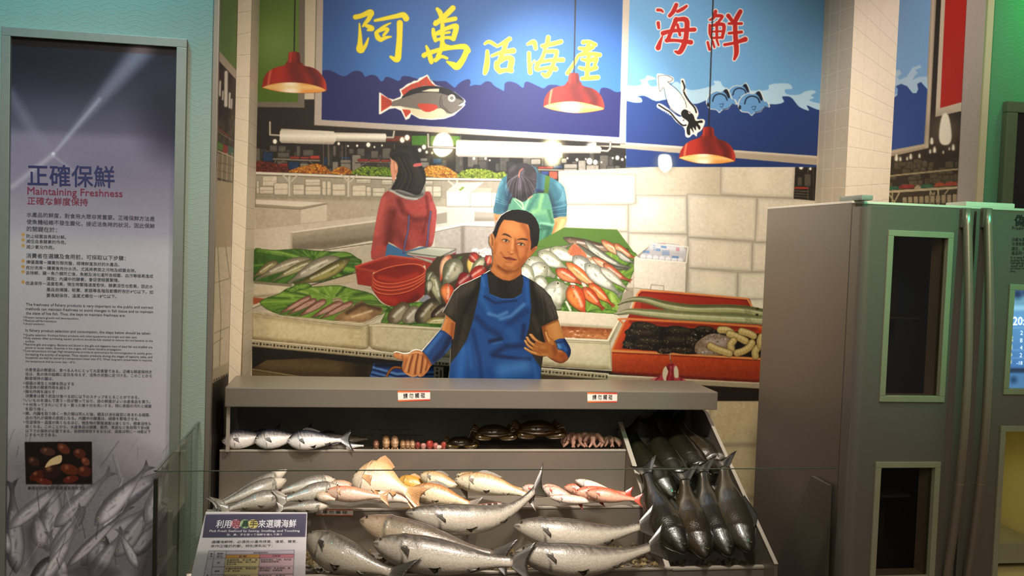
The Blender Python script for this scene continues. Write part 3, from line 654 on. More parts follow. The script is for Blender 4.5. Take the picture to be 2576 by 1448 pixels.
U.line(Z('z7', (1990, 490), (2060, 545)), 4, 'c9bfaa'); U.line(Z('z7', (2075, 480), (2075, 650)), 4, 'c9bfaa')
part('painted_table', Z('z7', (90, 398), (1450, 450), (2544, 468), (2544, 495), (1450, 480), (90, 430)), None, None, None)
# concrete floor and counters
U.fill(Z('z7', (90, 632), (1450, 655), (1960, 660), (1960, 900), (90, 900)), 'b5a88f', nz=4, ab=[(Z('z7', (90, 645), (1900, 668)), 10, '8f836d', .6)])
U.fill(Z('z7', (90, 740), (535, 770), (535, 910), (90, 965)), 'b9ac94', nz=4); U.fill(Z('z7', (535, 770), (792, 715), (792, 880), (535, 910)), 'cbbfa8', nz=3)
U.fill(Z('z7', (90, 672), (790, 702), (535, 745), (90, 715)), 'd8ccb6', nz=3); U.fill(Z('z7', (90, 715), (535, 745), (790, 704), (790, 716), (535, 770), (90, 742)), 'a0937c'); U.line(Z('z7', (90, 742), (535, 770), (790, 716)), 1.3, '7a6d58')
part('painted_counter', Z('z7', (90, 672), (790, 702), (792, 880), (535, 912), (90, 965)), None, None, 'pale concrete counter painted by the market aisle')
U.fill(Z('z7', (85, 965), (790, 885), (1300, 830), (1300, 1260), (85, 1200)), 'c6baa4', nz=3)
U.fill(Z('z7', (435, 1000), (1300, 885), (1300, 1075), (880, 1160), (435, 1160)), '978b76', nz=3, ab=[(Z('z7', (435, 1150), (1250, 1070)), 20, '756a57', .8), (Z('z7', (440, 1020), (1290, 900)), 14, 'aca089', .8)])
U.fill(Z('z7', (435, 990), (1300, 870), (1300, 888), (435, 1003)), 'ddd2bd'); U.fill(Z('z7', (435, 995), (450, 995), (450, 1160), (435, 1160)), 'b5a993')
U.fill(Z('z7', (760, 1165), (1240, 1075), (1240, 1100), (900, 1172)), 'd2c7b2'); U.line(Z('z7', (760, 1172), (1240, 1103)), 2, '5e5342')
U.fill(Z('z7', (900, 1175), (1240, 1110), (1240, 1300), (1000, 1300)), 'b8ac97', nz=3)
# counter behind the painted people
U.fill(Z('z7', (1860, 740), (2440, 750), (2440, 1340), (1760, 1340)), 'd3cabb', nz=2)
U.fill(Z('z7', (1870, 815), (1975, 795), (1975, 900), (1870, 915)), 'a99d8a'); U.fill(Z('z7', (2245, 790), (2440, 800), (2440, 885), (2245, 885)), 'b5aa98', ab=[(Z('z7', (2245, 880), (2440, 885)), 14, '8d816e', .7)])
U.fill(Z('z7', (1855, 960), (2130, 905), (2440, 905), (2440, 940), (2130, 930), (1855, 992)), 'e4dccd'); U.line(Z('z7', (1855, 992), (2130, 932), (2440, 943)), 2.2, '8a7e6b')
U.fill(Z('z7', (1855, 995), (2130, 935), (2440, 945), (2440, 1340), (1855, 1340)), 'b3a89a', nz=4, ab=[(Z('z7', (2130, 940), (2130, 1240)), 9, '867b6c', .8), (Z('z7', (1950, 1000), (1900, 1150)), 40, 'c2b8aa', .6)])
part('painted_counter', Z('z7', (1855, 740), (2440, 750), (2440, 1200), (1855, 1150)), None, None, 'grey sink counter painted between the two people')
for i, q in enumerate(((1970, 590, 2205, 745), (2205, 600, 2415, 745), (2415, 605, 2460, 745))):
    a = Z('z7', q[:2], q[2:]); pbox(*a[0], *a[1], 'ded6c6', 'a0947f', 1.2)
U.fill(Z('z7', (1970, 590), (2070, 510), (2330, 505), (2205, 600)), 'e4dccb'); [U.line(Z('z7', (1985+i*22, 585-i*16), (2210+i*20, 585-i*18)), 1.5, 'a89c84') for i in range(5)]; U.fill(Z('z7', (2090, 575), (2130, 545), (2150, 550), (2110, 585)), '7d9a3a')
U.fill(Z('z7', (2210, 598), (2270, 555), (2420, 560), (2400, 602)), 'b9ae99')
part('painted_crate', Z('z7', (1970, 590), (2070, 510), (2330, 505), (2460, 560), (2460, 745), (1970, 745)), None, None, 'open white crates painted on the sink counter')
# ---- wall of white foam boxes
U.fill([(1405, 430), (2110, 400), (2110, 1420), (1405, 1420)], 'cabca3', nz=3)
def foam(k, *pts, c='d9cdb6'):
    P = Z(k, *pts); n = len(P); Q = []
    for i in range(n):
        p, q, r = P[i-1], P[i], P[(i+1) % n]
        Q += [q+(p-q)/np.linalg.norm(p-q)*4, q+(p-q)/np.linalg.norm(p-q)*1, q+(r-q)/np.linalg.norm(r-q)*1, q+(r-q)/np.linalg.norm(r-q)*4]
    U.fill(Q, c, soft=1.2, nz=4); R = list(P)+[P[0]]
    U.ab(R, 11, hexc(c)*.82, .6); U.line(R, 2, hexc(c)*.55, .42, soft=1.6)
    U.ab([P.mean(0)], 45, np.minimum(hexc(c)*1.08, 255), .6)
    part('painted_foam_box', Q, None, 'wallbox', None, 8)
part('painted_box_wall', [(1402, 430), (1600, 430), (1640, 480), (1810, 480), (1815, 400), (2062, 405), (2062, 1420), (1590, 1420), (1590, 660), (1402, 620)], 'wallbox', None, 'stacked white foam boxes painted as a wall', 10)
foam('y2', (417, 305), (1185, 310), (1185, 605), (1110, 612), (495, 608), (490, 470), (420, 340))
foam('y2', (490, 610), (1110, 615), (1108, 880), (480, 860), (495, 740)); foam('y2', (475, 868), (1110, 885), (1110, 1130), (500, 1000))
foam('y2', (1115, 615), (1188, 600), (1190, 518), (1695, 522), (1700, 905), (1115, 890)); foam('y2', (1115, 895), (1705, 912), (1705, 1300), (1180, 1300), (1115, 1120))
foam('y2', (2035, 200), (2620, 160), (2785, 180), (2760, 545), (2400, 535), (2030, 510)); foam('y2', (1698, 505), (2395, 540), (2390, 975), (1705, 935)); foam('y2', (2400, 540), (3000, 560), (3000, 1000), (2372, 985))
foam('y2', (1710, 938), (2350, 985), (2345, 1280), (1712, 1240)); foam('y2', (2352, 988), (3000, 1000), (3000, 1290), (2345, 1280)); foam('y3', (1712, 135), (2200, 175), (2195, 440), (1712, 380)); foam('y3', (2205, 180), (3000, 170), (3000, 470), (2205, 440))
foam('px', (1880, 752), (2000, 750), (2000, 960), (1880, 960))
for q in ((1785, 1003, 2020, 1117), (1785, 1120, 2020, 1250), (1785, 1253, 2020, 1400)): foam('px', (q[0], q[1]), (q[2], q[1]), (q[2], q[3]), (q[0], q[3]), c='c6b48c')
U.fill([(1700, 965), (1930, 976), (1930, 1000), (1700, 1000)], '33281a'); U.line([(1800, 999), (2010, 1004)], 3, 'd9c8a0')
# right sliver of market beside the pillar
U.fill(Z('z5', (324, 1050), (470, 1055), (450, 1305), (312, 1292)), '2c251d', nz=3)
a = Z('z5', (318, 1215), (410, 1228)); U.fill([a[0], (a[1][0], a[0][1]), a[1], (a[0][0], a[1][1])], 'a83a22')
for y in (1240, 1258, 1275): U.line(Z('z5', (320, y), (408, y+6)), 1.8, '6e6552')
U.line(Z('z5', (405, 1060), (405, 1300)), 1.6, '6e6552'); U.line(Z('z5', (440, 1060), (440, 1300)), 2.5, '4a4030'); lamp(*Z('z5', (360, 1087))[0], 5); lamp(*Z('z5', (420, 1097))[0], 3)
for q in ((335, 1150, 368, 1210), (380, 1130, 425, 1215)): a = Z('z5', q[:2], q[2:]); pbox(*a[0], *a[1], '5a5244')
# ---- green sign, main sign, second sign
U.fill([(560, -130), (768, -130), (766, 271), (560, 268)], '807566'); U.fill([(560, -130), (753, -130), (750, 257), (560, 254)], '6f8f3c', lg=(680, 0, 700, 255, '5c7a1c'), ab=[([(680, 100)], 110, '86a250', .8)])
part('painted_green_sign', [(636, -125), (768, -125), (766, 271), (636, 268)], None, None, 'green painted sign with grey border')
S1 = [(798, -130), (1588, -130), (1573, 362), (790, 315)]
# second sign first
U.fill([(1500, -130), (2110, -130), (2110, 395), (2055, 408), (1490, 366)], 'b0a08a'); 
U.fill([(1500, -130), (2110, -130), (2110, 396), (1500, 352)], '70a8d8', lg=(1800, -100, 1800, 260, '78b0dc'))
foamw = [(1575, 215), (1600, 216), (1614, 211), (1610, 201), (1622, 198), (1628, 190), (1642, 193), (1650, 199), (1630, 203), (1636, 216), (1652, 216), (1665, 207), (1685, 215), (1700, 205), (1716, 214), (1735, 226), (1760, 224), (1784, 218), (1798, 212), (1795, 204), (1812, 205), (1818, 216), (1838, 226), (1880, 228), (1930, 226), (1935, 214), (1955, 210), (1985, 211), (1993, 223), (1975, 225), (1980, 237), (2010, 238), (2025, 230), (2045, 227), (2052, 232), (2040, 240), (2048, 246), (2036, 252), (2062, 260), (2110, 262), (2110, 420), (1575, 420)]
U.fill(np.vstack([catmull(foamw[:-2], 4, False), foamw[-2:]]), 'b5d6ea')
dkw = [(1575, 253), (1598, 258), (1615, 256), (1612, 246), (1603, 243), (1622, 241), (1650, 254), (1680, 250), (1720, 258), (1752, 261), (1785, 250), (1850, 240), (1900, 265), (1935, 262), (1955, 262), (1972, 256), (1968, 243), (1990, 245), (2010, 268), (2035, 278), (2030, 265), (2055, 275), (2110, 290), (2110, 420), (1575, 420)]
U.fill(np.vstack([catmull(dkw[:-2], 4, False), dkw[-2:]]), '264a8c', lg=(1800, 240, 1800, 390, '223e7a'))
U.fill([(1490, 352), (2110, 396), (2110, 420), (1490, 366)], 'b3a48e', ab=[([(1490, 354), (2110, 398)], 6, 'd4c8b4', .8)])
U.fill([(1560, 350), (1560, 366), (1500, 366), (1500, 350)], '403a34')
part('painted_sign', [(1583, -125), (2085, -125), (2072, 405), (1572, 370)], 'sign2', None, 'light blue painted sign with waves and red characters')
U.fill(S1, 'b8aa9c', lg=(790, 0, 1580, 0, 'c9bcae'), ab=[([(1400, 352)], 200, 'd0c6be', .7)])
U.line([(796, 0), (790, 315), (1573, 362)], 2, '5a4d3c', .7)
IN1 = [(815, -130), (1570, -130), (1558, 345), (809, 301)]
U.fill(IN1, '3266aa', lg=(1200, -60, 1200, 230, '3c7abf'), ab=[([(830, -60), (830, 180)], 130, '305c9c', .7), ([(1290, 120)], 190, '4a88cc', .5)])
wav = [(811, 178), (825, 176), (842, 182), (860, 191), (872, 190), (885, 181), (900, 178), (912, 183), (917, 192), (925, 191), (935, 188), (948, 192), (958, 204), (965, 202), (970, 194), (982, 195), (1000, 203), (1008, 200), (1012, 192), (1028, 192), (1050, 198), (1100, 204), (1120, 204), (1132, 212), (1144, 220), (1152, 212), (1165, 203), (1180, 199), (1184, 207), (1182, 216), (1196, 213), (1208, 214), (1222, 205), (1234, 206), (1244, 216), (1262, 226), (1268, 228), (1270, 210), (1282, 205), (1300, 210), (1316, 221), (1320, 208), (1330, 206), (1352, 216), (1368, 222), (1380, 214), (1400, 214), (1425, 222), (1450, 230), (1480, 236), (1505, 240), (1512, 222), (1530, 222), (1548, 231), (1562, 230), (1558, 345), (809, 301)]
U.fill(np.vstack([catmull(wav[:-2], 4, False), wav[-2:]]), '24276e', lg=(1200, 200, 1200, 340, '202468'))
part('painted_sign', S1, 'sign1', None, 'blue painted signboard with silver border and yellow brush characters')
# brush lettering
def brush(strokes, k, ink, rim, rw, origin=(0, 0)):
    polys = []
    for st in strokes:
        a = np.array(st, float); xy = Z(k, *a[:, :2]); w = a[:, 2]/ZN[k][2]/2
        C = catmull(np.column_stack([xy, w]), 5, False); d = np.gradient(C[:, :2], axis=0); d /= np.linalg.norm(d, axis=1)[:, None]+1e-6
        n = np.stack([-d[:, 1], d[:, 0]], 1); polys.append(C)
        P = np.vstack([C[:, :2]+n*C[:, 2:], (C[:, :2]-n*C[:, 2:])[::-1]]); U.q = P
    for C in polys:
        for i in range(len(C)-1): pass
    for ext, col in ((rw, rim), (0, ink)):
        for C in polys:
            x0, y0 = C[:, :2].min(0)-C[:, 2].max()-4; x1, y1 = C[:, :2].max(0)+C[:, 2].max()+4
            S, X, Y = U.sl(x0, y0, x1, y1); D = None
            for i in range(len(C)-1):
                ax, ay, aw = C[i]; bx, by, bw = C[i+1]; vx, vy = bx-ax, by-ay; t = np.clip(((X-ax)*vx+(Y-ay)*vy)/(vx*vx+vy*vy+1e-6), 0, 1)
                e = np.hypot(X-ax-t*vx, Y-ay-t*vy)-(aw+(bw-aw)*t); D = e if D is None else np.minimum(D, e)
            U.blend(S, col, np.clip(.5-(D-ext)/1.4, 0, 1))
    allp = np.vstack([c[:, :2] for c in polys]); w = max(c[:, 2].max() for c in polys)
    return allp.min(0)-w*.6, allp.max(0)+w*.6
Yl, YR = 'f0dc14', 'c9b13a'
def letters(strokes, k, ink, rim, rw, par):
    a, b = brush(strokes, k, ink, rim, rw)
    part('painted_character', [a, (b[0], a[1]), b, (a[0], b[1])], None, par, None, 4)
letters([[(945, 148, 40), (1000, 135, 38), (1070, 105, 44), (1085, 120, 40)], [(1085, 110, 40), (1060, 165, 36), (1030, 200, 26), (1010, 228, 14)], [(1025, 215, 22), (1080, 240, 40), (1085, 252, 36), (1050, 262, 12)],
         [(980, 205, 10), (985, 290, 26), (985, 380, 42), (985, 425, 62), (1002, 435, 40)], [(1005, 440, 30), (1035, 390, 26), (1058, 330, 10)],
         [(1115, 178, 20), (1180, 165, 28), (1300, 140, 36), (1360, 130, 46), (1385, 160, 50)], [(1330, 200, 50), (1328, 320, 46), (1320, 430, 50), (1312, 505, 52), (1290, 515, 40), (1250, 492, 18)],
         [(1135, 275, 30), (1200, 225, 20), (1250, 200, 8)], [(1125, 285, 30), (1140, 325, 42), (1165, 345, 34)], [(1150, 270, 20), (1210, 250, 26), (1225, 262, 24), (1190, 305, 22)], [(1165, 345, 34), (1215, 325, 24), (1255, 318, 10)]], 'z3', Yl, YR, .9, 'sign1')
letters([[(1655, 78, 26), (1680, 110, 40), (1690, 150, 34)], [(1790, 70, 44), (1740, 120, 44), (1650, 200, 36), (1635, 205, 30)], [(1640, 190, 26), (1720, 180, 34), (1810, 162, 36)], [(1620, 255, 26), (1625, 300, 34), (1640, 350, 30)],
         [(1640, 290, 22), (1740, 245, 32), (1815, 225, 40), (1815, 260, 44), (1795, 335, 40)], [(1640, 300, 18), (1760, 280, 20)], [(1650, 345, 24), (1740, 325, 24), (1790, 335, 30)], [(1700, 215, 34), (1700, 330, 34), (1690, 420, 32), (1660, 490, 34)],
         [(1540, 480, 40), (1570, 465, 36), (1680, 430, 34), (1800, 410, 36), (1890, 405, 46), (1920, 440, 46)], [(1560, 400, 16), (1580, 450, 34), (1600, 520, 40), (1605, 540, 30)], [(1640, 520, 36), (1690, 490, 26), (1740, 505, 20)],
         [(1915, 430, 46), (1880, 510, 46), (1830, 575, 56), (1790, 560, 44), (1740, 535, 14)], [(1690, 345, 30), (1720, 390, 22), (1760, 400, 14)]], 'z3', Yl, YR, .9, 'sign1')
letters([[(65, 362, 18), (100, 345, 26), (150, 372, 26)], [(85, 425, 26), (85, 500, 40), (75, 570, 42), (65, 605, 30)], [(165, 385, 18), (220, 355, 30), (270, 322, 34)], [(125, 462, 22), (200, 435, 30), (300, 420, 44)], [(245, 340, 34), (220, 420, 36), (190, 500, 40)],
         [(165, 520, 40), (165, 560, 44), (190, 590, 40)], [(170, 520, 36), (240, 480, 36), (285, 490, 46), (275, 560, 46)], [(190, 590, 36), (240, 580, 32), (285, 585, 36)]], 'z4', 'f2e024', 'efdf9a', .9, 'sign1')
letters([[(420, 365, 20), (470, 350, 40), (485, 400, 30)], [(430, 440, 30), (432, 520, 30), (440, 600, 36)], [(440, 590, 26), (450, 540, 14), (475, 500, 10)], [(590, 310, 34), (580, 370, 36), (560, 395, 30)], [(540, 380, 28), (620, 365, 34), (695, 345, 34)],
         [(560, 420, 26), (540, 480, 30), (490, 560, 34), (510, 580, 24)], [(575, 425, 30), (640, 425, 36), (660, 440, 30), (620, 560, 34), (580, 625, 40), (540, 610, 20)], [(490, 520, 24), (600, 500, 30), (710, 495, 36)], [(500, 575, 24), (600, 560, 30), (650, 570, 40)]], 'z4', 'f2e024', 'efdf9a', .9, 'sign1')
letters([[(880, 350, 34), (930, 345, 24), (980, 370, 30)], [(850, 400, 26), (920, 405, 36), (960, 390, 30)], [(930, 350, 30), (900, 430, 40), (850, 455, 26)], [(850, 455, 22), (940, 445, 30), (1015, 455, 34)], [(840, 460, 24), (800, 530, 26), (750, 605, 34)],
         [(870, 490, 24), (930, 500, 36), (985, 485, 36)], [(925, 470, 34), (915, 560, 34), (910, 640, 36)], [(850, 560, 24), (920, 575, 36), (985, 560, 36)], [(870, 650, 30), (940, 645, 36), (1000, 640, 36)], [(990, 490, 30), (970, 550, 24)]], 'z4', 'f2e024', 'efdf9a', .9, 'sign1')
RD = 'c8241c'
letters([[(1495, 82, 26), (1525, 85, 24), (1540, 100, 14)], [(1500, 190, 30), (1505, 230, 24)], [(1650, 40, 34), (1625, 95, 36), (1595, 130, 30)], [(1660, 95, 26), (1700, 75, 30), (1735, 50, 22)], [(1500, 395, 44), (1515, 350, 30), (1535, 300, 12)],
         [(1540, 275, 40), (1620, 255, 30), (1800, 245, 36)], [(1650, 160, 40), (1620, 230, 34), (1580, 330, 34)], [(1640, 165, 30), (1730, 165, 44), (1735, 260, 40), (1720, 350, 44), (1680, 430, 40), (1640, 425, 16)], [(1570, 335, 34), (1650, 335, 26), (1770, 350, 40)], [(1660, 205, 24), (1680, 290, 24)]], 'z4', RD, 'f0e8e2', 2.4, 'sign2')
letters([[(1975, 95, 30), (1955, 150, 26), (1925, 165, 14)], [(1975, 130, 30), (2030, 135, 26), (2000, 180, 22)], [(1925, 205, 18), (1930, 270, 30), (1940, 310, 20)], [(1930, 215, 22), (2040, 205, 32), (2030, 310, 26)], [(1985, 190, 24), (1985, 310, 24)], [(1935, 262, 16), (2030, 258, 18)], [(1940, 315, 20), (2025, 310, 22)],
         [(1910, 350, 22), (1925, 410, 22)], [(1950, 340, 20), (1965, 390, 18)], [(1985, 330, 20), (2000, 375, 16)], [(2080, 130, 36), (2110, 170, 30)], [(2180, 95, 36), (2150, 150, 40), (2130, 190, 30)], [(2085, 195, 22), (2190, 195, 24)], [(2085, 275, 22), (2190, 265, 26)], [(2050, 370, 26), (2130, 355, 26), (2220, 325, 42)], [(2135, 180, 34), (2140, 300, 40), (2148, 430, 40), (2130, 490, 22)]], 'z4', RD, 'f0e8e2', 2.4, 'sign2')
# red-finned fish on the main sign
fo = [(1150, 800), (1165, 805), (1230, 850), (1275, 862), (1335, 838), (1340, 815), (1325, 775), (1355, 760), (1385, 735), (1400, 725), (1430, 715), (1450, 700), (1480, 698), (1500, 675), (1530, 665), (1570, 645), (1600, 690), (1640, 735), (1740, 770), (1810, 800), (1895, 865), (1902, 885), (1885, 895), (1900, 905), (1880, 930), (1800, 1000), (1720, 1030), (1610, 1040), (1500, 1030), (1430, 990), (1415, 1025), (1380, 1042), (1360, 1000), (1340, 960), (1290, 938), (1240, 945), (1165, 990), (1148, 990)]
P = Z('z3', *fo); U.fill(P, 'ece4d4'); part('painted_fish', P, None, 'sign1', 'painted grey fish with red fins', 4)
U.fill(Z('z3', (1345, 850), (1420, 780), (1500, 752), (1640, 745), (1780, 790), (1885, 870), (1870, 900), (1840, 915), (1880, 920), (1790, 985), (1700, 985), (1620, 1000), (1500, 960), (1420, 940), (1330, 920), (1260, 920), (1262, 880)), '7c7268', sm=3)
U.fill(Z('z3', (1300, 925), (1420, 935), (1560, 955), (1690, 940), (1740, 985), (1790, 985), (1720, 1018), (1600, 1028), (1500, 1018), (1440, 985), (1370, 940)), 'd6cba6', sm=3)
U.fill(Z('z3', (1345, 850), (1400, 790), (1500, 752), (1640, 745), (1780, 785), (1890, 870), (1830, 855), (1760, 830), (1640, 800), (1500, 805), (1420, 825)), '17151c', sm=3)
U.fill(Z('z3', (1515, 792), (1590, 770), (1672, 768), (1670, 797)), 'd9cfb2')
U.fill(Z('z3', (1342, 785), (1380, 760), (1430, 730), (1490, 710), (1565, 660), (1600, 715), (1640, 745), (1540, 742), (1420, 780), (1360, 830)), 'c8442a'); [U.line(Z('z3', (1380+i*42, 755-i*16), (1400+i*42, 785-i*10)), 1.2, '7a6a60') for i in range(6)]
U.fill(Z('z3', (1168, 820), (1258, 870), (1262, 910), (1168, 968)), 'c8442a'); [U.line(Z('z3', (1175, 850+i*25), (1255, 880+i*8)), 1, '7a3a2a') for i in range(4)]
U.fill(Z('z3', (1480, 905), (1540, 898), (1635, 905), (1660, 935), (1590, 970), (1530, 960)), 'c8442a', sm=2); U.fill(Z('z3', (1350, 945), (1420, 955), (1425, 975), (1382, 1018)), 'c8442a')
U.line(Z('z3', (1690, 830), (1678, 880), (1690, 930), (1780, 985)), 1.6, '3a342f', sm=4); U.line(Z('z3', (1745, 955), (1700, 915), (1695, 860)), 1.2, '3a342f', sm=4)
for r, c in ((32, 'efe9dc'), (25, '6e665c'), (21, 'efe9dc'), (13, '17151c'), (5, 'efe9dc')): q = Z('z3', (1780, 850))[0]; U.el(q[0], q[1], r/3.448, r/3.448, c)
U.fill(Z('z3', (1840, 915), (1870, 890), (1898, 880), (1885, 912)), 'efe9dc'); U.line(Z('z3', (1845, 905), (1880, 885)), 1.4, '17151c')
# squid on the second sign
sqo = [(1488, 620), (1530, 612), (1570, 620), (1625, 640), (1625, 680), (1590, 690), (1640, 740), (1700, 790), (1725, 860), (1700, 780), (1685, 665), (1700, 650), (1720, 665), (1730, 760), (1760, 840), (1810, 880), (1835, 940), (1820, 985), (1870, 985), (1888, 1010), (1860, 1075), (1825, 1100), (1818, 1130), (1790, 1110), (1755, 1138), (1725, 1125), (1715, 1060), (1650, 1010), (1590, 940), (1500, 895), (1488, 870), (1510, 855), (1560, 880), (1660, 960), (1690, 955), (1600, 900), (1550, 740), (1505, 765)]
P = Z('z4', *sqo); U.fill(P, 'ede6da', sm=3); part('painted_squid', catmull(P, 3), None, 'sign2', 'painted white squid with black arms', 4)
U.line(Z('z4', (1500, 630), (1560, 622), (1620, 650), (1600, 675), (1580, 680), (1660, 745), (1720, 830), (1735, 890)), 1.1, '2c2822', sm=4); U.line(Z('z4', (1500, 630), (1512, 755), (1545, 725), (1570, 830), (1610, 900), (1670, 950)), 1.1, '2c2822', sm=4)
U.fill(Z('z4', (1690, 930), (1715, 905), (1745, 915), (1790, 950), (1810, 1000), (1860, 995), (1868, 1015), (1830, 1020), (1850, 1050), (1840, 1075), (1815, 1040), (1812, 1080), (1785, 1050), (1795, 1100), (1765, 1060), (1765, 1115), (1740, 1110), (1735, 1060), (1750, 1010), (1700, 970)), '17120f', sm=3)
U.line(Z('z4', (1700, 670), (1718, 720), (1712, 760), (1750, 830), (1800, 890), (1815, 930)), 4, '17120f', sm=4); U.line(Z('z4', (1505, 870), (1560, 905), (1600, 930), (1650, 990), (1700, 1035), (1730, 1035)), 4, '17120f', sm=4)
for i in range(5): q = Z('z4', (1706+i*3, 690+i*16))[0]; U.el(q[0]-2, q[1], 1.6, 1.2, 'ede6da'); q = Z('z4', (1530+i*16, 902+i*10))[0]; U.el(q[0], q[1]+2, 1.5, 1.2, 'ede6da')
for x, y in ((1760, 930), (1710, 995)): q = Z('z4', (x, y))[0]; U.el(q[0], q[1], 3.6, 4.2, 'ede6da', .3); U.el(q[0], q[1], 1.9, 2.2, '17120f'); U.el(q[0], q[1], .9, 1, 'ede6da')
# three blue fish
def bluefish(x, y, s, par='sign2'):
    q = lambda *p: np.array(p, float)*s+np.array([x, y])
    out = q((0, 25), (5, 0), (20, -20), (45, -32), (70, -30), (95, -45), (115, -5), (120, 5), (132, 8), (140, 30), (118, 30), (100, 50), (75, 55), (60, 68), (45, 55), (15, 50))
    U.fill(out, 'e9e2d2', sm=3); part('painted_fish', catmull(out, 3), None, par, None, 4)
    U.fill((out-np.array([x, y])-np.array([60, 12])*s)*.93+np.array([x, y])+np.array([60, 12])*s, '6a9fd0', sm=3)
    U.line(q((30, 15), (38, -8), (60, -18), (85, -10), (95, 10)), 3.4*s+1, '101a30', sm=5); U.fill(q((78, -30), (95, -38), (108, -5), (100, 2), (90, -18)), '141c30', sm=2)
    U.line(q((60, 30), (78, 26), (72, 42), (64, 38)), 1, '101a30', sm=2); U.line(q((75, 52), (100, 46), (118, 28), (128, 32)), 1.2, '101a30', sm=3); U.fill(q((6, 22), (14, 26), (12, 40), (4, 36)), '101a30', sm=2); U.el(x+18*s, y+8*s, 2*s, 3*s, '9dc0de', a=.6)
bluefish(1828, 231, .52); bluefish(1776, 246, .56); bluefish(1856, 252, .58)
# ---- tube lamps and bulbs
def tubelamp(k, body, neck, pipe1, pipe2, lab):
    for p in (pipe1, pipe2): U.line(Z(k, *p), 6, '3a3226'); U.line(Z(k, *p), 4.6, 'a79c8a'); U.line(Z(k, *p)+np.array([-.6, -.8]), 1.3, 'd8d0c0')
    for P in (neck, body):
        Q = Z(k, *P); c = Q.mean(0); top = Q[Q[:, 1] < c[1]]; bot = Q[Q[:, 1] >= c[1]]
        U.fill(Q, 'd6ccba', ab=[([top.min(0), (top[:, 0].max(), top[:, 1].min())], 7, 'a89d8a', .8), ([(bot[:, 0].min(), bot[:, 1].max()), (bot[:, 0].max(), bot[:, 1].max()+2)], 14, '94897a', .9), ([(Q[:, 0].min(), c[1]-3), (Q[:, 0].max(), c[1]-1)], 9, 'eee6d6', .8)], nz=2)
    a = np.vstack([Z(k, *body), Z(k, *neck)]); lo, hi = a.min(0), a.max(0)
    part('painted_tube_lamp', [lo, (hi[0], lo[1]+3), hi, (lo[0], hi[1]-3)], None, None, lab)
tubelamp('z7', [(330, 0), (345, -25), (860, 0), (880, 30), (880, 95), (855, 130), (345, 115), (325, 95)], [(870, 12), (1370, 22), (1378, 45), (1370, 105), (870, 98)], [(232, -90), (232, 35), (345, 42)], [(1375, 60), (1445, 62), (1455, 0)], 'white tube lamp painted under the corner of the blue signboard')
def bulb(pts, k, halo, lab=None):
    P = catmull(Z(k, *pts), 5); U.ab([P.mean(0)], (P[:, 0].max()-P[:, 0].min())*1.15, halo, .85, free=True); U.fill(P, 'fdf8e8', soft=2.2); part('painted_bulb', P, None, None, lab, 5)
bulb([(1890, 25), (1985, 25), (2030, 110), (2025, 190), (1960, 245), (1890, 245), (1840, 190), (1840, 105)], 'z7', 'b8b070', 'glowing painted bulb under the silver border')
bulb([(1425, 120), (1520, 120), (1545, 190), (1540, 240), (1480, 292), (1425, 245), (1412, 200)], 'y2', '8d8470', 'bare painted bulb under the light blue sign')
U.ab([(1390, 378)], 48, 'f6e890', .95, free=True); U.ab([(1390, 385)], 30, 'fffbe4', 1, free=True); U.ab([(1487, 370)], 20, 'fffbf0', 1, free=True)
tubelamp('z7', [(2065, 95), (2080, 85), (2900, 110), (3100, 120), (3110, 260), (2900, 265), (2085, 250), (2062, 230)], [(3095, 140), (3480, 150), (3495, 170), (3485, 215), (3095, 215)], [(1788, 30), (1792, 155), (2075, 165)], [(3490, 190), (3555, 195), (3580, 170), (3585, 110)], 'bright white tube lamp painted under the middle of the blue signboard')
U.ab([(1388, 372)], 34, 'fffde8', 1, free=True); U.ab([(1392, 405)], 26, 'fff4c8', .8, free=True)
# ---- pendant lamps of the picture
def pendant(k, cord, neck, shade, mouth, hi, lab):
    U.line(cord, 3, '1a1512'); U.line(cord+np.array([.8, 0]), 1, '4a4038')
    U.fill(Z(k, *shade), 'a82a1a', sm=4)
    S = Z(k, *shade); x0, y0 = S.min(0); x1, y1 = S.max(0); w = x1-x0; h = y1-y0
    def q(u, v): return (x0+u*w, y0+v*h)
    for t in (([q(.5, .4), q(.62, .95)], w*.2, '7e2016', .95), ([q(.72, .42), q(.84, .7), q(.84, .95)], w*.13, '6e1c14', .95), ([q(.25, .35), q(.22, .95)], w*.2, 'c23422', .8), ([q(.14, .4), q(.1, .75), q(.09, 1)], w*.035, hi, .8, False, 3), ([q(.97, .62), q(.99, .95)], w*.06, 'c8402c', .9), ([q(.44, .02), q(.43, .3)], w*.04, 'cf4a36', .8), ([q(.55, .02), q(.57, .3)], w*.06, '6e1c14', .9), ([q(.38, .3), q(.62, .33)], w*.03, '86241a', .8)): U.ab(*t)
    M = catmull(Z(k, *mouth), 4); U.fill(M, 'e8a04a', ab=[([M.mean(0)-np.array([8, 2])], w*.3, 'f6e6c0', 1), ([M.mean(0)+np.array([-3, 0])], w*.17, 'fdf3e2', 1), ([(M[:, 0].min()+6, M[:, 1].mean()-3), (M[:, 0].max()-8, M[:, 1].mean()-2)], 10, 'f0cf88', .7)]); U.line(np.vstack([M, M[:1]]), .9, '8a3a1c', .6)
    part('painted_pendant_lamp', np.vstack([catmull(S, 4)]), k, None, lab, 4); part('painted_lamp_mouth', M, None, k, None, 4)
    c = np.asarray(cord); part('painted_cord', [c[0]-[1.6, 0], c[0]+[1.6, 0], c[1]+[1.6, 0], c[1]-[1.6, 0]], None, k, None, 20)
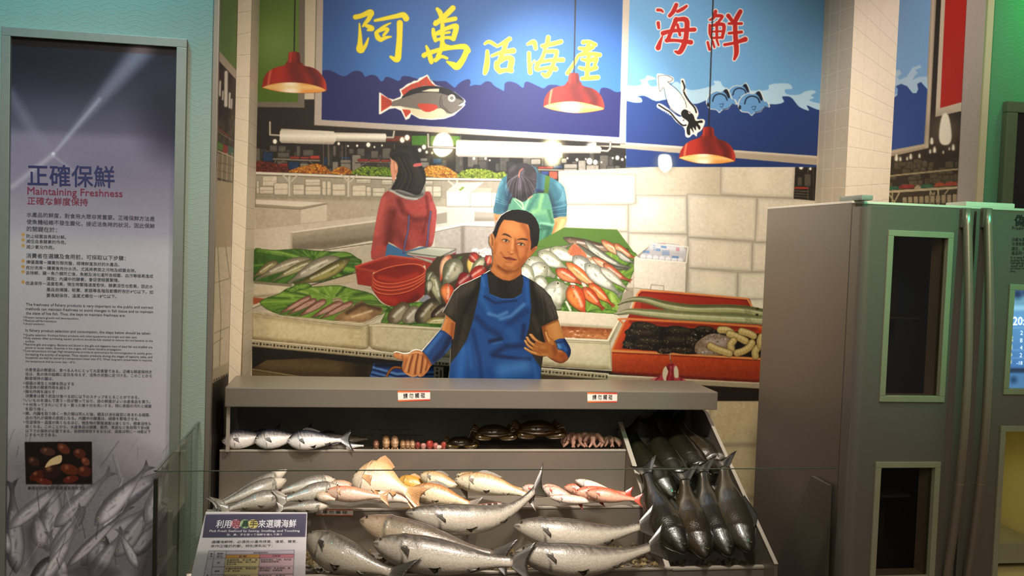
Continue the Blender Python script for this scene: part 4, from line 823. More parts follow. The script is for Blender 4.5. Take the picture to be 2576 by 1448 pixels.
pendant('la', np.array([(744, -125), (740, 131)]), None, [(890, 250), (940, 215), (1050, 205), (1160, 235), (1185, 300), (1190, 465), (1250, 510), (1290, 570), (1500, 620), (1650, 700), (1780, 850), (1860, 1010), (1880, 1180), (1865, 1215), (1600, 1110), (1000, 1010), (500, 1060), (215, 1130), (205, 1080), (250, 880), (350, 740), (500, 640), (700, 580), (790, 555), (850, 460), (875, 440)], [(215, 1130), (480, 1040), (850, 1003), (1250, 1020), (1600, 1090), (1865, 1205), (1700, 1265), (1300, 1285), (850, 1270), (500, 1220), (290, 1165)], 'e07a5a', 'red pendant lamp painted before the green sign')
pendant('lb', np.array([(1450, -125), (1444, 183)]), None, [(950, 270), (1020, 240), (1130, 245), (1195, 280), (1215, 440), (1270, 500), (1310, 575), (1560, 650), (1700, 740), (1790, 860), (1850, 1020), (1860, 1150), (1800, 1200), (1500, 1080), (1000, 1000), (600, 1040), (295, 1110), (285, 1040), (310, 900), (400, 750), (540, 640), (700, 590), (830, 560), (900, 470), (925, 440)], [(295, 1105), (560, 1020), (900, 985), (1250, 1000), (1600, 1080), (1855, 1165), (1700, 1225), (1300, 1280), (1000, 1275), (600, 1220), (380, 1160)], 'f0a070', 'red pendant lamp painted over the last yellow character')
pendant('lc', np.array([(1798, -125), (1783, 320)]), None, [(985, 260), (1030, 220), (1130, 205), (1240, 225), (1290, 290), (1300, 440), (1360, 490), (1390, 550), (1580, 610), (1730, 710), (1830, 850), (1885, 1010), (1890, 1150), (1860, 1165), (1500, 1040), (1050, 975), (600, 1005), (325, 1070), (320, 1010), (370, 860), (480, 710), (640, 600), (800, 545), (880, 510), (940, 440), (970, 420)], [(318, 1070), (600, 1000), (950, 968), (1300, 990), (1650, 1070), (1870, 1165), (1700, 1210), (1350, 1245), (900, 1235), (600, 1180), (420, 1120)], 'ee8a60', 'red pendant lamp painted at the lower edge of the light blue sign')
# ---------------------------------------------------------------- painted people
def pt(k, p): return Z(k, *p)
W0 = Z('z7', (1410, 230), (1450, 170), (1540, 138), (1640, 150), (1690, 200), (1705, 290), (1720, 330), (1760, 400), (1765, 470), (1740, 560), (1755, 580), (1810, 600), (1840, 690), (1870, 780), (1865, 880), (1850, 1010), (1815, 1130), (1770, 1145), (1580, 1190), (1370, 1220), (1340, 1265), (1228, 1255), (1240, 1100), (1275, 880), (1310, 720), (1330, 640), (1400, 585), (1450, 500), (1430, 440), (1415, 350), (1418, 290))
part('painted_woman', W0, 'woman', None, 'painted woman in a red hooded jacket turned away')
U.fill(Z('z7', (1370, 1090), (1560, 1180), (1800, 1120), (1800, 1260), (1360, 1260)), '3f7096')
U.fill(Z('z7', (1395, 585), (1500, 640), (1640, 680), (1745, 600), (1810, 600), (1840, 690), (1872, 780), (1866, 900), (1845, 1060), (1822, 1130), (1770, 1140), (1700, 1130), (1580, 1180), (1500, 1150), (1400, 1090), (1375, 1180), (1345, 1262), (1228, 1258), (1240, 1100), (1260, 980), (1280, 860), (1310, 720), (1335, 640)), 'a84a40', sm=2,
       ab=[(Z('z7', (1440, 800), (1410, 1000), (1400, 1090)), 22, '6e1f1c', .85), (Z('z7', (1500, 680), (1540, 780), (1650, 870), (1790, 860)), 14, '6e1f1c', .8), (Z('z7', (1620, 760), (1760, 760)), 28, 'b8483f', .7), (Z('z7', (1350, 680), (1300, 850), (1275, 1000)), 16, 'c65a50', .8), (Z('z7', (1460, 900), (1700, 950), (1760, 1100)), 26, '8a2c26', .6), (Z('z7', (1830, 720), (1850, 900), (1820, 1080)), 12, 'c45a54', .8), (Z('z7', (1480, 1000), (1560, 1120)), 20, '6e1f1c', .6), (Z('z7', (1770, 640), (1790, 800), (1740, 1000)), 7, '741f1c', .7), (Z('z7', (1250, 1200), (1330, 1150)), 14, 'b8443c', .7), (Z('z7', (1640, 1000), (1700, 1050)), 20, 'b04038', .6)], nz=3)
part('jacket', Z('z7', (1335, 640), (1400, 585), (1500, 640), (1640, 680), (1745, 600), (1810, 600), (1840, 690), (1872, 780), (1845, 1060), (1815, 1130), (1700, 1130), (1580, 1180), (1400, 1090), (1345, 1262), (1228, 1258), (1240, 1100), (1280, 860), (1310, 720)), None, 'woman')
for l in ([(1600, 830), (1590, 980), (1562, 1100), (1548, 1195)], [(1815, 790), (1795, 920), (1785, 1060), (1772, 1140)]): U.line(Z('z7', *l), 4.4, '3a2a3e', sm=3); U.line(Z('z7', *l), 2.4, '6d6a98', sm=3)
U.fill(Z('z7', (1398, 575), (1430, 555), (1500, 565), (1600, 600), (1720, 590), (1745, 560), (1755, 580), (1752, 625), (1700, 665), (1640, 678), (1560, 660), (1480, 620)), '8d8880', sm=3, ab=[(Z('z7', (1480, 600), (1640, 645), (1730, 620)), 7, '4a4642', .8), (Z('z7', (1420, 585), (1560, 650), (1680, 668)), 4, 'c4beb4', .9)])
U.fill(Z('z7', (1412, 250), (1450, 260), (1490, 300), (1490, 400), (1450, 490), (1432, 450), (1415, 350), (1424, 300)), 'd69a76', sm=2, ab=[(Z('z7', (1460, 300), (1470, 400)), 7, 'b06a48', .6), (Z('z7', (1425, 380), (1440, 460)), 8, 'e08a7a', .6)]); U.fill(Z('z7', (1460, 315), (1478, 310), (1482, 370), (1465, 380)), 'dfa27c', sm=2)
part('face', Z('z7', (1412, 250), (1450, 260), (1482, 310), (1482, 400), (1450, 490), (1415, 350)), None, 'woman')
HP = Z('z7', (1408, 235), (1440, 180), (1540, 138), (1640, 150), (1690, 200), (1706, 300), (1722, 330), (1758, 400), (1766, 480), (1740, 560), (1710, 615), (1660, 625), (1590, 600), (1510, 575), (1425, 570), (1470, 480), (1490, 400), (1488, 320), (1460, 290), (1430, 275))
U.fill(HP, '221d18', sm=3, nz=4); part('hair', HP, None, 'woman', None, 4, 3)
for i in range(26):
    t = i/25; U.line(Z('z7', (1445+220*t, 250+30*t), (1500+190*t, 360), (1520+215*t, 450), (1450+270*t, 560+30*t)), 1.1, R2.choice(['3c332a', '4a3f30', '120f0c', '17130f', '554836']), .8, sm=5)
for i in range(14): t = i/13; U.line(Z('z7', (1420+60*t, 240-60*t), (1540+70*t, 175+60*t), (1640, 200+130*t)), 1, R2.choice(['37302a', '453b30', '120f0c']), .7, sm=5)
U.fill(Z('z7', (1640, 335), (1660, 318), (1715, 312), (1728, 335), (1700, 345), (1650, 350)), 'c8625c', sm=3)
# man in green apron
G0 = Z('gm', (330, 150), (460, 120), (560, 135), (620, 160), (680, 170), (715, 210), (730, 280), (790, 290), (900, 340), (1000, 390), (1080, 450), (1150, 600), (1165, 960), (1160, 1080), (1130, 1180), (1150, 1390), (1150, 1448), (300, 1448), (200, 1100), (20, 1000), (10, 900), (25, 780), (70, 560), (130, 400), (215, 320), (240, 220))
part('painted_man', G0, 'gman', None, 'painted man in a green apron bending forward')
U.fill(Z('gm', (1020, 1080), (1130, 1170), (1150, 1390), (1060, 1420), (1000, 1440)), '1c2333')
U.fill(Z('gm', (20, 920), (180, 920), (120, 1000), (60, 1080), (30, 1020)), 'd98f58', sm=2, ab=[(Z('gm', (50, 1000), (90, 1040)), 5, 'b0642f', .5)])
U.fill(Z('gm', (215, 320), (130, 400), (70, 560), (25, 780), (8, 915), (140, 935), (240, 860), (300, 640), (640, 600), (840, 600), (960, 1000), (1165, 965), (1150, 600), (1080, 450), (900, 340), (730, 280), (600, 150)), '3f7480', sm=2,
       ab=[(Z('gm', (250, 600), (240, 860)), 16, '22384a', .9), (Z('gm', (730, 300), (740, 560)), 12, '2a4c60', .8), (Z('gm', (860, 600), (950, 800), (970, 960)), 15, '263e4c', .85), (Z('gm', (130, 440), (60, 700)), 12, '6fa4ac', .7), (Z('gm', (1040, 450), (1110, 620), (1120, 760)), 14, '6ea0a8', .7), (Z('gm', (700, 560), (830, 590)), 8, '232c50', .9)], nz=3)
for i in range(12): U.line(Z('gm', (30+i*3, 640+i*24), (120, 690+i*18), (230, 740+i*13)), 1.1, R2.choice(['244452', '6a9aa4', '1f3a48']), .7, sm=4); U.line(Z('gm', (930+i*2, 780+i*16), (1040, 760+i*17), (1160, 720+i*20)), 1.1, R2.choice(['244452', '6a9aa4', '1f3a48']), .7, sm=4)
for i in range(10): U.line(Z('gm', (890+i*24, 400+i*20), (900+i*22, 560+i*10), (930+i*12, 720)), 1.1, R2.choice(['2c5260', '74a6ae', '2a4a3e']), .7, sm=4); U.line(Z('gm', (220-i*14, 350+i*20), (200-i*12, 500+i*15), (230-i*15, 640+i*12)), 1.1, R2.choice(['2c5260', '74a6ae']), .6, sm=4)
U.fill(Z('gm', (975, 1000), (1160, 975), (1150, 1090), (1060, 1230), (960, 1448), (820, 1448), (900, 1330), (980, 1080)), 'd99a5e', sm=2, ab=[(Z('gm', (990, 1080), (900, 1330)), 8, 'b06c34', .7), (Z('gm', (1110, 1040), (1000, 1300)), 10, 'f0be84', .8)])
part('arm', Z('gm', (975, 1000), (1160, 975), (1150, 1090), (1060, 1230), (960, 1448), (820, 1448), (900, 1330)), None, 'gman')
AP = Z('gm', (310, 670), (380, 690), (480, 740), (560, 690), (650, 610), (800, 600), (870, 610), (900, 700), (930, 800), (960, 1000), (975, 1090), (900, 1330), (800, 1448), (300, 1448), (240, 860), (280, 760))
U.fill(AP, '5a9272', sm=2, ab=[(Z('gm', (480, 760), (440, 1100), (500, 1400)), 20, '6fa87c', .6), (Z('gm', (700, 640), (560, 860)), 9, '3c7464', .8), (Z('gm', (560, 700), (500, 860)), 5, '9cc4a0', .8), (Z('gm', (780, 640), (730, 860), (640, 900)), 9, '8fb878', .8), (Z('gm', (640, 900), (860, 900), (930, 1000)), 14, '7fae78', .7), (Z('gm', (760, 1080), (950, 1100)), 7, '8dbf98', .9), (Z('gm', (770, 1120), (900, 1150), (740, 1180)), 8, '356450', .9), (Z('gm', (900, 1180), (820, 1400)), 12, '2e6046', .8), (Z('gm', (880, 880), (940, 1060)), 8, '3a7050', .8), (Z('gm', (760, 1240), (740, 1420)), 14, '3f7a58', .6)], nz=3)
part('apron', AP, None, 'gman'); U.line(Z('gm', (360, 690), (460, 760), (480, 830), (470, 850)), 3, 'b9cf9c', sm=3); U.line(Z('gm', (330, 700), (465, 845)), 1.4, 'c8d8a8')
U.fill(Z('gm', (838, 320), (905, 335), (880, 600), (805, 600)), '5c7a1e', lg=(0, 440, 0, 488, '4a6a20'), soft=1.4)
HG = Z('gm', (330, 150), (450, 125), (560, 140), (640, 190), (690, 280), (690, 420), (670, 560), (600, 640), (540, 690), (490, 735), (430, 720), (330, 660), (260, 580), (220, 440), (230, 290), (270, 190))
U.fill(HG, '3a3134', sm=3, nz=4, ab=[(Z('gm', (460, 250), (420, 520)), 12, '6a6068', .8), (Z('gm', (280, 240), (340, 180)), 10, '5c5258', .7), (Z('gm', (660, 300), (650, 560)), 10, '55494c', .6), (Z('gm', (350, 680), (560, 640)), 12, '201a1a', .8)]); part('hair', HG, None, 'gman', None, 4, 3)
for i in range(44):
    a = -2.2+4.4*i/43; U.line(Z('gm', (430+10*math.sin(a), 300), (430+150*math.sin(a), 380+60*math.cos(a)), (440+235*math.sin(a), 480+220*math.cos(a))), 1, R2.choice(['8d8288', '1e1818', '6a6068', '2a2224', 'a49a9e']), .55, sm=4)
U.line(Z('gm', (470, 215), (425, 260), (410, 345)), 2.4, 'c46a4a', sm=3); U.line(Z('gm', (420, 270), (410, 330)), 1.2, 'e89a74')
U.fill(Z('gm', (545, 690), (620, 640), (630, 650), (580, 690)), 'c08a6a', sm=2)
# ---------------------------------------------------------------- painted fish, leaves, trays
def pfish(h, t, w, back, belly, bend=0.0, side=1, tail=.5, eye=True, dark=.55, fin=None, own=None, prof=None, gloss='f4f0e0'):
    h = np.array(h, float); t = np.array(t, float); L = np.linalg.norm(t-h); d = (t-h)/L; n = np.array([-d[1], d[0]])*side
    pr = prof or [(0, .06), (.05, .4), (.15, .78), (.32, 1), (.5, .92), (.68, .66), (.82, .36), (.92, .22), (1, .2)]
    c = lambda u, v: h+d*L*u+n*(v*w/2+bend*4*u*(1-u))
    out = [c(u, v) for u, v in pr]+[c(u, -v) for u, v in pr[::-1]]
    if tail:
        f = hexc(back)*.8; U.fill([c(.95, .18), c(1.02, .3), c(1.0+.16*tail*2, 1.1*tail*1.6), c(1.08, .0), c(1.0+.16*tail*2, -1.1*tail*1.6), c(1.02, -.3), c(.95, -.18)], f, ab=[([c(1, 0), c(1.12, 0)], w*.3, hexc(belly)*.8, .4)])
    if fin: U.fill([c(.22, .9), c(.4, 1.22), c(.6, 1.0), c(.74, .6), (c(.5, .7))], fin)
    B0 = np.array(out); U.fill(B0, belly, sm=2); M = U.m
    U.ab([c(u, v*1.0) for u, v in pr], w*.55, back, .95); U.ab([c(u, -v) for u, v in pr], w*.22, hexc(belly)*.62, .8)
    U.ab([c(.22, .18), c(.5, .2), (c(.72, .12))], w*.16, gloss, .55); U.ab([c(.97, 0)], w*.3, hexc(back), .5)
    U.line([c(.2, .75), c(.24, .3), c(.245, -.2), c(.21, -.7)], max(.8, w*.025), hexc(back)*.6, .32, sm=3); [U.ab([c(R2.uniform(.3, .95), R2.uniform(-.1, .8))], w*.12, hexc(back)*.8, .3) for _ in range(int(L/12))]
    if L > 70: U.fill([c(.25, -.05), c(.36, -.3), c(.42, -.22), c(.34, .0)], hexc(belly)*.72, a=.8)
    if eye: e = c(.1, .22); r = max(1.4, w*.055); U.el(*e, r*1.25, r*1.25, 'd8cfa8'); U.el(*e, r*.75, r*.75, '15110c')
    U.line(np.vstack([catmull(B0, 2), catmull(B0, 2)[:1]]), 1, hexc(back)*.35, .6); U.m = M
    if own: part('painted_fish', catmull(B0, 2), None, own, None, 5)
def leaf(k, pts, c='5f8a24', hi='98b84a', veins=6, sm=4, own=None):
    P = catmull(Z(k, *pts), sm); U.fill(P, c, nz=7); M = U.m; ctr = P.mean(0)
    for i in range(veins*3): p = P[R2.randrange(len(P))]; U.m = M; U.ab([ctr+(p-ctr)*R2.uniform(.3, .7), ctr+(p-ctr)*.98], R2.uniform(4, 9), R2.choice([hi, '2c4a10', '7ea636', '3c6416']), .65)
    for i in range(veins): p = P[int(len(P)*i/veins)]; U.m = M; U.line([ctr+(p-ctr)*.1, ctr+(p-ctr)*.6, ctr+(p-ctr)*.97], 1.1, 'b4cc78', .6, clip=True)
    U.m = M; U.ab(np.vstack([P, P[:1]]), 3.5, '2c4a10', .75)
    if own is not None: part('painted_leaf', P, None, own, None, 5)
def solid(k, pts, c, sm=0, ab=(), nz=3, lg=None, line='5e5340', lw=1.2):
    P = Z(k, *pts); U.fill(P, c, sm=sm, ab=ab, nz=nz, lg=lg)
    if line: U.m, M = U.m, U.m; U.line(np.vstack([P, P[:1]]), lw, line, .6)
    return P
# upper left tray
U.fill(Z('z8', (60, 120), (1250, 120), (1250, 640), (60, 640)), 'b9ad96')
leaf('z8', [(72, 40), (180, 28), (300, 35), (500, 22), (700, 40), (900, 50), (1020, 60), (1100, 110), (1150, 150), (1090, 240), (900, 330), (600, 360), (72, 345)], '3f6a1c', '7ea63a', 14)
part('painted_tray', Z('z8', (72, 36), (500, 18), (1020, 58), (1150, 150), (1100, 260), (1105, 350), (640, 390), (420, 470), (72, 500)), 'trayA', None, 'painted steel tray of long pale fish on cabbage leaves')
pfish(Z('z8', (312, 148))[0], Z('z8', (72, 300))[0], 24, '6e6238', 'a89a68', side=1, tail=0, eye=False, own='trayA')
pfish(Z('z8', (640, 120))[0], Z('z8', (95, 330))[0], 26, '7d745c', 'b0a686', side=1, tail=0, eye=False, bend=6, own='trayA'); pfish(Z('z8', (710, 140))[0], Z('z8', (260, 345))[0], 22, '6a6840', 'a8a472', tail=0, eye=False, bend=4, own='trayA')
pfish(Z('z8', (925, 110))[0], Z('z8', (420, 365))[0], 34, '7a745e', 'b4ac94', side=1, tail=0, eye=False, bend=6, own='trayA'); pfish(Z('z8', (1030, 120))[0], Z('z8', (480, 370))[0], 32, '4e4a20', '9c9452', side=1, tail=0, bend=-8, own='trayA')
U.fill(Z('z8', (72, 342), (460, 375), (440, 410), (72, 370)), '85795f'); solid('z8', [(72, 368), (450, 402), (410, 470), (330, 470), (180, 520), (72, 505)], 'c8bc9e', line=None, ab=[(Z('z8', (72, 500), (320, 480)), 8, '9c8f70', .8)])
U.fill(Z('z8', (640, 385), (1095, 258), (1110, 345), (900, 400), (700, 420)), 'b5a88c', nz=3); U.line(Z('z8', (640, 385), (1095, 258)), 2.2, '3a3226')
U.fill(Z('z8', (66, 505), (200, 520), (100, 570), (66, 575)), 'a8562e'); U.line(Z('z8', (66, 595), (310, 490)), 3, 'd8ccb0'); U.line(Z('z8', (66, 615), (160, 575)), 2, '7a6e54')
# red trays
part('painted_red_tub', Z('z8', (1080, 195), (1430, 85), (1850, 135), (1845, 220), (1800, 240), (1790, 420), (1760, 520), (1560, 600), (1380, 560), (1280, 440), (1110, 380)), 'tub', None, 'painted red tub and stacked round red basins')
solid('z8', [(1085, 215), (1260, 240), (1260, 400), (1110, 375)], '9c2a18'); solid('z8', [(1080, 195), (1430, 85), (1850, 135), (1848, 160), (1600, 250), (1260, 255), (1085, 220)], 'b23a24', sm=0)
U.fill(Z('z8', (1120, 205), (1440, 110), (1800, 150), (1560, 225), (1300, 240)), '8a2214', lg=Z('z8', (1300, 240), (1500, 110)).ravel().tolist()+['9c2c1a']); U.line(Z('z8', (1080, 197), (1430, 87), (1850, 137)), 2, 'd8674a'); U.fill(Z('z8', (1780, 160), (1850, 140), (1846, 215), (1790, 245)), 'a02e1a')
solid('z8', [(1040, 385), (1260, 420), (1290, 480), (1240, 460), (1100, 410)], 'b5a992', line=None); 
for i, (dy, c) in enumerate(((105, 'a02c12'), (68, 'a82c18'), (36, 'b03020'), (0, 'b83c1c'))):
    P = Z('z8', (1255, 300+dy), (1290, 255+dy*.9), (1420, 205+dy*.85), (1600, 175+dy*.8), (1720, 180+dy*.75), (1780, 225+dy*.7), (1768, 270+dy*.75), (1640, 330+dy), (1460, 370+dy), (1310, 352+dy))
    if i == 0:
        BQ = Z('z8', (1258, 390), (1270, 450), (1330, 530), (1390, 575), (1480, 600), (1600, 585), (1700, 540), (1770, 480), (1792, 400), (1780, 300), (1500, 420)); U.fill(BQ, '98200f', sm=3, ab=[(Z('z8', (1340, 500), (1480, 540)), 14, 'b8341c', .7), (Z('z8', (1700, 500), (1620, 560)), 16, '6a140a', .8)]); part('painted_basin', catmull(BQ, 3), None, 'tub')
    U.fill(P, c, sm=4); Q = catmull(P, 4); U.line(np.vstack([Q, Q[:1]]), 2.2, 'e87a48', .9); U.line(np.vstack([Q, Q[:1]])+np.array([0, 2.4]), 1.2, '5e120a', .8)
part('painted_basin', catmull(P, 4), None, 'tub'); U.fill(catmull(P, 4)*.94+Z('z8', (1515, 268))[0]*.06, '8c1c0e', ab=[(Z('z8', (1330, 310), (1500, 340), (1700, 280)), 12, 'b8361e', .8), (Z('z8', (1500, 210), (1680, 200)), 10, '741408', .6)])
# scale
solid('z7', [(1575, 1190), (1795, 1140), (2065, 1155), (2060, 1210), (1920, 1260), (1830, 1260), (1830, 1300), (1580, 1215)], 'a3a08e'); U.fill(Z('z7', (1590, 1190), (1790, 1143), (2055, 1158), (1905, 1232)), 'b4b29e', ab=[(Z('z7', (1800, 1150), (2000, 1165)), 6, 'd0cebc', .7)]); U.line(Z('z7', (1580, 1195), (1908, 1235), (2060, 1165)), 1.4, '3a382e')
U.fill(Z('z7', (1590, 1215), (1830, 1250), (1960, 1240), (1930, 1330), (1830, 1330), (1830, 1270)), 'a83a40'); U.fill(Z('z7', (1960, 1235), (2060, 1190), (2065, 1230), (1990, 1260)), '94343a'); U.fill(Z('z7', (1830, 1290), (1875, 1280), (1875, 1310), (1832, 1320)), '4a6a8a')
part('painted_scale', Z('z7', (1575, 1190), (1795, 1140), (2065, 1155), (2065, 1230), (1930, 1330), (1830, 1320), (1580, 1215)), None, None, 'painted weighing scale with grey plate')
# fish heap between basins and man
part('painted_fish_heap', Z('z8', (1760, 540), (1800, 240), (1920, 90), (2060, 100), (2300, 30), (2460, 20), (2576, 40), (2576, 330), (2150, 400), (1960, 620)), 'heap', None, 'painted heap of red and silver fish behind the basins')
U.fill(Z('z8', (1790, 240), (1900, 100), (2200, 60), (2576, 40), (2576, 640), (1760, 640)), '4a3c24')
leaf('z8', [(2050, 140), (2140, 95), (2150, 110), (2080, 175)], '6f9a2c', veins=3)
for i in range(60): x, y = R2.uniform(2252, 2450), R2.uniform(25, 105); U.el(*Z('z8', (x, y))[0], 4.4, 3.8, 'b0a898'); U.el(*(Z('z8', (x, y))[0]-[.5, .8]), 3.8, 3.2, R2.choice(['ebe6dc', 'ddd6ca', 'f2eee6']))
def hf(h, t, w, b, c, **k): pfish(Z('z8', h)[0], Z('z8', t)[0], w, b, c, tail=k.pop('tail', 0), own='heap', **k)
hf((2025, 80), (1930, 340), 30, 'c0441c', 'e8b48a', side=-1); hf((2250, 90), (2230, 300), 24, 'a07a2a', 'd8b45c', side=-1); hf((2120, 120), (1960, 400), 50, '5a5a40', 'b0a888', side=1, eye=False); hf((2230, 70), (2330, 170), 26, '8a1f14', 'b8442c'); hf((2370, 110), (2220, 300), 24, '6a6a48', 'c4bc94'); hf((2440, 90), (2400, 190), 26, 'a02a1a', 'd86a3a')
hf((2390, 210), (2180, 350), 34, '8a1a0e', 'c8442a', tail=.5); hf((2240, 290), (2090, 400), 40, '7a0f0c', 'a82a22', eye=True); hf((1860, 250), (1800, 360), 24, '5e5e40', '9c9470'); hf((1855, 270), (1935, 580), 30, '55543c', 'b4ac84', side=-1); hf((1830, 330), (1810, 470), 18, '6a6a50', 'b8b294', eye=False); hf((2000, 365), (2000, 580), 34, 'c23c14', 'e88a4a', side=-1)
U.fill(Z('z8', (1720, 540), (1790, 480), (1830, 500), (1840, 550), (1780, 560)), '8d8d92', sm=2)
# lower left tray with squid on cabbage
leaf('z8', [(320, 470), (420, 410), (600, 370), (640, 400), (900, 385), (1060, 420), (1250, 470), (1340, 560), (1420, 600), (1390, 640), (1290, 690), (800, 740), (340, 680), (130, 555)], '6f9430', 'a8c058', 16)
leaf('z8', [(420, 430), (500, 375), (600, 365), (650, 400), (520, 440), (440, 460)], '4c7420', '86a844', 5)
part('painted_tray', Z('z8', (62, 600), (320, 470), (600, 365), (1060, 415), (1340, 560), (1380, 650), (1225, 790), (1222, 1000), (1100, 1030), (62, 930)), 'trayB', None, 'cream tray of squid and a flat fish on cabbage leaves')
for i, (a, b, w) in enumerate((((640, 500), (335, 665), 15), ((695, 525), (410, 675), 15), ((790, 535), (530, 690), 18), ((960, 550), (650, 705), 17), ((1060, 555), (740, 715), 16))): pfish(Z('z8', a)[0], Z('z8', b)[0], w, '7c4c3a', 'b8917c', tail=0, eye=False, own='trayB', prof=[(0, .3), (.08, .8), (.3, 1), (.6, .8), (.85, .4), (1, .06)], gloss='dcbcae')
for i in range(6): U.line(Z('z8', (860, 520+i*6), (920, 510+i*6), (960, 540+i*3)), 1.3, R2.choice(['b8a08c', '8a6a5a']), sm=3)
FF = Z('z8', (870, 725), (960, 650), (1140, 545), (1160, 545), (1220, 580), (1330, 600), (1368, 640), (1300, 690), (1170, 755), (1060, 745)); U.fill(FF, '8a6a44', sm=2, nz=5, ab=[(Z('z8', (1000, 710), (1200, 690)), 18, 'b89468', .8), (Z('z8', (1000, 660), (1150, 570), (1330, 620)), 9, '4e3822', .85), (Z('z8', (1050, 700), (1250, 640)), 5, 'e0c49c', .7)]); part('painted_flatfish', catmull(FF, 2), None, 'trayB')
solid('z8', [(60, 640), (330, 680), (840, 735), (1170, 765), (1330, 690), (1360, 670), (1350, 700), (1220, 770), (1160, 795), (800, 760), (60, 665)], 'd8ccaa', line='6e6246'); U.line(Z('z8', (60, 655), (830, 750), (1160, 782), (1340, 690)), 1.2, '8a7d5e')
solid('z8', [(60, 665), (800, 762), (1160, 798), (1222, 775), (1222, 985), (1200, 1015), (1110, 1030), (800, 1000), (60, 925)], 'c6b78e', nz=5, line='5e5238', ab=[(Z('z8', (60, 920), (800, 990), (1180, 1025)), 12, '8a7a52', .85), (Z('z8', (1215, 800), (1215, 990)), 9, '94855e', .8), (Z('z8', (80, 690), (800, 785), (1150, 815)), 8, '9c8d66', .6), (Z('z8', (300, 820), (900, 880)), 40, 'd4c69e', .6)])
# second tray in front of the heap, up to the man
leaf('z8', [(1350, 765), (1370, 690), (1420, 600), (1500, 595), (1640, 560), (1780, 555), (1980, 600), (1990, 790), (1900, 810), (1500, 790)], '5c8628', '90b04a', 10)
part('painted_tray', Z('z8', (1222, 785), (1355, 765), (1420, 595), (1640, 560), (1990, 540), (2050, 800), (2050, 1110), (1480, 1075), (1240, 1010)), 'trayC', None, 'cream tray of dark clams and fish beside the man')
for a, b, w, c1, c2 in (((1620, 580), (1420, 750), 40, '5e4c34', 'a09274'), ((1720, 610), (1570, 760), 36, '7a6a52', 'b0a48c'), ((1900, 540), (1700, 760), 44, '3a3020', '8a7c58'), ((2010, 590), (1850, 720), 30, '2e2016', '6e5a40')): pfish(Z('z8', a)[0], Z('z8', b)[0], w, c1, c2, tail=0, eye=False, own='trayC', prof=[(0, .2), (.06, .6), (.2, .9), (.5, 1), (.8, .85), (.95, .5), (1, .1)])
pfish(Z('z8', (1785, 755))[0], Z('z8', (2080, 720))[0], 20, '8a7c3a', 'c8bc84', side=-1, tail=0, own='trayC')
leaf('z8', [(1350, 755), (1500, 770), (1700, 765), (1960, 775), (1960, 815), (1700, 800), (1480, 790), (1350, 785)], '3c6a1c', '6f9a34', 6)
solid('z8', [(1222, 785), (1340, 760), (1960, 810), (2080, 815), (2080, 1110), (1500, 1065), (1260, 1020), (1225, 985)], 'c8b994', nz=5, line='5e5238', ab=[(Z('z8', (1250, 1015), (1500, 1055), (2080, 1105)), 12, '8e7f58', .85), (Z('z8', (1230, 800), (1235, 980)), 9, '9c8d66', .8)]); U.line(Z('z8', (1250, 790), (1960, 835), (2080, 838)), 1.5, '94865f'); U.line(Z('z8', (1225, 785), (1960, 812)), 2.2, 'e2d7b8')
# angle iron shelf, shadow beneath, blue drum
U.fill(Z('z8', (55, 985), (1560, 1140), (2080, 1170), (2080, 1440), (55, 1440)), '1c140a', nz=2)
U.fill(Z('z8', (55, 1220), (200, 1130), (700, 1110), (1250, 1180), (1210, 1440), (55, 1440)), '4a3a1c', nz=3, ab=[(Z('z8', (150, 1160), (900, 1200)), 26, '6a5630', .8), (Z('z8', (1150, 1200), (1150, 1420)), 40, '241a0c', .8)]); U.line(Z('z8', (60, 1222), (750, 1330)), 3.5, '8a7850'); U.fill(Z('z8', (55, 1235), (740, 1338), (740, 1440), (55, 1440)), '6a5630', nz=3)
def iron(k, pts, n, u=(.25, .62), col='b0a382'):
    (ax, ay), (bx, by), (cx, cy), (dx, dy) = Z(k, *pts)
    U.fill([(ax, ay), (bx, by), (cx, cy), (dx, dy)], col, nz=3, ab=[([(dx, dy), (cx, cy)], 4, '7a6d50', .8)]); U.line([(ax, ay), (bx, by)], 2.4, 'e0d5b8')
    for i in range(n):
        t = (i+.5)/n; x = ax+(bx-ax)*t; y0 = ay+(by-ay)*t; y1 = dy+(cy-dy)*t; y = y0+(y1-y0)*.5; a = math.atan2(by-ay, bx-ax)
        rx, ry = ((4.2, 1.9), (2.1, 2.1), (2, 4), (2.1, 2.1))[i % 4]; U.el(x, y, rx, ry, '241c10', a)
iron('z8', [(55, 930), (1560, 1070), (1560, 1135), (55, 995)], 44)
part('painted_shelf', Z('z8', (55, 925), (1560, 1065), (2080, 1110), (2080, 1440), (55, 1440)), 'ishelf', None, 'perforated steel shelf painted below the cream trays', 8)
DR = Z('z8', (1245, 1440), (1215, 1330), (1250, 1230), (1265, 1160), (1880, 1160), (1880, 1440)); U.fill(DR, '1f3f7a', nz=3, ab=[(Z('z8', (1260, 1200), (1500, 1270), (1860, 1250)), 6, '6a94c8', .9), (Z('z8', (1250, 1250), (1500, 1315), (1870, 1290)), 5, '5a86c0', .9), (Z('z8', (1240, 1290), (1500, 1345), (1870, 1330)), 4, '5080bc', .8), (Z('z8', (1270, 1225), (1500, 1292), (1860, 1272)), 3, '101f44', .9), (Z('z8', (1260, 1275), (1500, 1332), (1870, 1312)), 3, '101f44', .9), (Z('z8', (1300, 1180), (1850, 1180)), 10, '0c1424', .95)])
part('painted_drum', DR, None, None, 'blue painted drum under the steel shelf')
U.line(Z('z8', (1375, 1440), (1390, 1330), (1420, 1250), (1470, 1205), (1540, 1210), (1570, 1240)), 6.5, '6e3a14', sm=4); U.line(Z('z8', (1372, 1440), (1388, 1330), (1418, 1250), (1470, 1202), (1535, 1206)), 2.4, 'b8742c', sm=4)
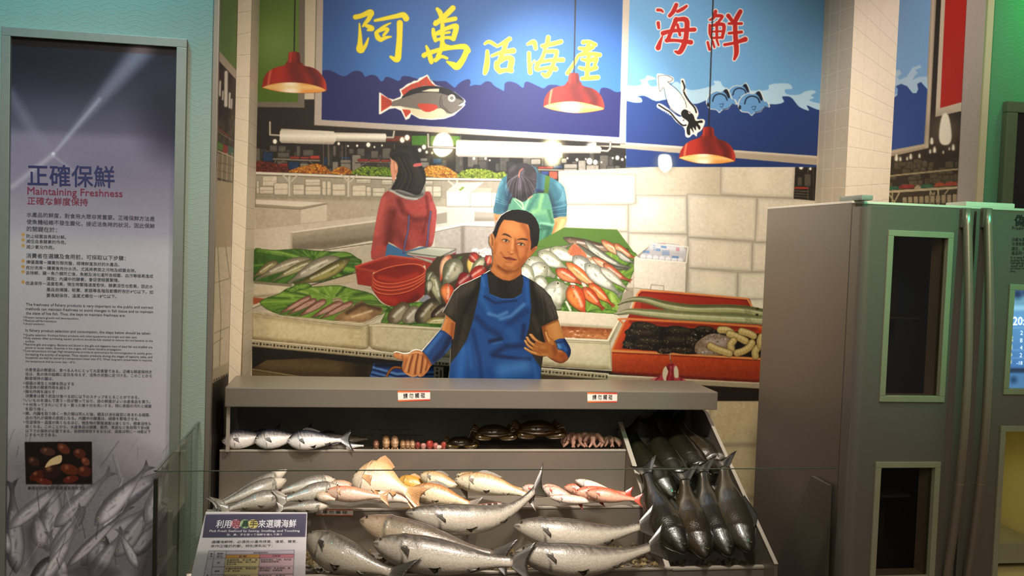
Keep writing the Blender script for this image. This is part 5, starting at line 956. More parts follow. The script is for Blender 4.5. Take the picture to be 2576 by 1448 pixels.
iron('z8', [(1840, 1135), (2080, 1150), (2080, 1195), (1840, 1180)], 7); U.fill(Z('z8', (1868, 1195), (1965, 1200), (1965, 1440), (1868, 1440)), 'a39674'); U.fill(Z('z8', (1965, 1200), (2080, 1200), (2080, 1440), (1965, 1440)), '1c140a')
for x, y, rx, ry in ((1900, 1220, 2.6, 2.4), (1900, 1260, 2.8, 4), (1900, 1300, 4, 1.6), (1900, 1330, 2.2, 2.2), (1938, 1270, 2, 12)): U.el(*Z('z8', (x, y))[0], rx, ry, '1c150b')
# ---- right side: display of fish on leaves
part('painted_fish_display', Z('y2', (0, 1347), (60, 1100), (220, 1060), (470, 940), (640, 900), (830, 950), (1110, 1060), (1185, 1140), (1160, 1300), (1100, 1347)), 'disp', None, 'painted fish display on cabbage leaves beside the foam boxes')
U.fill(Z('y3', (0, -10), (200, -120), (470, -270), (1000, -250), (1185, 0), (1060, 380), (980, 580), (400, 565), (0, 560)), '5a7a2c')
leaf('y3', [(700, -20), (1180, -20), (1160, 180), (1060, 380), (990, 580), (700, 575), (560, 300)], '7a9a34', 'b0c45c', 14); leaf('y3', [(720, 560), (840, 540), (990, 560), (960, 590), (740, 585)], '6f9430', veins=4); leaf('y3', [(400, 520), (520, 480), (560, 560), (420, 570)], '4c7420', veins=4)
def rf(k, h, t, w, b, c, **kw): pfish(Z(k, h)[0], Z(k, t)[0], w, b, c, tail=kw.pop('tail', 0), own='disp', **kw)
rf('y2', (465, 945), (1110, 1060), 26, '4e3a2a', 'a08468', side=-1, bend=-8); rf('y2', (840, 965), (1180, 1140), 22, '9c4a24', 'e0a878', side=-1, bend=-6); rf('y2', (970, 1000), (1190, 1150), 20, 'a04820', 'e0a070', side=-1, bend=-4)
rf('y2', (990, 1070), (1180, 1195), 16, '6a6a5a', 'b4b09c', side=-1, bend=-4); rf('y2', (680, 970), (1130, 1240), 22, '5e5c4c', 'c4c0a8', side=-1, bend=-12); rf('y2', (600, 1005), (1110, 1255), 24, '4e4c3c', 'b4b096', side=-1, bend=-16, eye=False)
rf('y2', (560, 1010), (1060, 1250), 20, '6a684c', 'ccc8b0', side=-1, bend=-14, eye=False)
for i in range(40): x, y = R2.uniform(420, 700), R2.uniform(200, 330); U.el(*Z('y3', (x, y))[0], 5, 4, R2.choice(['e6dacc', 'd8c8bc', 'f0e8dc', 'cfc0b0']))
rf('y2', (200, 1090), (560, 1000), 20, '6a6448', 'bcb498', side=1, bend=6, eye=False)
SIL, SIB = 'e0dcc4', '8e8c6c'
rf('y2', (330, 1055), (640, 1180), 34, SIB, SIL, side=-1); rf('y2', (215, 1095), (500, 1250), 36, SIB, SIL, side=-1); rf('y2', (700, 1150), (1010, 1330), 28, 'b8845c', 'e4d4b8', side=-1)
FT = Z('y2', (510, 1090), (545, 1020), (590, 1005), (640, 1050), (695, 1110), (690, 1160), (620, 1140), (560, 1125)); U.fill(FT, 'c8744a', sm=2); [U.line(Z('y2', (540+i*20, 1110), (570+i*12, 1020+i*6)), 1, '8a4426') for i in range(6)]
rf('y2', (560, 1130), (830, 1347), 36, '7c7c6c', 'd8d6c4', side=-1); rf('y2', (750, 1135), (1080, 1347), 18, 'b85a2c', 'e8b088', side=-1); rf('y3', (865, 90), (1115, 255), 24, 'a84a24', 'd8906a', side=-1, bend=-5, tail=.3)
rf('y2', (85, 1160), (380, 1330), 46, SIB, SIL, side=-1); rf('y3', (490, 80), (830, 360), 26, 'c85a1e', 'f0a868', side=-1); rf('y3', (680, 95), (1010, 385), 40, '8a8a74', 'dcd8c4', side=-1, tail=.3); rf('y3', (830, 130), (1110, 350), 22, '9c947c', 'dcd4bc', side=-1, tail=.4, eye=False)
rf('y3', (390, 150), (640, 290), 30, 'b0401c', 'e88a54', side=-1, tail=0); rf('y3', (280, 90), (110, 300), 46, SIB, SIL, side=-1); rf('y3', (40, 110), (180, 280), 36, SIB, SIL, side=-1); rf('y3', (190, 220), (330, 360), 28, SIB, SIL, side=-1)
rf('y3', (380, 260), (420, 545), 60, SIB, SIL, side=-1, tail=0); U.fill(Z('y3', (480, 470), (500, 460), (548, 555), (530, 570)), 'd4d0b8')
rf('y3', (715, 290), (950, 500), 26, 'b84818', 'f09a4c', side=-1, tail=.25); rf('y3', (655, 330), (850, 530), 30, 'b03c14', 'e8803c', side=-1, tail=.25); rf('y3', (530, 305), (680, 600), 46, 'c04414', 'f08a3c', side=-1, tail=0)
# white box with a bag of eggs of ice
WB = Z('y3', (1185, 10), (1240, -15), (1350, -125), (1705, -85), (1700, 60), (1680, 380), (1460, 360), (1165, 330), (1170, 200))
part('painted_foam_box', WB, 'bagbox', None, 'open white foam box with a printed plastic bag inside')
solid('y3', [(1170, 25), (1225, 25), (1690, 80), (1680, 380), (1165, 330)], 'd8ccb6', nz=4, line='8a7d68'); U.fill(Z('y3', (1690, 75), (1705, -85), (1715, 40), (1700, 380), (1678, 380)), 'a0947e'); U.fill(Z('y2', (1185, 1130), (1350, 1000), (1705, 1035), (1690, 1190), (1225, 1150)), 'b0a692', ab=[(Z('y2', (1215, 1130), (1350, 1010)), 6, '8f8470', .8)])
BG = Z('y2', (1225, 1130), (1280, 1080), (1340, 1000), (1400, 990), (1560, 1000), (1660, 1030), (1690, 1090), (1660, 1170), (1450, 1160)); U.fill(BG, 'b8b4b0', sm=2, ab=[(Z('y2', (1350, 1030), (1650, 1050)), 14, 'd8d4d0', .8)]); M = U.m
for i in range(7): U.el(*Z('y2', (1260+i*62, 1128+i*6))[0], 6.5, 5.5, 'd4d0cc', ab=[(Z('y2', (1260+i*62, 1150+i*6)), 5, '8d8a88', .6)])
for p, c in (((1360, 1000, 1380, 1060), '3a70b0'), ((1440, 1025, 1490, 1040), '4a80b8'), ((1450, 1070, 1520, 1110), '3a70b0'), ((1400, 1000, 1480, 1005), 'c0485a'), ((1590, 1040, 1620, 1070), 'c0485a'), ((1260, 1070, 1320, 1090), '4a80b8'), ((1550, 1125, 1610, 1140), '3a70b0'), ((1390, 1050, 1430, 1070), '4a80b8')):
    x0, y0, x1, y1 = p; [U.line(Z('y2', (x0, y0+(y1-y0)*j/3), (x1, y0+(y1-y0)*j/3+4)), 1.3, c, .75) for j in range(4)]
part('painted_bag', catmull(BG, 2), None, 'bagbox'); U.line(Z('y2', (1185, 1130), (1225, 1150), (1690, 1190), (1708, 1035), (1350, 998)), 2, 'efe6d4'); U.line(Z('y3', (1332, 355), (1340, 300), (1465, 312), (1465, 362)), 1.5, '8a7d68')
U.fill(Z('y3', (1165, 332), (1460, 362), (1230, 380), (1200, 430), (1165, 430)), 'c4b69c'); U.fill(Z('y3', (1110, 330), (1165, 330), (1165, 430), (1100, 600), (1040, 600), (990, 590), (1060, 400)), 'a3967c', nz=3)
# roe box
RB = Z('y3', (400, 560), (960, 590), (1035, 610), (1040, 700), (960, 860), (940, 1140), (780, 1140), (255, 1100), (250, 1000))
part('painted_foam_box', RB, 'roe', None, 'cream foam box of orange roe painted beside the man')
solid('y3', [(395, 560), (990, 595), (1040, 640), (930, 870), (945, 1145), (240, 1110), (240, 900)], 'ccbd98', nz=4, line='6e6246', ab=[(Z('y3', (250, 1095), (900, 1135)), 12, '9a8b66', .8), (Z('y3', (560, 960), (800, 1000)), 40, 'd8caa8', .7)])
U.fill(Z('y3', (400, 572), (985, 605), (1005, 640), (950, 740), (440, 710)), 'd8cbae', nz=3, ab=[(Z('y3', (440, 700), (950, 735)), 8, 'a89a7a', .8)]); RO = Z('y3', (438, 710), (955, 740), (905, 845), (460, 825)); U.fill(RO, 'b06a34', nz=9, ab=[(Z('y3', (450, 725), (940, 750)), 9, '8a4a20', .7), (Z('y3', (560, 800), (880, 825)), 7, 'e0a06a', .6)]); part('painted_roe', RO, None, 'roe')
for i in range(22): U.el(*Z('y3', (R2.uniform(480, 890), R2.uniform(750, 830)))[0], R2.uniform(1, 4), 1.2, R2.choice(['f0c8a0', 'd88c54', '8a4a20']))
U.line(Z('y3', (440, 835), (905, 858), (1025, 640)), 4, 'e4d9bc'); U.line(Z('y3', (440, 848), (920, 872), (1035, 650)), 1.3, '7a6d50'); U.line(Z('y3', (440, 868), (925, 890), (1040, 680)), 1.5, '94875f'); U.line(Z('y3', (400, 563), (985, 598), (1035, 640)), 2, 'ece2c8')
# shelf under them
U.fill(Z('y3', (240, 1115), (945, 1160), (2430, 1270), (2430, 1460), (240, 1460)), '2a1f12'); iron('y3', [(240, 1130), (915, 1190), (915, 1250), (240, 1195)], 19, col='a89a78')
U.fill(Z('y3', (240, 1195), (910, 1262), (910, 1330), (240, 1300)), '4a3c24', nz=3); U.fill(Z('y3', (665, 1245), (775, 1255), (775, 1330), (665, 1330)), 'a89a78'); [U.el(*Z('y3', (700+i*35, 1275))[0], 2, 2.4, '1c150b') for i in range(2)]
solid('y3', [(905, 1195), (1300, 1215), (2430, 1270), (2430, 1335), (1800, 1300), (905, 1280)], 'a8997a', line=None, ab=[(Z('y3', (905, 1200), (2430, 1275)), 5, 'e2d6ba', .9), (Z('y3', (905, 1290), (1300, 1290)), 12, '7a6c50', .7)])
part('painted_shelf', Z('y3', (240, 1125), (915, 1165), (2430, 1265), (2430, 1340), (915, 1330), (240, 1310)), None, None, 'steel shelf painted below the orange crate')
# orange crates
C1 = Z('y3', (1140, 560), (1200, 400), (1240, 350), (2320, 440), (2360, 540), (2450, 560), (2450, 720), (1100, 640)); part('painted_crate', C1, 'crA', None, 'rear orange crate of eels')
U.fill(C1, '98280f', ab=[(Z('y3', (1300, 400), (2200, 470)), 26, 'a8280f', .8)]); U.fill(Z('y3', (1145, 560), (1205, 405), (1240, 420), (1235, 540)), 'b03414'); U.line(Z('y3', (1145, 560), (1205, 390), (1240, 355), (1500, 370), (2300, 440), (2350, 530)), 4.5, 'd88a4a'); U.line(Z('y3', (1215, 405), (1250, 375), (2290, 455), (2330, 530)), 1.6, '6e140a')
def eel(pts, w, b, c, eye):
    C = catmull(Z('y3', *pts), 6, False); n = len(C); ww = [w*min(1, .12+1.6*i/n) for i in range(n)]
    d = np.gradient(C, axis=0); d /= np.linalg.norm(d, axis=1)[:, None]; nn = np.stack([-d[:, 1], d[:, 0]], 1); P = np.vstack([C+nn*np.array(ww)[:, None]/2, (C-nn*np.array(ww)[:, None]/2)[::-1]])
    U.fill(P, c, nz=4, ab=[(C-nn*np.array(ww)[:, None]*.42, w*.5, b, .9), (C+nn*np.array(ww)[:, None]*.45, w*.25, hexc(b)*.8, .7), (C-nn*w*.06, w*.14, 'd8d4b4', .6)]); e = Z('y3', eye)[0]; U.el(*e, 4, 3, '3a3a24'); U.el(e[0], e[1]-.5, 2, 1.4, '0f0f08'); part('painted_eel', P, None, 'crA')
eel([(1005, 500), (1080, 465), (1180, 445), (1300, 455), (1500, 510), (1750, 545), (2100, 545), (2300, 560), (2460, 590)], 24, '55552c', 'a29e6c', (2400, 540)); eel([(970, 590), (1030, 585), (1120, 565), (1300, 580), (1600, 605), (1950, 625), (2250, 640), (2460, 655)], 24, '6a6a40', 'b0aa7c', (2395, 600))
for y in (560, 640): [U.line(Z('y3', (2270+i*14, y-10), (2285+i*12, y+15), (2275+i*18, y+35)), .9, '4a4826', .7, sm=3) for i in range(5)]
C2 = Z('y3', (945, 960), (1060, 690), (1110, 630), (2400, 705), (2455, 740), (2440, 1050), (2425, 1275), (1500, 1230), (950, 1180)); part('painted_crate', C2, 'crB', None, 'front orange crate of sea cucumbers and cream sea worms', 6)
U.fill(C2, 'c24c16', lg=Z('y3', (1600, 1000), (1600, 1250)).ravel().tolist()+['963414'], nz=4, ab=[(Z('y3', (960, 1180), (2425, 1270)), 8, '5e1408', .7)])
U.fill(Z('y3', (985, 935), (1085, 700), (1125, 655), (2390, 725), (2440, 760), (2440, 1030)), 'b03a12', ab=[(Z('y3', (1130, 670), (2380, 740)), 10, '7a1808', .7), (Z('y3', (990, 930), (1110, 690)), 10, 'd04c1c', .7)])
U.fill(Z('y3', (1050, 935), (1100, 760), (1150, 690), (1500, 720), (2000, 750), (2440, 790), (2440, 1028), (1800, 995)), '1a0f08', nz=5)
U.line(Z('y3', (950, 955), (1065, 690), (1112, 640), (2395, 715), (2450, 745)), 4.6, 'd07a3c', sm=2); U.line(Z('y3', (950, 958), (1500, 985), (2440, 1040)), 5, 'd8914e'); U.line(Z('y3', (955, 978), (1500, 1003), (2440, 1058)), 1.8, '6e1a0a')
for x, y, rx, ry, a in ((1290, 725, 38, 13, .2), (1250, 790, 45, 14, .1), (1310, 870, 36, 13, -.05), (1260, 920, 26, 8, .1), (1630, 765, 40, 13, .15), (1580, 860, 36, 14, .1), (1880, 745, 26, 8, .1), (1650, 955, 44, 9, .1), (1740, 860, 18, 12, .3), (1480, 960, 22, 8, 0), (1120, 900, 18, 9, .4)):
    c = Z('y3', (x, y))[0]; U.el(c[0], c[1], rx, ry, '241a10', a, ab=[([c+[-rx*.5, -ry*.4], c+[rx*.5, -ry*.2]], ry*.7, '4a3c26', .8)]); part('painted_sea_cucumber', [c+np.array([rx*math.cos(t)*math.cos(a)-ry*math.sin(t)*math.sin(a), rx*math.cos(t)*math.sin(a)+ry*math.sin(t)*math.cos(a)]) for t in np.linspace(0, 6.1, 16)], None, 'crB')
    for i in range(34): t, u = R2.uniform(-.9, .9), R2.uniform(-.8, .8); q = c+np.array([rx*t*math.cos(a)-ry*u*math.sqrt(1-t*t)*math.sin(a), rx*t*math.sin(a)+ry*u*math.sqrt(1-t*t)]); U.el(q[0], q[1], 1.2, .9, R2.choice(['6a5a3e', '8f8462', '120b06', 'b0a888', '3a2e1c']), a=.8)
U.fill(Z('y3', (1785, 890), (1900, 800), (2010, 790), (2160, 850), (2160, 960), (2020, 1000), (1800, 990)), '8a7660', sm=3, nz=6, ab=[(Z('y3', (1900, 860), (2060, 880)), 14, 'b8a8a0', .7), (Z('y3', (1820, 960), (1980, 970)), 10, 'a08e7c', .7)])
for i in range(60): U.el(*Z('y3', (R2.uniform(1740, 2150), R2.uniform(790, 990)))[0], R2.uniform(.8, 3.2), R2.uniform(.8, 1.8), R2.choice(['d8ccc4', '6a5a48', '4a3a28', 'b0a094']), R2.uniform(-1, 1), a=.75)
def worm(*p, w=17):
    Q = Z('y3', *p); U.line(Q, w+2, '4a3a1a', sm=5); C = catmull(Q, 5, False)
    x0, y0 = C.min(0)-w; U.line(Q, w, 'b8a060', sm=5, soft=1.2)
    U.m = None; U.ab(C-[0, w*.18], w*.4, 'd8c488', .8, free=True)
    d = np.gradient(C, axis=0); d /= np.linalg.norm(d, axis=1)[:, None]; n = np.stack([-d[:, 1], d[:, 0]], 1)
    for i in range(1, len(C)-1, 2): U.line([C[i]-n[i]*w*.42, C[i]+n[i]*w*.42], .8, '8f7a40', .6)
    P = np.vstack([C+n*w/2, (C-n*w/2)[::-1]]); part('painted_sea_worm', P, None, 'crB')
worm((2030, 750), (2100, 755), (2150, 790)); worm((2120, 790), (2200, 820), (2280, 860)); worm((2240, 765), (2310, 785), (2360, 810)); worm((2160, 860), (2130, 900), (2140, 940)); worm((1930, 910), (2000, 945), (2120, 985)); worm((2195, 980), (2260, 960), (2320, 920), (2345, 880)); worm((2400, 930), (2375, 970), (2380, 1010)); worm((2440, 820), (2425, 860), (2430, 900))
# pork loin on a hook
U.line(Z('sq', (1075, 215), (1045, 235), (1035, 300), (1040, 400), (1080, 500)), 2.6, '6a5a48', sm=4); U.line(Z('sq', (1072, 212), (1043, 233), (1033, 300), (1038, 400)), 1.1, 'e0d4b8', sm=4)
MT = Z('sq', (290, 1160), (520, 980), (790, 860), (830, 700), (920, 590), (1050, 530), (1150, 530), (1250, 620), (1290, 750), (1300, 920), (1420, 980), (1650, 1160), (1300, 1190), (860, 1190))
part('painted_hung_meat', MT, 'meat', None, 'pink and white cut hanging on a hook painted before the orange crate', 3)
U.fill(MT, 'b0424a', sm=2, ab=[(Z('sq', (700, 930), (500, 1120)), 3, '6e1420', .9), (Z('sq', (620, 950), (420, 1100)), 4, 'd88a8e', .8), (Z('sq', (1350, 980), (1420, 1120)), 3, '6e1420', .9), (Z('sq', (1450, 1020), (1560, 1120)), 3, 'd8847e', .8)])
U.fill(Z('sq', (800, 860), (830, 700), (910, 610), (980, 770), (930, 930), (900, 1110), (830, 1000)), 'd0c4a4', sm=2); U.fill(Z('sq', (1200, 590), (1270, 680), (1290, 800), (1285, 950), (1180, 960), (1150, 850), (1140, 720)), 'd0c4a4', sm=2)
U.fill(Z('sq', (920, 600), (1060, 530), (1150, 545), (1150, 700), (1140, 900), (1150, 1060), (1000, 1120), (920, 1100), (930, 930), (985, 780)), '8c1c26', sm=2, ab=[(Z('sq', (1060, 620), (1050, 840)), 4, 'c85a64', .9), (Z('sq', (1160, 600), (1150, 700)), 3, 'd8848a', .8), (Z('sq', (1040, 880), (1000, 1040)), 5, 'b8343a', .8), (Z('sq', (950, 640), (960, 720)), 4, '5e0c18', .8)])
for y in (690, 730, 780): U.line(Z('sq', (1010, y), (1100, y+20)), 1, '6e1018')
U.fill(Z('sq', (290, 1160), (390, 1080), (510, 1130), (500, 1160)), 'd4c8ac'); U.fill(Z('sq', (540, 1160), (640, 1090), (790, 1070), (860, 1170)), 'd8ccb0'); U.fill(Z('sq', (960, 1170), (1080, 1100), (1180, 1095), (1340, 1170)), 'd8ccb0', sm=1); U.fill(Z('sq', (1470, 1150), (1520, 1110), (1650, 1160)), 'd0bca0')
# ---------------------------------------------------------------- hang it
def pigment(cv, g, k=1.0, d=.1):
    a = 255*k*(np.clip(cv.a, 0, 255)/255)**g; cv.a[:] = a*(1-d)+a.mean(2, keepdims=True)*d
pigment(MU, 1.2, .94)
mural = thing('mural', 'large painted market mural on the wall behind the counter, between the two tiled pillars', 'mural', (.9, YM, 1.4))
ob_ = grid_art('painted_scene', MU, mural_pl, 612, -125, 2106, 980, 1.5, mural)
grid_art('painted_lower_scene', MU, mural_pl, 612, 980, 2106, 1415, 4.0, mural)
bm = B(); box(bm, XL+.001, XR-.001, YM+.0005, YM+.0115, .45, 2.95); obj('mural_backing', bm, CREAM, mural)
_done = {}
def hang(parts, pl, cv, root, base=.0003):
    ks = {}
    for i, (nm, ol, st, par, key, lab, sm) in enumerate(parts):
        p = ks.get(par, root)
        o = region_art(nm, ol, cv, pl, p, base+.000008*i, 1.5 if np.ptp(ol[:, 0])*np.ptp(ol[:, 1]) > 20000 else 1.3, sm=sm)
        if lab: o['label'] = lab
        if key: ks[key] = o
    return ks
# order of declaration: a part's tuple is (name, outline, step, key, parent, label, sm)
OUT = [(n, o, s, par, key, lab, sm) for (n, o, s, par, key, lab, sm) in OUT]
KS = hang(OUT, mural_pl, MU, mural)
# ---------------------------------------------------------------- the cut-out fishmonger (a painted board standing behind the counter)
MC = Canvas(975, 505, 1455, 1000, .75, '14130f'); U = MC; OUT = []
def J(*a): return np.vstack([Z(k, *p) for k, p in a])
SIL_M = J(('hd', [(235, 1170)]), ('m1', [(640, 583), (560, 622), (480, 657), (430, 702), (390, 780), (345, 862), (368, 885), (352, 935), (330, 992), (262, 1070), (192, 1150)]),
  ('h1', [(925, 578), (850, 548), (790, 543), (700, 570), (640, 615), (560, 630), (490, 630), (400, 603), (330, 593), (280, 613), (262, 660), (275, 700), (350, 735), (430, 762), (480, 775), (498, 800), (480, 860), (466, 930), (475, 1000), (510, 1060), (580, 1110), (650, 1145), (700, 1165), (760, 1152), (820, 1132), (880, 1160), (950, 1140), (1010, 1080), (1060, 1020), (1105, 930), (1150, 882), (1200, 832), (1400, 690), (1580, 480), (1560, 1000), (1530, 1260)]))
SIL_M = np.vstack([SIL_M, [(1128, 990), (1115, 1540), (1350, 1545), (1361, 990)], J(('h2', [(690, 1448), (735, 1128), (830, 1113), (880, 1150), (950, 1205), (1050, 1262), (1150, 1292), (1230, 1280), (1330, 1210), (1380, 1130), (1410, 1050), (1412, 960), (1380, 870), (1320, 770), (1270, 690), (1200, 540), (1100, 212)]),
  ('m1', [(1222, 905), (1200, 825), (1165, 740), (1110, 680), (1050, 635), (1000, 605), (950, 578)]), ('hd', [(775, 1240), (770, 1130), (800, 1085), (860, 1000), (895, 960), (930, 930), (985, 870), (1040, 800), (1048, 760), (1050, 735), (1075, 640), (1085, 480), (1072, 380), (1020, 270), (950, 190), (850, 137), (720, 115), (600, 122), (500, 165), (420, 222), (350, 330), (320, 410), (300, 470), (280, 500), (272, 528), (240, 535), (215, 580), (210, 680), (225, 740), (262, 790), (275, 900), (277, 1000), (268, 1090)]))])
SKIN = 'c07a42'
U.fill([(970, 500), (1460, 500), (1460, 1000), (970, 1000)], '14130f')
# black shirt
SH = J(('m1', [(640, 575), (560, 615), (480, 650), (425, 700), (380, 780), (335, 865), (440, 945), (400, 1250), (380, 1390), (700, 1390), (1110, 1390), (1105, 1190), (1080, 1000), (1100, 960), (1230, 905), (1200, 825), (1165, 735), (1110, 675), (1000, 600), (950, 570), (830, 620), (720, 570)]))
U.fill(SH, '2a261f', nz=2, ab=[(Z('m1', (560, 650), (430, 740), (400, 850)), 26, '5c544a', .75), (Z('m1', (640, 620), (520, 820), (450, 1100)), 12, '14110c', .7), (Z('m1', (520, 900), (470, 1150)), 14, '3e372c', .7), (Z('m1', (1060, 650), (1150, 760), (1190, 880)), 22, '605a50', .75), (Z('m1', (1020, 640), (1060, 860)), 10, '14110c', .7), (Z('m1', (1030, 900), (1070, 1000)), 10, '4a4236', .6), (Z('m1', (800, 640), (820, 740)), 26, '1a1612', .8)])
for i in range(9): U.line(Z('m1', (1090+i*9, 700+i*14), (1110+i*10, 830+i*6), (1110+i*12, 930-i*2)), 1.2, R2.choice(['3a342b', '6b6458', '1c1813']), .5, sm=4); U.line(Z('m1', (560-i*18, 650+i*10), (520-i*12, 780+i*8), (460-i*4, 900)), 1.2, R2.choice(['3a342b', '5f584c', '1c1813']), .4, sm=4); U.line(Z('m1', (690+i*28, 600+i % 3*6), (695+i*27, 640), (700+i*25, 690)), 1.1, R2.choice(['3a3024', '14110c']), .6)
# neck and head
U.fill(J(('hd', [(262, 780), (275, 900), (275, 1000), (262, 1090), (225, 1175), (330, 1270), (450, 1335), (560, 1350), (650, 1320), (765, 1240), (775, 1100), (900, 950), (600, 850)])), SKIN, sm=1, ab=[(Z('hd', (380, 1110), (520, 1190), (680, 1150), (780, 1050)), 12, '7e4520', .85), (Z('hd', (300, 1150), (420, 1260)), 12, 'd08a50', .7), (Z('hd', (740, 1180), (640, 1290)), 10, '9c5a2c', .6)])
part('neck', J(('hd', [(275, 1000), (225, 1175), (330, 1270), (560, 1350), (765, 1240), (775, 1100)])), None, None, None)
U.fill(Z('hd', (275, 525), (240, 535), (215, 580), (210, 680), (225, 740), (265, 790), (290, 760), (310, 650), (300, 570)), 'c88a54', sm=2, ab=[(Z('hd', (250, 570), (270, 650), (265, 730)), 4, '8a4e26', .85), (Z('hd', (235, 560), (225, 680)), 3, 'e0aa76', .8)])
U.fill(Z('hd', (930, 800), (1040, 745), (1046, 790), (985, 870), (900, 960), (890, 930)), 'b06c38', sm=2, ab=[(Z('hd', (960, 830), (1000, 790)), 4, '7a4420', .7)])
FC = Z('hd', (470, 285), (600, 300), (740, 340), (880, 370), (920, 480), (935, 620), (945, 760), (920, 850), (890, 950), (800, 1060), (700, 1140), (600, 1180), (500, 1160), (400, 1100), (330, 1020), (285, 900), (280, 760), (310, 640), (350, 480), (400, 360))
U.fill(FC, 'c68048', sm=3, nz=1, ab=[(Z('hd', (560, 430), (640, 480)), 26, 'd8965c', .8), (Z('hd', (800, 380), (890, 520), (900, 700)), 13, '9c5628', .8), (Z('hd', (880, 800), (820, 980), (720, 1110)), 14, '9a5428', .85), (Z('hd', (390, 840), (400, 760)), 18, 'd28c56', .7), (Z('hd', (330, 700), (300, 880)), 7, 'a8652f', .6), (Z('hd', (770, 830), (800, 880)), 14, 'ca7c50', .6),
  (Z('hd', (655, 640), (670, 780), (690, 860)), 7, '9a5426', .85), (Z('hd', (625, 640), (610, 790)), 6, 'dea268', .8), (Z('hd', (460, 920), (410, 860)), 5, 'a4602e', .7), (Z('hd', (700, 900), (740, 990)), 5, '9a5628', .7), (Z('hd', (480, 1110), (580, 1140), (680, 1110)), 11, 'ae6a38', .8), (Z('hd', (540, 1060), (600, 1080)), 9, 'd08c58', .7), (Z('hd', (500, 1170), (620, 1180)), 5, '8a4c22', .7), (Z('hd', (880, 900), (930, 760)), 5, 'c07846', .6), (Z('hd', (430, 640), (530, 690)), 9, 'b06c38', .55), (Z('hd', (700, 720), (850, 740)), 10, 'a8622f', .6), (Z('hd', (420, 600), (560, 610)), 6, 'd09058', .5)])
part('face', catmull(FC, 3), 'face', None, None)
HR = Z('hd', (320, 600), (300, 575), (278, 530), (285, 500), (305, 460), (325, 400), (355, 325), (425, 220), (500, 165), (600, 123), (720, 117), (850, 140), (950, 193), (1018, 272), (1070, 382), (1083, 480), (1073, 640), (1050, 735), (985, 770), (930, 820), (940, 700), (925, 600), (915, 470), (890, 375), (800, 350), (720, 335), (640, 305), (540, 300), (468, 290), (430, 340), (385, 420), (360, 500), (335, 580))
U.fill(HR, '17110c', nz=1, ab=[(Z('hd', (600, 160), (800, 180), (980, 330)), 14, '0c0a08', .7), (Z('hd', (930, 520), (960, 720)), 7, '2a1a10', .6), (Z('hd', (340, 400), (310, 530)), 5, '2a2a3c', .6), (Z('hd', (480, 290), (700, 320), (880, 372)), 3, '4a2a16', .7)]); part('hair', HR, None, None)
for c, fl in (((500, 655), 1), ((760, 718), 1)):
    x, y = c; s = .2
    E_ = [(x-62, y-10), (x-30, y-24), (x+10, y-22), (x+45, y+2), (x+62, y+16), (x+20, y+22), (x-25, y+14)] if x < 600 else [(x-70, y-8), (x-30, y-20), (x+10, y-22), (x+50, y-4), (x+68, y+14), (x+20, y+22), (x-30, y+14)]
    U.fill(Z('hd', *E_), 'd8bc94', sm=3, ab=[(Z('hd', (x-60, y-16), (x, y-26), (x+60, y)), 2.5, '8a6a48', .8)]); q = Z('hd', (x+2, y-1))[0]; U.el(q[0], q[1], 3.1, 3.1, '33200f'); U.el(q[0], q[1], 1.6, 1.7, '0c0805'); U.el(q[0]-1, q[1]-1, .8, .8, 'e8dcc4')
    U.line(Z('hd', *[E_[0], E_[1], E_[2], E_[3], E_[4]]), 1.7, '24140a', .95, sm=4); U.line(Z('hd', E_[6], E_[5], E_[4]), .9, '7a4a28', .8, sm=3); U.line(Z('hd', (x-55, y-30), (x, y-48), (x+55, y-25)), 1, '9a5c30', .6, sm=4); U.line(Z('hd', (x-40, y+34), (x+10, y+40), (x+50, y+32)), 1, 'a8683a', .5, sm=3)
    part('eye', Z('hd', *E_), None, 'face', None, 2)
for b in ([(435, 555), (470, 530), (520, 540), (570, 570), (598, 605), (560, 590), (500, 562), (460, 556)], [(690, 645), (730, 622), (790, 612), (850, 622), (880, 645), (850, 650), (790, 640), (730, 642)]): U.fill(Z('hd', *b), '2a1a10', sm=3, soft=1.1, a=.92); part('eyebrow', Z('hd', *b), None, 'face', None, 2)
U.line(Z('hd', (530, 845), (545, 862), (560, 850)), 1.2, '6e3a1c', .8, sm=3); U.line(Z('hd', (565, 880), (590, 896), (615, 885)), 1.5, '5e2e16', .85, sm=3); U.line(Z('hd', (620, 885), (650, 880), (655, 845), (635, 815)), 1.1, '8a4c26', .8, sm=3); U.ab(Z('hd', (600, 850)), 4, 'e0a878', .8, free=True)
U.fill(Z('hd', (455, 940), (520, 940), (565, 935), (600, 950), (690, 985), (620, 1005), (560, 1005), (500, 980)), '8a4028', sm=2, ab=[(Z('hd', (520, 985), (620, 1000)), 3, 'b86a4c', .8)]); U.line(Z('hd', (450, 940), (510, 958), (560, 965), (620, 975), (692, 985)), 1.4, '4a1c10', .9, sm=4); part('mouth', Z('hd', (455, 940), (565, 935), (690, 985), (560, 1008)), None, 'face', None, 2)
U.ab(Z('hd', (500, 1025), (590, 1035)), 3.5, '9c5a30', .6, free=True); U.line(Z('hd', (585, 910), (570, 930)), 1, 'a8683c', .6)
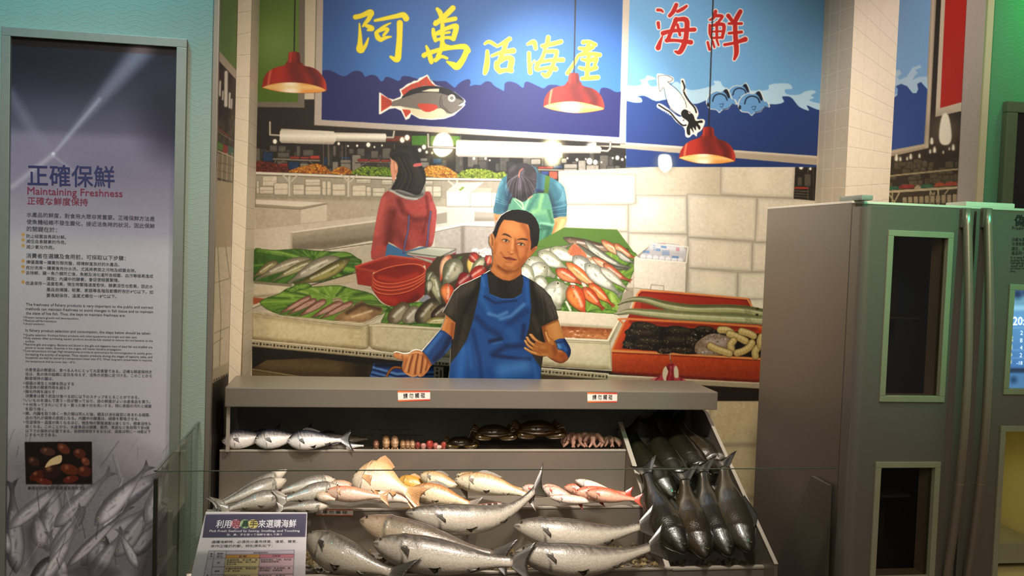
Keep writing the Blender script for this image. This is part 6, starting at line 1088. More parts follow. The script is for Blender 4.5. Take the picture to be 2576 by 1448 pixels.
# apron
APR = Z('m1', (635, 575), (680, 560), (690, 640), (700, 720), (790, 755), (880, 755), (940, 720), (955, 640), (950, 580), (1000, 605), (1005, 700), (1015, 820), (1000, 960), (970, 1070), (1020, 1180), (1060, 1240), (1090, 1285), (1085, 1400), (385, 1400), (400, 1250), (470, 1160), (530, 1060), (570, 930), (600, 800), (625, 680))
U.fill(APR, '1d4f8c', nz=1, ab=[(Z('m1', (650, 600), (640, 760), (700, 860)), 14, '2f6cae', .7), (Z('m1', (660, 740), (740, 790), (900, 770)), 6, '0e2a58', .8), (Z('m1', (690, 870), (760, 890), (830, 860)), 8, '5a8cc0', .8), (Z('m1', (780, 910), (860, 890), (960, 800)), 9, '5a90c4', .75), (Z('m1', (840, 950), (980, 850)), 14, '123468', .7), (Z('m1', (600, 900), (680, 980), (770, 1030)), 14, '123264', .8), (Z('m1', (700, 1080), (790, 1060)), 9, '0e2448', .95), (Z('m1', (720, 1100), (790, 1085)), 4, '3d72ac', .7), (Z('m1', (720, 1180), (820, 1120), (960, 1110)), 13, '102c5c', .9), (Z('m1', (740, 1190), (900, 1210), (1000, 1215)), 9, '0c2250', .9), (Z('m1', (800, 1300), (960, 1270)), 34, '4a86c2', .7), (Z('m1', (500, 1140), (480, 1280), (470, 1380)), 20, '3470b4', .7), (Z('m1', (570, 1000), (620, 1200), (640, 1390)), 10, '14386e', .85), (Z('m1', (540, 1100), (560, 1280)), 8, '2a62a4', .7), (Z('m1', (980, 640), (990, 800)), 8, '2a66a8', .7), (Z('m1', (960, 960), (950, 1060)), 10, '0f2a56', .85), (Z('m1', (850, 1000), (880, 1060)), 18, '2a64a6', .6), (Z('m1', (700, 1300), (720, 1390)), 14, '1a4480', .7), (Z('m1', (1040, 1260), (1060, 1380)), 9, '2f6cae', .6), (Z('m1', (640, 600), (660, 660)), 5, '3f7cbc', .7)])
U.line(Z('m1', (700, 722), (790, 757), (880, 757), (942, 722)), 1.6, '3a74b4', .9, sm=4); part('apron', APR, None, None)
# his right arm, blue cuff and thumbs-out fist
U.fill(Z('m1', (355, 870), (440, 940), (425, 1060), (410, 1070), (330, 1000)), SKIN, sm=1, ab=[(Z('m1', (420, 950), (410, 1050)), 9, '8a4a20', .8), (Z('m1', (370, 920), (345, 985)), 7, 'd89a60', .8)])
CF = J(('h1', [(925, 578), (1340, 80), (1420, 110), (1500, 160), (1605, 260), (1590, 420), (1580, 480), (1400, 690), (1160, 880), (1100, 800), (1040, 690), (980, 620)]))
U.fill(CF, '1f4478', sm=1, ab=[(Z('h1', (1340, 180), (1150, 420), (1020, 580)), 11, '3d70ac', .85), (Z('h1', (1560, 260), (1420, 560), (1220, 760)), 13, '0e1f44', .9), (Z('h1', (1580, 420), (1450, 600)), 4, '2a5c9c', .8)]); part('cuff', CF, None, None)
HA = Z('h1', (925, 580), (850, 549), (790, 544), (700, 571), (640, 616), (560, 631), (490, 631), (400, 604), (330, 594), (280, 614), (262, 660), (275, 700), (350, 735), (430, 762), (480, 775), (498, 800), (480, 860), (466, 930), (475, 1000), (510, 1060), (580, 1110), (650, 1145), (700, 1165), (760, 1152), (820, 1132), (880, 1160), (950, 1140), (1010, 1080), (1060, 1020), (1105, 930), (1150, 882), (1090, 780), (1020, 670))
U.fill(HA, 'b87644', ab=[(Z('h1', (300, 650), (440, 690), (600, 680)), 8, 'c88a56', .8), (Z('h1', (420, 640), (600, 645), (760, 590), (900, 610)), 5, 'd8a878', .8), (Z('h1', (470, 660), (485, 760)), 4, '8a4c24', .6), (Z('h1', (660, 680), (600, 850), (560, 1010)), 7, 'd09a64', .8), (Z('h1', (790, 660), (730, 850), (690, 1080)), 7, 'cc945e', .8), (Z('h1', (890, 690), (850, 880), (840, 1060)), 7, 'cc945e', .8), (Z('h1', (1010, 760), (990, 900), (950, 1050)), 6, 'c88c56', .8),
  (Z('h1', (700, 690), (650, 860), (610, 1040)), 4, '6e3a1a', .95), (Z('h1', (720, 640), (700, 700)), 3.5, '8a4c26', .7), (Z('h1', (830, 640), (790, 850), (760, 1080)), 4, '6e3a1a', .95), (Z('h1', (940, 680), (920, 880), (890, 1060)), 4, '6e3a1a', .95), (Z('h1', (1050, 760), (1040, 860), (1000, 1000)), 4, '7a4420', .85), (Z('h1', (570, 760), (540, 880), (500, 980)), 5, '9a5a30', .7), (Z('h1', (540, 1080), (700, 1140), (880, 1130)), 4, 'd8a272', .7), (Z('h1', (960, 640), (1080, 800), (1120, 880)), 5, '8a4c24', .8)])
for a, b in (((625, 660), (700, 645)), ((760, 640), (830, 632)), ((880, 670), (940, 668)), ((990, 735), (1040, 730))): U.line(Z('h1', a, ((a[0]+b[0])/2, a[1]-14), b), 1, '7a4422', .7, sm=3)
part('hand', HA, 'hand', None, None)
for f in ([(640, 660), (700, 650), (690, 760), (640, 900), (600, 1060), (540, 1060), (520, 960), (580, 800)], [(760, 650), (830, 640), (810, 800), (770, 1000), (740, 1120), (660, 1100), (660, 1000), (720, 820)], [(880, 680), (940, 680), (925, 850), (890, 1100), (800, 1090), (800, 980), (850, 820)], [(990, 745), (1045, 740), (1040, 870), (1000, 1020), (920, 1080), (920, 960), (970, 850)], [(490, 640), (400, 608), (330, 597), (280, 615), (266, 660), (275, 698), (350, 732), (430, 758), (480, 770), (540, 700)]): part('finger' if f[0][0] != 490 else 'thumb', Z('h1', *f), None, 'hand', None, 2, 0)
# his left arm: upper arm, cuff, forearm and open hand
UA = Z('h2', (700, 400), (830, 330), (960, 270), (1100, 212), (1200, 540), (1270, 690), (1150, 690), (1020, 740), (900, 900), (790, 780), (740, 600)); U.fill(UA, 'c48848', ab=[(Z('h2', (740, 430), (780, 600), (800, 740)), 12, '8a4a20', .85), (Z('h2', (1000, 330), (1080, 600)), 18, 'd09a5a', .7), (Z('h2', (720, 390), (1090, 230)), 6, '6e3a18', .7)]); part('arm', UA, None, None)
FA = Z('h2', (1085, 950), (1200, 980), (1290, 1040), (1340, 1120), (1350, 1170), (1300, 1240), (1230, 1280), (1150, 1292), (1050, 1262), (950, 1205), (880, 1150), (900, 950)); U.fill(FA, 'a8602c', ab=[(Z('h2', (1100, 970), (1180, 990)), 6, 'd08a56', .8), (Z('h2', (1200, 1100), (1300, 1180)), 12, '944a1e', .7), (Z('h2', (960, 1190), (1150, 1270), (1280, 1230)), 5, '7a3a18', .8)])
CU = Z('h2', (1025, 738), (1100, 700), (1190, 685), (1265, 690), (1320, 770), (1380, 870), (1412, 960), (1410, 1050), (1380, 1130), (1352, 1165), (1310, 1060), (1200, 970), (1085, 945), (1070, 830)); U.fill(CU, '1f4c8c', sm=1, ab=[(Z('h2', (1090, 830), (1140, 890)), 10, '6a9ccc', .85), (Z('h2', (1250, 720), (1350, 900), (1370, 1100)), 8, '0e2450', .9), (Z('h2', (1060, 790), (1200, 770)), 3, '10264e', .8), (Z('h2', (1200, 830), (1300, 960)), 8, '2f66a8', .7)]); part('cuff', CU, None, None)
PM = Z('h2', (780, 780), (860, 790), (900, 830), (1020, 760), (1060, 860), (1095, 1000), (1000, 1140), (900, 1160), (830, 1113), (760, 1115), (640, 1100), (520, 1060), (460, 960), (500, 860), (560, 760), (700, 770))
U.fill(PM, 'ac6c34', sm=2, ab=[(Z('h2', (560, 900), (760, 900)), 9, 'c08244', .7), (Z('h2', (1000, 900), (1050, 1080)), 12, '8a4a20', .85), (Z('h2', (700, 1080), (840, 1100)), 6, 'c88a50', .7), (Z('h2', (640, 960), (800, 1000)), 7, '945a28', .6)])
part('hand', catmull(PM, 2), 'hand2', None, None)
def fing(nm, p, hl):
    P = Z('h2', *p); U.fill(P, 'b87a3e', sm=3, ab=[(Z('h2', *hl), 4.5, 'dca868', .9)]); Q = catmull(P, 3); U.line(np.vstack([Q, Q[:1]]), .8, '5e3012', .7); part(nm, Q, None, 'hand2', None, 2)
fing('finger', [(278, 915), (300, 898), (340, 915), (420, 965), (520, 1000), (640, 1040), (700, 1110), (560, 1090), (440, 1045), (340, 980), (285, 945)], [(310, 925), (430, 985), (560, 1030)])
fing('finger', [(280, 740), (305, 722), (335, 740), (370, 810), (440, 870), (520, 920), (560, 990), (470, 960), (380, 900), (310, 820)], [(310, 750), (370, 830), (460, 900)])
fing('finger', [(318, 660), (345, 640), (380, 655), (420, 730), (480, 780), (560, 830), (660, 880), (600, 920), (500, 880), (420, 820), (350, 750)], [(350, 665), (410, 750), (500, 820)])
fing('finger', [(402, 590), (430, 570), (480, 580), (540, 660), (610, 720), (720, 770), (740, 830), (620, 800), (540, 750), (460, 690)], [(440, 600), (510, 670), (600, 730)])
fing('thumb', [(775, 540), (800, 505), (845, 515), (840, 560), (860, 620), (920, 680), (990, 740), (1000, 850), (900, 830), (850, 780), (800, 640)], [(805, 540), (830, 640), (880, 740)])
for q in ((415, 590), (335, 660), (295, 738), (292, 912)): e = Z('h2', q)[0]; U.el(e[0], e[1], 2, 1.5, 'e8c090', .6)
cut_pl = Plane((0, 3.95, 0), (0, -1, 0))
man = thing('painted_cutout', 'life-size painted board of a smiling fishmonger in blue apron behind the counter', 'cutout figure', tuple(cut_pl.at(1235, 1530)*np.array([1, 1, 0])))
pigment(MC, 1.15, .9, .0)
BOARD = mat('cutout_board', vcol=True, rough=.45, noise=.02, scale=60, spec=.4)
sil_c = SIL_M.copy()
# extend the board to the floor
for i in range(len(sil_c)):
    if sil_c[i][1] > 1500: q = cut_pl.at(*sil_c[i]); q[2] = .0; r = CB@(q-C0); sil_c[i] = (1288+F*r[0]/r[2], 724-F*r[1]/r[2])
region_art('painted_figure', sil_c, MC, cut_pl, man, 0, 1.6, m=BOARD, thick=.035, edge='efe6da')
hang(OUT, cut_pl, MC, man, .0003)
# the same figure's sides of the mural: left and right slices on the return walls
wl_pl = Plane((XWL, 0, 0), (1, 0, 0)); wr_pl = Plane((XWR, 0, 0), (-1, 0, 0))
U = SL = Canvas(515, -130, 610, 1420, 1, 'c8b99e'); OUT = []
U.fill([(515, 340), (610, 340), (610, 480), (515, 440)], '2c251d'); U.fill([(515, -130), (610, -130), (610, 195), (549, 127), (515, 88)], '6f9040', nz=2); U.fill([(515, 84), (549, 125), (610, 196), (610, 216), (549, 150), (515, 108)], 'c4b49c')
U.fill([(515, 112), (549, 151), (610, 218), (610, 400), (540, 368), (515, 350)], '2a221c')
for x, y0, y1, w in ((569, 182, 265, 9), (554, 205, 240, 5), (561, 230, 250, 4), (578, 235, 270, 5), (583, 250, 272, 4), (549, 215, 235, 3)): U.line([(x, y0), (x-1, y1)], w, 'ece4d0', sm=0, soft=1.6)
for i in range(26): x, y = R2.uniform(540, 592), R2.uniform(285, 350); pbox(x, y, x+R2.uniform(4, 8), y+R2.uniform(14, 30), (88, 78, 62), w=1)
U.line([(543, 325), (560, 338), (592, 357)], 2.5, '8d7c62'); U.line([(545, 320), (575, 342)], 3, '9c3a24'); U.fill([(540, 352), (560, 362), (575, 385), (540, 372)], '5c8a2c'); U.fill([(562, 362), (575, 368), (572, 388), (560, 382)], '9c3a34'); U.fill([(574, 366), (592, 374), (592, 392), (574, 386)], '3f6a5c'); U.line([(540, 376), (592, 398)], 4, 'c4b498')
U.fill([(530, 378), (600, 402), (600, 465), (530, 440)], '8d7f66', nz=6)
for x in (548, 560, 572, 584): U.line([(x, 385), (x-2, 455)], 2, 'c4b596')
for y in (405, 425, 445): U.line([(535, y), (595, y+14)], 1.3, '5c5040')
U.fill([(520, 448), (600, 462), (600, 621), (520, 623)], 'b3a283', nz=3); U.fill([(515, 623), (600, 620), (600, 930), (515, 990)], 'd2c4a8', nz=4)
for l in ([(515, 713), (540, 711), (590, 696)], [(548, 622), (552, 712), (556, 800), (552, 925)], [(568, 622), (578, 698)], [(515, 848), (600, 812)], [(515, 878), (560, 850)]): U.line(l, 1.5, '857659')
U.fill([(515, 936), (600, 900), (600, 926), (515, 972)], 'b8a98a'); [U.el(527+i*6, 962-i*2.9, 1.6, 3, '2c2416', .3) for i in range(10)]; U.fill([(515, 974), (600, 926), (600, 1420), (515, 1420)], '241b10')
pigment(SL, 1.15)
sm_ = thing('narrow_mural', 'narrow strip of market painting on the return wall beside the teal-lit wall', 'mural', (XWL, (YT+YM)/2, 1.4))
region_art('painted_scene', [(556, -120), (602, -120), (588, 400), (574, 960), (563, 1410), (522, 1410)], SL, wl_pl, sm_, .001, 1.6)
U = SR = Canvas(2190, -130, 2450, 560, 1, 'c8b99e')
U.fill([(2190, -130), (2450, -130), (2450, 560), (2190, 560)], '3a2f20', nz=2)
for i in range(60): x, y = R2.uniform(2230, 2425), R2.uniform(400, 470); pbox(x, y, x+R2.uniform(10, 26), y+R2.uniform(10, 22), (100, 88, 62), w=1)
U.fill([(2190, -130), (2362, -130), (2336, 372), (2190, 405)], 'b8a68c', ab=[([(2352, -100), (2332, 370)], 6, 'd8c8b0', .9), ([(2230, 385), (2330, 365)], 5, 'd0c0a8', .8)])
U.fill([(2190, -130), (2348, -130), (2324, 360), (2190, 390)], '8ab8e4'); U.fill(Z('z5', (900, 640), (1005, 600), (955, 540), (960, 460), (1000, 452), (1012, 480), (985, 500), (1000, 520), (1045, 500), (1085, 440), (1135, 422), (1143, 440), (1100, 455), (1120, 470), (1095, 500), (1085, 520), (1130, 500), (1182, 498), (1185, 600), (900, 660)), 'b8d4ea')
U.fill(Z('z5', (900, 640), (955, 640), (985, 620), (990, 580), (975, 560), (1010, 545), (1050, 560), (1085, 605), (1110, 605), (1122, 580), (1115, 545), (1140, 533), (1182, 580), (1160, 935), (900, 985)), '2e569e')
U.fill([(2374, -130), (2450, -130), (2450, 272), (2353, 294)], 'd8cab0'); U.fill([(2384, -130), (2450, -130), (2450, 248), (2365, 272)], 'c8280f')
def bulb2(x, y, rx, ry): U.ab([(x, y)], ry*1.8, '7a6e52', .8, free=True); U.fill([(x-rx*.5, y-ry), (x+rx*.5, y-ry), (x+rx, y+ry*.3), (x+rx*.6, y+ry*.9), (x-rx*.6, y+ry*.9), (x-rx, y+ry*.3)], 'f4eed8', sm=4, soft=2)
bulb2(2378, 328, 16, 38)
for x, y, r in ((2344, 355, 5), (2351, 377, 4.5), (2340, 381, 3), (2398, 371, 4.5), (2291, 394, 4), (2255, 397, 5), (2313, 392, 3), (2265, 400, 3), (2373, 383, 2), (2388, 374, 2), (2282, 399, 2.4)): bulb2(x, y, r*.8, r*1.6)
U.line([(2230, 443), (2290, 437), (2410, 425)], 4, 'b0a078'); U.fill([(2190, 482), (2450, 468), (2450, 560), (2190, 560)], '4a3f28', nz=5)
for x0, x1, y, c in ((2231, 2262, 478, '2f6a4a'), (2262, 2300, 474, '9c3030'), (2300, 2318, 475, 'b8a888'), (2316, 2348, 473, '3a7050'), (2350, 2376, 469, 'b85a2c'), (2376, 2410, 467, 'b04a30')): U.fill([(x0, y), (x0+6, y-9), (x1-6, y-10), (x1, y-2)], c, sm=2, nz=8)
U.line([(2190, 485), (2450, 469)], 6, 'c8b894')
for x in (2245, 2340, 2350): U.line([(x, 484), (x-1, 520)], 3, 'c0b088')
for x in (2360,): U.line([(x, 478), (x, 520)], 4, 'c8b894'); U.line([(x-20, 480), (x-4, 505)], 3, 'c0b088'); U.line([(x+25, 478), (x+4, 503)], 3, 'c0b088')
U.line([(2235, 486), (2250, 508)], 3, 'c0b088'); U.line([(2262, 485), (2250, 508)], 3, 'c0b088')
for i in range(10): x = 2270+i*14; pbox(x, 495-i*.8, x+12, 512, 'b0a07c', w=1)
pigment(SR, 1.2)
sr_ = thing('narrow_mural', 'narrow strip of market painting with waves and red sign above the refrigerator', 'mural', (XWR, (YG+YM)/2, 1.8))
region_art('painted_scene', [(2267, -125), (2438, -125), (2404, 555), (2230, 555)], SR, wr_pl, sr_, .001, 2)
# ---------------------------------------------------------------- information panel on the teal-lit wall
ip = Plane((0, YT-.022, 0), (0, -1, 0))
a = ip.at(2.5, 66); b = ip.at(470, 97.5)
info = thing('information_panel', 'tall framed panel about keeping fish fresh, hung on the teal-lit wall', 'information board', ((a[0]+b[0])/2, YT, 1.2))
c = ip.at(26, 90); d = ip.at(444, 118.5); zt = (a[2]+b[2])/2; zi = (c[2]+d[2])/2
bm = B()
for q in ((a[0], b[0], zi, zt), (a[0], b[0], .1, .16), (a[0], c[0], .16, zi), (d[0], b[0], .16, zi)): box(bm, q[0], q[1], YT-.022, YT-.0005, q[2], q[3], .002)
obj('frame', bm, mat('panel_frame_steel', '8a9088', .45, .5, noise=.04, scale=40), info)
U = PC = Canvas(-10, 75, 470, 1480, .8, 'b9b4b8'); OUT = []
U.fill([(-10, 75), (470, 75), (470, 1480), (-10, 1480)], '211e2c', lg=(0, 150, 0, 420, '7e7286'))
U.fill([(-10, 330), (470, 350), (470, 700), (-10, 700)], '7e7286', lg=(0, 400, -30, 640, 'b9b4ba'), soft=12); U.fill([(-10, 600), (470, 620), (470, 1480), (-10, 1480)], 'b9b4ba', soft=30)
U.ab([(30, 110), (200, 130)], 170, '14121c', .8, free=True); U.ab([(420, 260), (440, 330)], 130, '1e1a2a', .75, free=True); U.ab([(30, 420), (120, 440)], 120, '8c8094', .6, free=True)
for i in range(60): t = i/59; U.ab([(135+t*235, 385-t*274)], 7+t*42, 'aaa0b2', .13, free=True)
U.ab([(132, 390), (250, 250)], 9, 'c4bccc', .4, free=True); U.ab([(132, 390), (90, 340), (25, 235)], 26, '8d8398', .4, free=True); U.ab([(132, 390), (30, 470)], 12, 'c4bcc8', .5, free=True); U.ab([(132, 390), (185, 430)], 6, 'b4acb8', .4, free=True); U.ab([(134, 386)], 7, 'efeaf2', .8, free=True)
for y in (590, 603, 617, 656, 670, 683, 709): U.el(58, y, 4.2, 4.2, 'b98f4a', soft=1.2)
for y in (797, 805, 813, 841, 849, 865, 881, 963, 973, 984, 1005, 1016, 1039, 1061): U.el(60.5, y, 1.5, 1.5, '3a3640')
# catch of silver fish along the foot of the panel
U.fill([(-10, 1130), (120, 1110), (240, 1090), (330, 1150), (470, 1190), (470, 1480), (-10, 1480)], '868086', soft=50, nz=4); U.ab([(250, 1080), (420, 1180)], 60, '9c969e', .6, free=True); U.ab([(15, 1180), (20, 1400)], 34, '8f8890', .7, free=True)
def gf(h, t, w, b='4a444c', c='a9a4ac', **k): pfish(h, t, w, b, c, tail=k.pop('tail', .4), gloss='d8d4dc', **k)
gf((40, 1440), (30, 1230), 50, side=-1, eye=False); gf((118, 1385), (140, 1200), 62, '5a545c', 'b4aeb6', side=-1); gf((250, 1290), (420, 1180), 54, '58525c', 'a8a2aa'); gf((190, 1330), (205, 1190), 40, '5e5862', 'c4bec6', eye=False); gf((262, 1350), (310, 1200), 30, 'a09aa4', 'd4ced6', eye=False, tail=0)
gf((205, 1420), (385, 1270), 62, '4e4852', 'b0aab2'); gf((258, 1340), (230, 1480), 56, '403a42', '9c969e', side=-1); gf((140, 1400), (60, 1500), 50, '3a343c', '8a848c'); gf((330, 1400), (420, 1300), 40, '4a444c', 'b0aab2', eye=False)
for i in range(16): x, y = R2.uniform(-10, 410), R2.uniform(1310, 1480); l = R2.uniform(90, 170); q_ = R2.uniform(.25, 1.1)*R2.choice([1, 1, -.6]); gf((x, y), (x+l*q_, y-l*.9), R2.uniform(22, 46), R2.choice(['726c74', '7e7880', '5a545c']), R2.choice(['c0bac0', 'd6d0d6', 'aca6ac']), eye=i % 2 == 0, side=R2.choice([1, -1]))
for i in range(44): x, y = R2.uniform(10, 420), R2.uniform(1130, 1470); l = R2.uniform(20, 70); U.line([(x, y), (x+l*R2.uniform(-.4, .9), y-l)], R2.uniform(.8, 2.4), R2.choice(['d0cad2', '2a242c', '76707a', '1c181e']), .5)
for p in (([(150, 1440), (230, 1400), (300, 1440), (260, 1480)]), ([(380, 1330), (425, 1300), (425, 1480), (330, 1480)]), ([(60, 1330), (90, 1300), (80, 1420)])): U.fill(p, '4a444c', soft=12, a=.7)
# mussels
U.fill([(62, 1111), (231, 1110), (232, 1217), (65, 1217)], '180d0a', nz=3)
for x, y, rx, ry, a_, c_ in ((85, 1160, 16, 11, .5, '3a2018'), (120, 1135, 20, 10, .2, '4a2a20'), (160, 1128, 18, 11, .6, '5e2c1c'), (200, 1140, 16, 12, .3, '4e2216'), (95, 1195, 22, 12, -.4, '4c1c10'), (130, 1185, 24, 18, -.2, '2c1410'), (175, 1180, 24, 13, .3, '5c2814'), (212, 1185, 18, 14, .1, '4e2018'), (178, 1205, 20, 9, -.2, '5a2014'), (110, 1210, 22, 8, .2, '5e2216'), (215, 1160, 12, 9, .8, '6a3626')): U.el(x, y, rx, ry, c_, a_, ab=[([(x-rx*.3, y-ry*.4)], ry*.7, 'b87858', .6)], clip=False)
U.fill([(113, 1175), (125, 1156), (150, 1144), (156, 1150), (152, 1164), (130, 1170)], 'd8bc8c', sm=3)
hang([('photograph_of_mussels', np.array([(62, 1111), (231, 1110), (232, 1217), (65, 1217)], float), 2, None, None, None, 0)], Plane((0, YT-.006, 0), (0, -1, 0)), PC, info, .001)
pp = Plane((0, YT-.006, 0), (0, -1, 0))
q = pp.at(200, 1448); r_ = pp.at(20, 1448)
region_art('poster', [(20, 84), (450, 112), (424, 1475), (4, 1475)], PC, pp, info, 0, 2.2)
NAVY = mat('navy_ink', '232858', .6, noise=.05); WINE = mat('wine_ink', '7a2440', .6, noise=.05); GREY = mat('grey_ink', '3c3944', .6, noise=.05)
def block(rows, m, nm, par, pl, off, bold=0.0, h=None, joined=None):
    L = Lettering(pl, off)
    for r in rows: L.put(r[0], (r[1], r[2]), (r[3], r[4]), h, bold)
    return L.done(nm, m, par)
block([('正確保鮮', 70, 462, 288, 467)], NAVY, 'title_lettering', info, pp, .001, .012, 52)
block([('Maintaining Freshness', 69, 488, 308, 495), ('正確な鮮度保持', 69, 512, 221, 516)], WINE, 'title_lettering', info, pp, .001, .008)
block([('水產品的鮮度，對食用大眾非常重要。正確保鮮方法是', 67, 544, 389, 555), ('使魚體組織不發生變化，接近活魚時的狀況，因此保鮮', 67, 562, 389, 573), ('的關鍵在於：', 67, 580, 143, 583), ('防止細菌滋長與分解。', 66, 597, 166, 600), ('減低自身酵素的作用。', 66, 610, 166, 613), ('減少氧化作用。', 66, 624, 136, 626),
  ('消費者在選購及食用前，可採取以下步驟：', 66, 647, 316, 654), ('擇優選購－購買形態完整，眼睛鮮度良好的水產品。', 66, 662, 300, 669), ('充分洗滌－購買後充分水洗，尤其將表面之污物及細菌去除。', 65, 676, 342, 684), ('去除鰓、臟－魚介類死亡後，魚鰓及消化道所含細菌、血污等極易造成', 65, 689, 385, 698), ('腐敗；內臟中的酵素，會促使細菌繁殖。', 117, 704, 300, 708),
  ('低溫保存－溫度愈高，微生物繁殖速度愈快，酵素活性也愈高，因此水', 64, 715, 385, 724), ('產品自捕獲、販賣、家庭等各階段都需貯存於4℃以下，如', 117, 731, 385, 738), ('要長期保存，溫度尤需在－18℃以下。', 117, 746, 293, 749)], GREY, 'body_lettering', info, pp, .001, .004)
block([('The freshness of fishery products is very important to the public and correct', 65, 768, 385, 776), ('methods can maintain freshness to avoid changes in fish tissue and to maintain', 65, 779, 385, 787), ('the state of live fish. Thus, the keys to maintain freshness are:', 65, 790, 315, 796), ('Prevent bacteria growth and decomposition;', 64, 800, 198, 803), ('Reduce self-fermentation;', 64, 808, 143, 810), ('Avoid oxidation;', 64, 816, 112, 817),
  ('In fishery product selection and consumption, the steps below should be taken:', 64, 833, 379, 841), ('Quality selection- Purchase fishery products with intact appearance and bright and clear eyes.', 64, 844, 345, 850), ('Fully washed- After purchasing, aquatic products should be fully washed to remove dirt and bacteria on the', 64, 852, 384, 859), ('surface.', 64, 860, 87, 860.5), ('Remove gills and organs- Bacteria and blood in the gills and digestive tract of dead fish and shellfish are', 64, 868, 383, 875), ('prove to cause rotten. Enzymes in the organs will hasten bacteria propagation.', 64, 876, 306, 881),
  ('Low-temperature storage: High temperatures provide an environment for microorganisms to quickly grow,', 64, 884, 383, 891), ('increasing the activity of enzymes. Thus, aquatic products during the stages of capture, sales, and', 64, 893, 383, 900), ('household use shall be stored at a temperature lower than 4°C. When long-term preservation is required,', 64, 901, 383, 908), ('the temperature shall be lower than -18°C.', 64, 910, 190, 913)], GREY, 'body_lettering', info, pp, .001, .006)
block([('水産食品の鮮度は、食べる人々にとって大変重要である。正確な鮮度保持方', 63, 932, 382, 938), ('法は、魚の体の組織に変化を与えず、活魚の状態に近づける。このことから', 63, 943, 382, 948), ('鮮度保持の鍵は、', 63, 954, 134, 955), ('細菌の発生と分解を防止する', 64, 966, 186, 968), ('魚自体の酵素作用を減らす', 64, 976, 176, 978), ('酸化作用を減らす', 64, 987, 138, 988), ('消費者は買う前及び食べる前に以下のステップをとることができる。', 64, 998, 350, 1002), ('いいものを選んで買う－形が整っており、目の鮮度がよい水産食品を買う。', 64, 1009, 378, 1013), ('十分洗ってきれいにする－買った後十分水洗いする。特に表面の汚れと細菌', 64, 1020, 381, 1024), ('を取り除く。', 64, 1031, 116, 1032),
  ('鰓、内臓を取り除く－魚介類は死んだ後、鰓及び消化器官に含まれる細菌、', 64, 1042, 378, 1046), ('血の汚れが腐敗の原因となる。内臓中の酵素は、細菌を繁殖させる。', 64, 1053, 350, 1056), ('低温保存－温度が高くなるほど、微生物の繁殖速度は速くなり、酵素活性も', 64, 1064, 380, 1068), ('高くなる。このことから、水産食品は捕獲、販売、家庭など各段階で皆4度', 64, 1075, 376, 1078), ('以下での保存が必要である。長期間保存するならば、温度は特に－18度以下', 64, 1086, 379, 1088), ('にするべきである。', 64, 1096, 142, 1096.5), ('●適切的操作才能確保食用安全。', 70, 1230, 212, 1230)], GREY, 'body_lettering', info, pp, .0018, .004)
# ---------------------------------------------------------------- slanted reading board in front of the fish
A0 = onY(518, 1286, 3.06); A1 = onY(773, 1288, 3.06); Bq = onY(481, 1448, 2.82)
e1 = A1-A0; e2 = Bq-A0; rn = np.cross(e1, e2); rn /= np.linalg.norm(rn)
if rn[1] > 0: rn = -rn
rp = Plane(A0, rn)
reader = thing('reading_board', 'slanted white board on choosing fresh seafood, standing at the front corner of the fish tray', 'information board', tuple(A0*np.array([1, 1, 0])+np.array([.15, -.1, 0])))
bm = B(); q = rp.pts([(518, 1286), (773, 1288), (767, 1476), (473.5, 1476)]); prism(bm, q, tuple(-rn*.012)); obj('board', bm, mat('white_board', 'd4cdd0', .4, noise=.02), reader)
bm = B(); lo = q[2:4].mean(0); 
for x in (.25, .75): p_ = q[3]+(q[2]-q[3])*x; p2 = q[0]+(q[1]-q[0])*x; m_ = (p_*.6+p2*.4)-rn*.013; prism(bm, [m_+np.array([-.012, 0, 0]), m_+np.array([.012, 0, 0]), (m_[0]+.012, m_[1], .0), (m_[0]-.012, m_[1], .0)], (0, .012, 0))
obj('stand', bm, STEELD, reader)
U = RC = Canvas(430, 1275, 790, 1600, .6, 'd9d2d6'); OUT = []
U.fill([(430, 1275), (790, 1275), (790, 1600), (430, 1600)], 'd6d0d4'); U.fill([(517, 1293), (772, 1291), (768, 1350), (509, 1352)], '48435a')
zr = lambda *p: np.array(p, float)/4.293+np.array([480, 1250])
for x, c_ in ((487, 'd8a0a8'), (585, '9cb88a'), (672, 'cfc07a')): cc = zr((x, 290))[0]; U.el(cc[0], cc[1], 12.5, 11.5, c_)
T0 = zr((195, 582), (1118, 573), (1090, 1250), (60, 1250)); U.fill(T0, 'c4bcc6')
U.fill(zr((383, 622), (745, 618), (740, 655), (376, 659)), 'd89c48'); U.fill(zr((376, 660), (740, 656), (700, 1250), (300, 1250)), 'dcca92'); U.fill(zr((746, 618), (1116, 613), (1113, 652), (742, 655)), 'd0808e'); U.fill(zr((742, 657), (1112, 653), (1090, 1250), (700, 1250)), 'd8b4bc')
for l in (((195, 582), (1118, 573)), ((1118, 573), (1090, 1250)), ((195, 582), (60, 1250)), ((257, 580), (160, 1250)), ((386, 580), (300, 1250)), ((746, 616), (700, 1250)), ((384, 620), (1116, 613)), ((180, 662), (1112, 652)), ((230, 754), (1108, 746)), ((218, 838), (1104, 828)), ((200, 925), (1100, 915))): U.line(zr(*l), 1.1, '4a4454', .9)
region_art('printed_face', [(518.5, 1287), (772.5, 1289), (766.5, 1475), (474.5, 1475)], RC, rp, reader, .0006, 2)
LW = mat('white_ink', 'e6e2ea', .6, noise=.03)
def bl(rows, m, nm, bold=.006, h=None): return block([(s, *zr((x0, y0))[0], *zr((x1, y1))[0]) for s, x0, y0, x1, y1 in rows], m, nm, reader, rp, .0014, bold, h)
bl([('利用', 268, 325, 428, 324)], LW, 'title_lettering', .012, 19); bl([('來選購海鮮', 726, 322, 1135, 318)], LW, 'title_lettering', .012, 19)
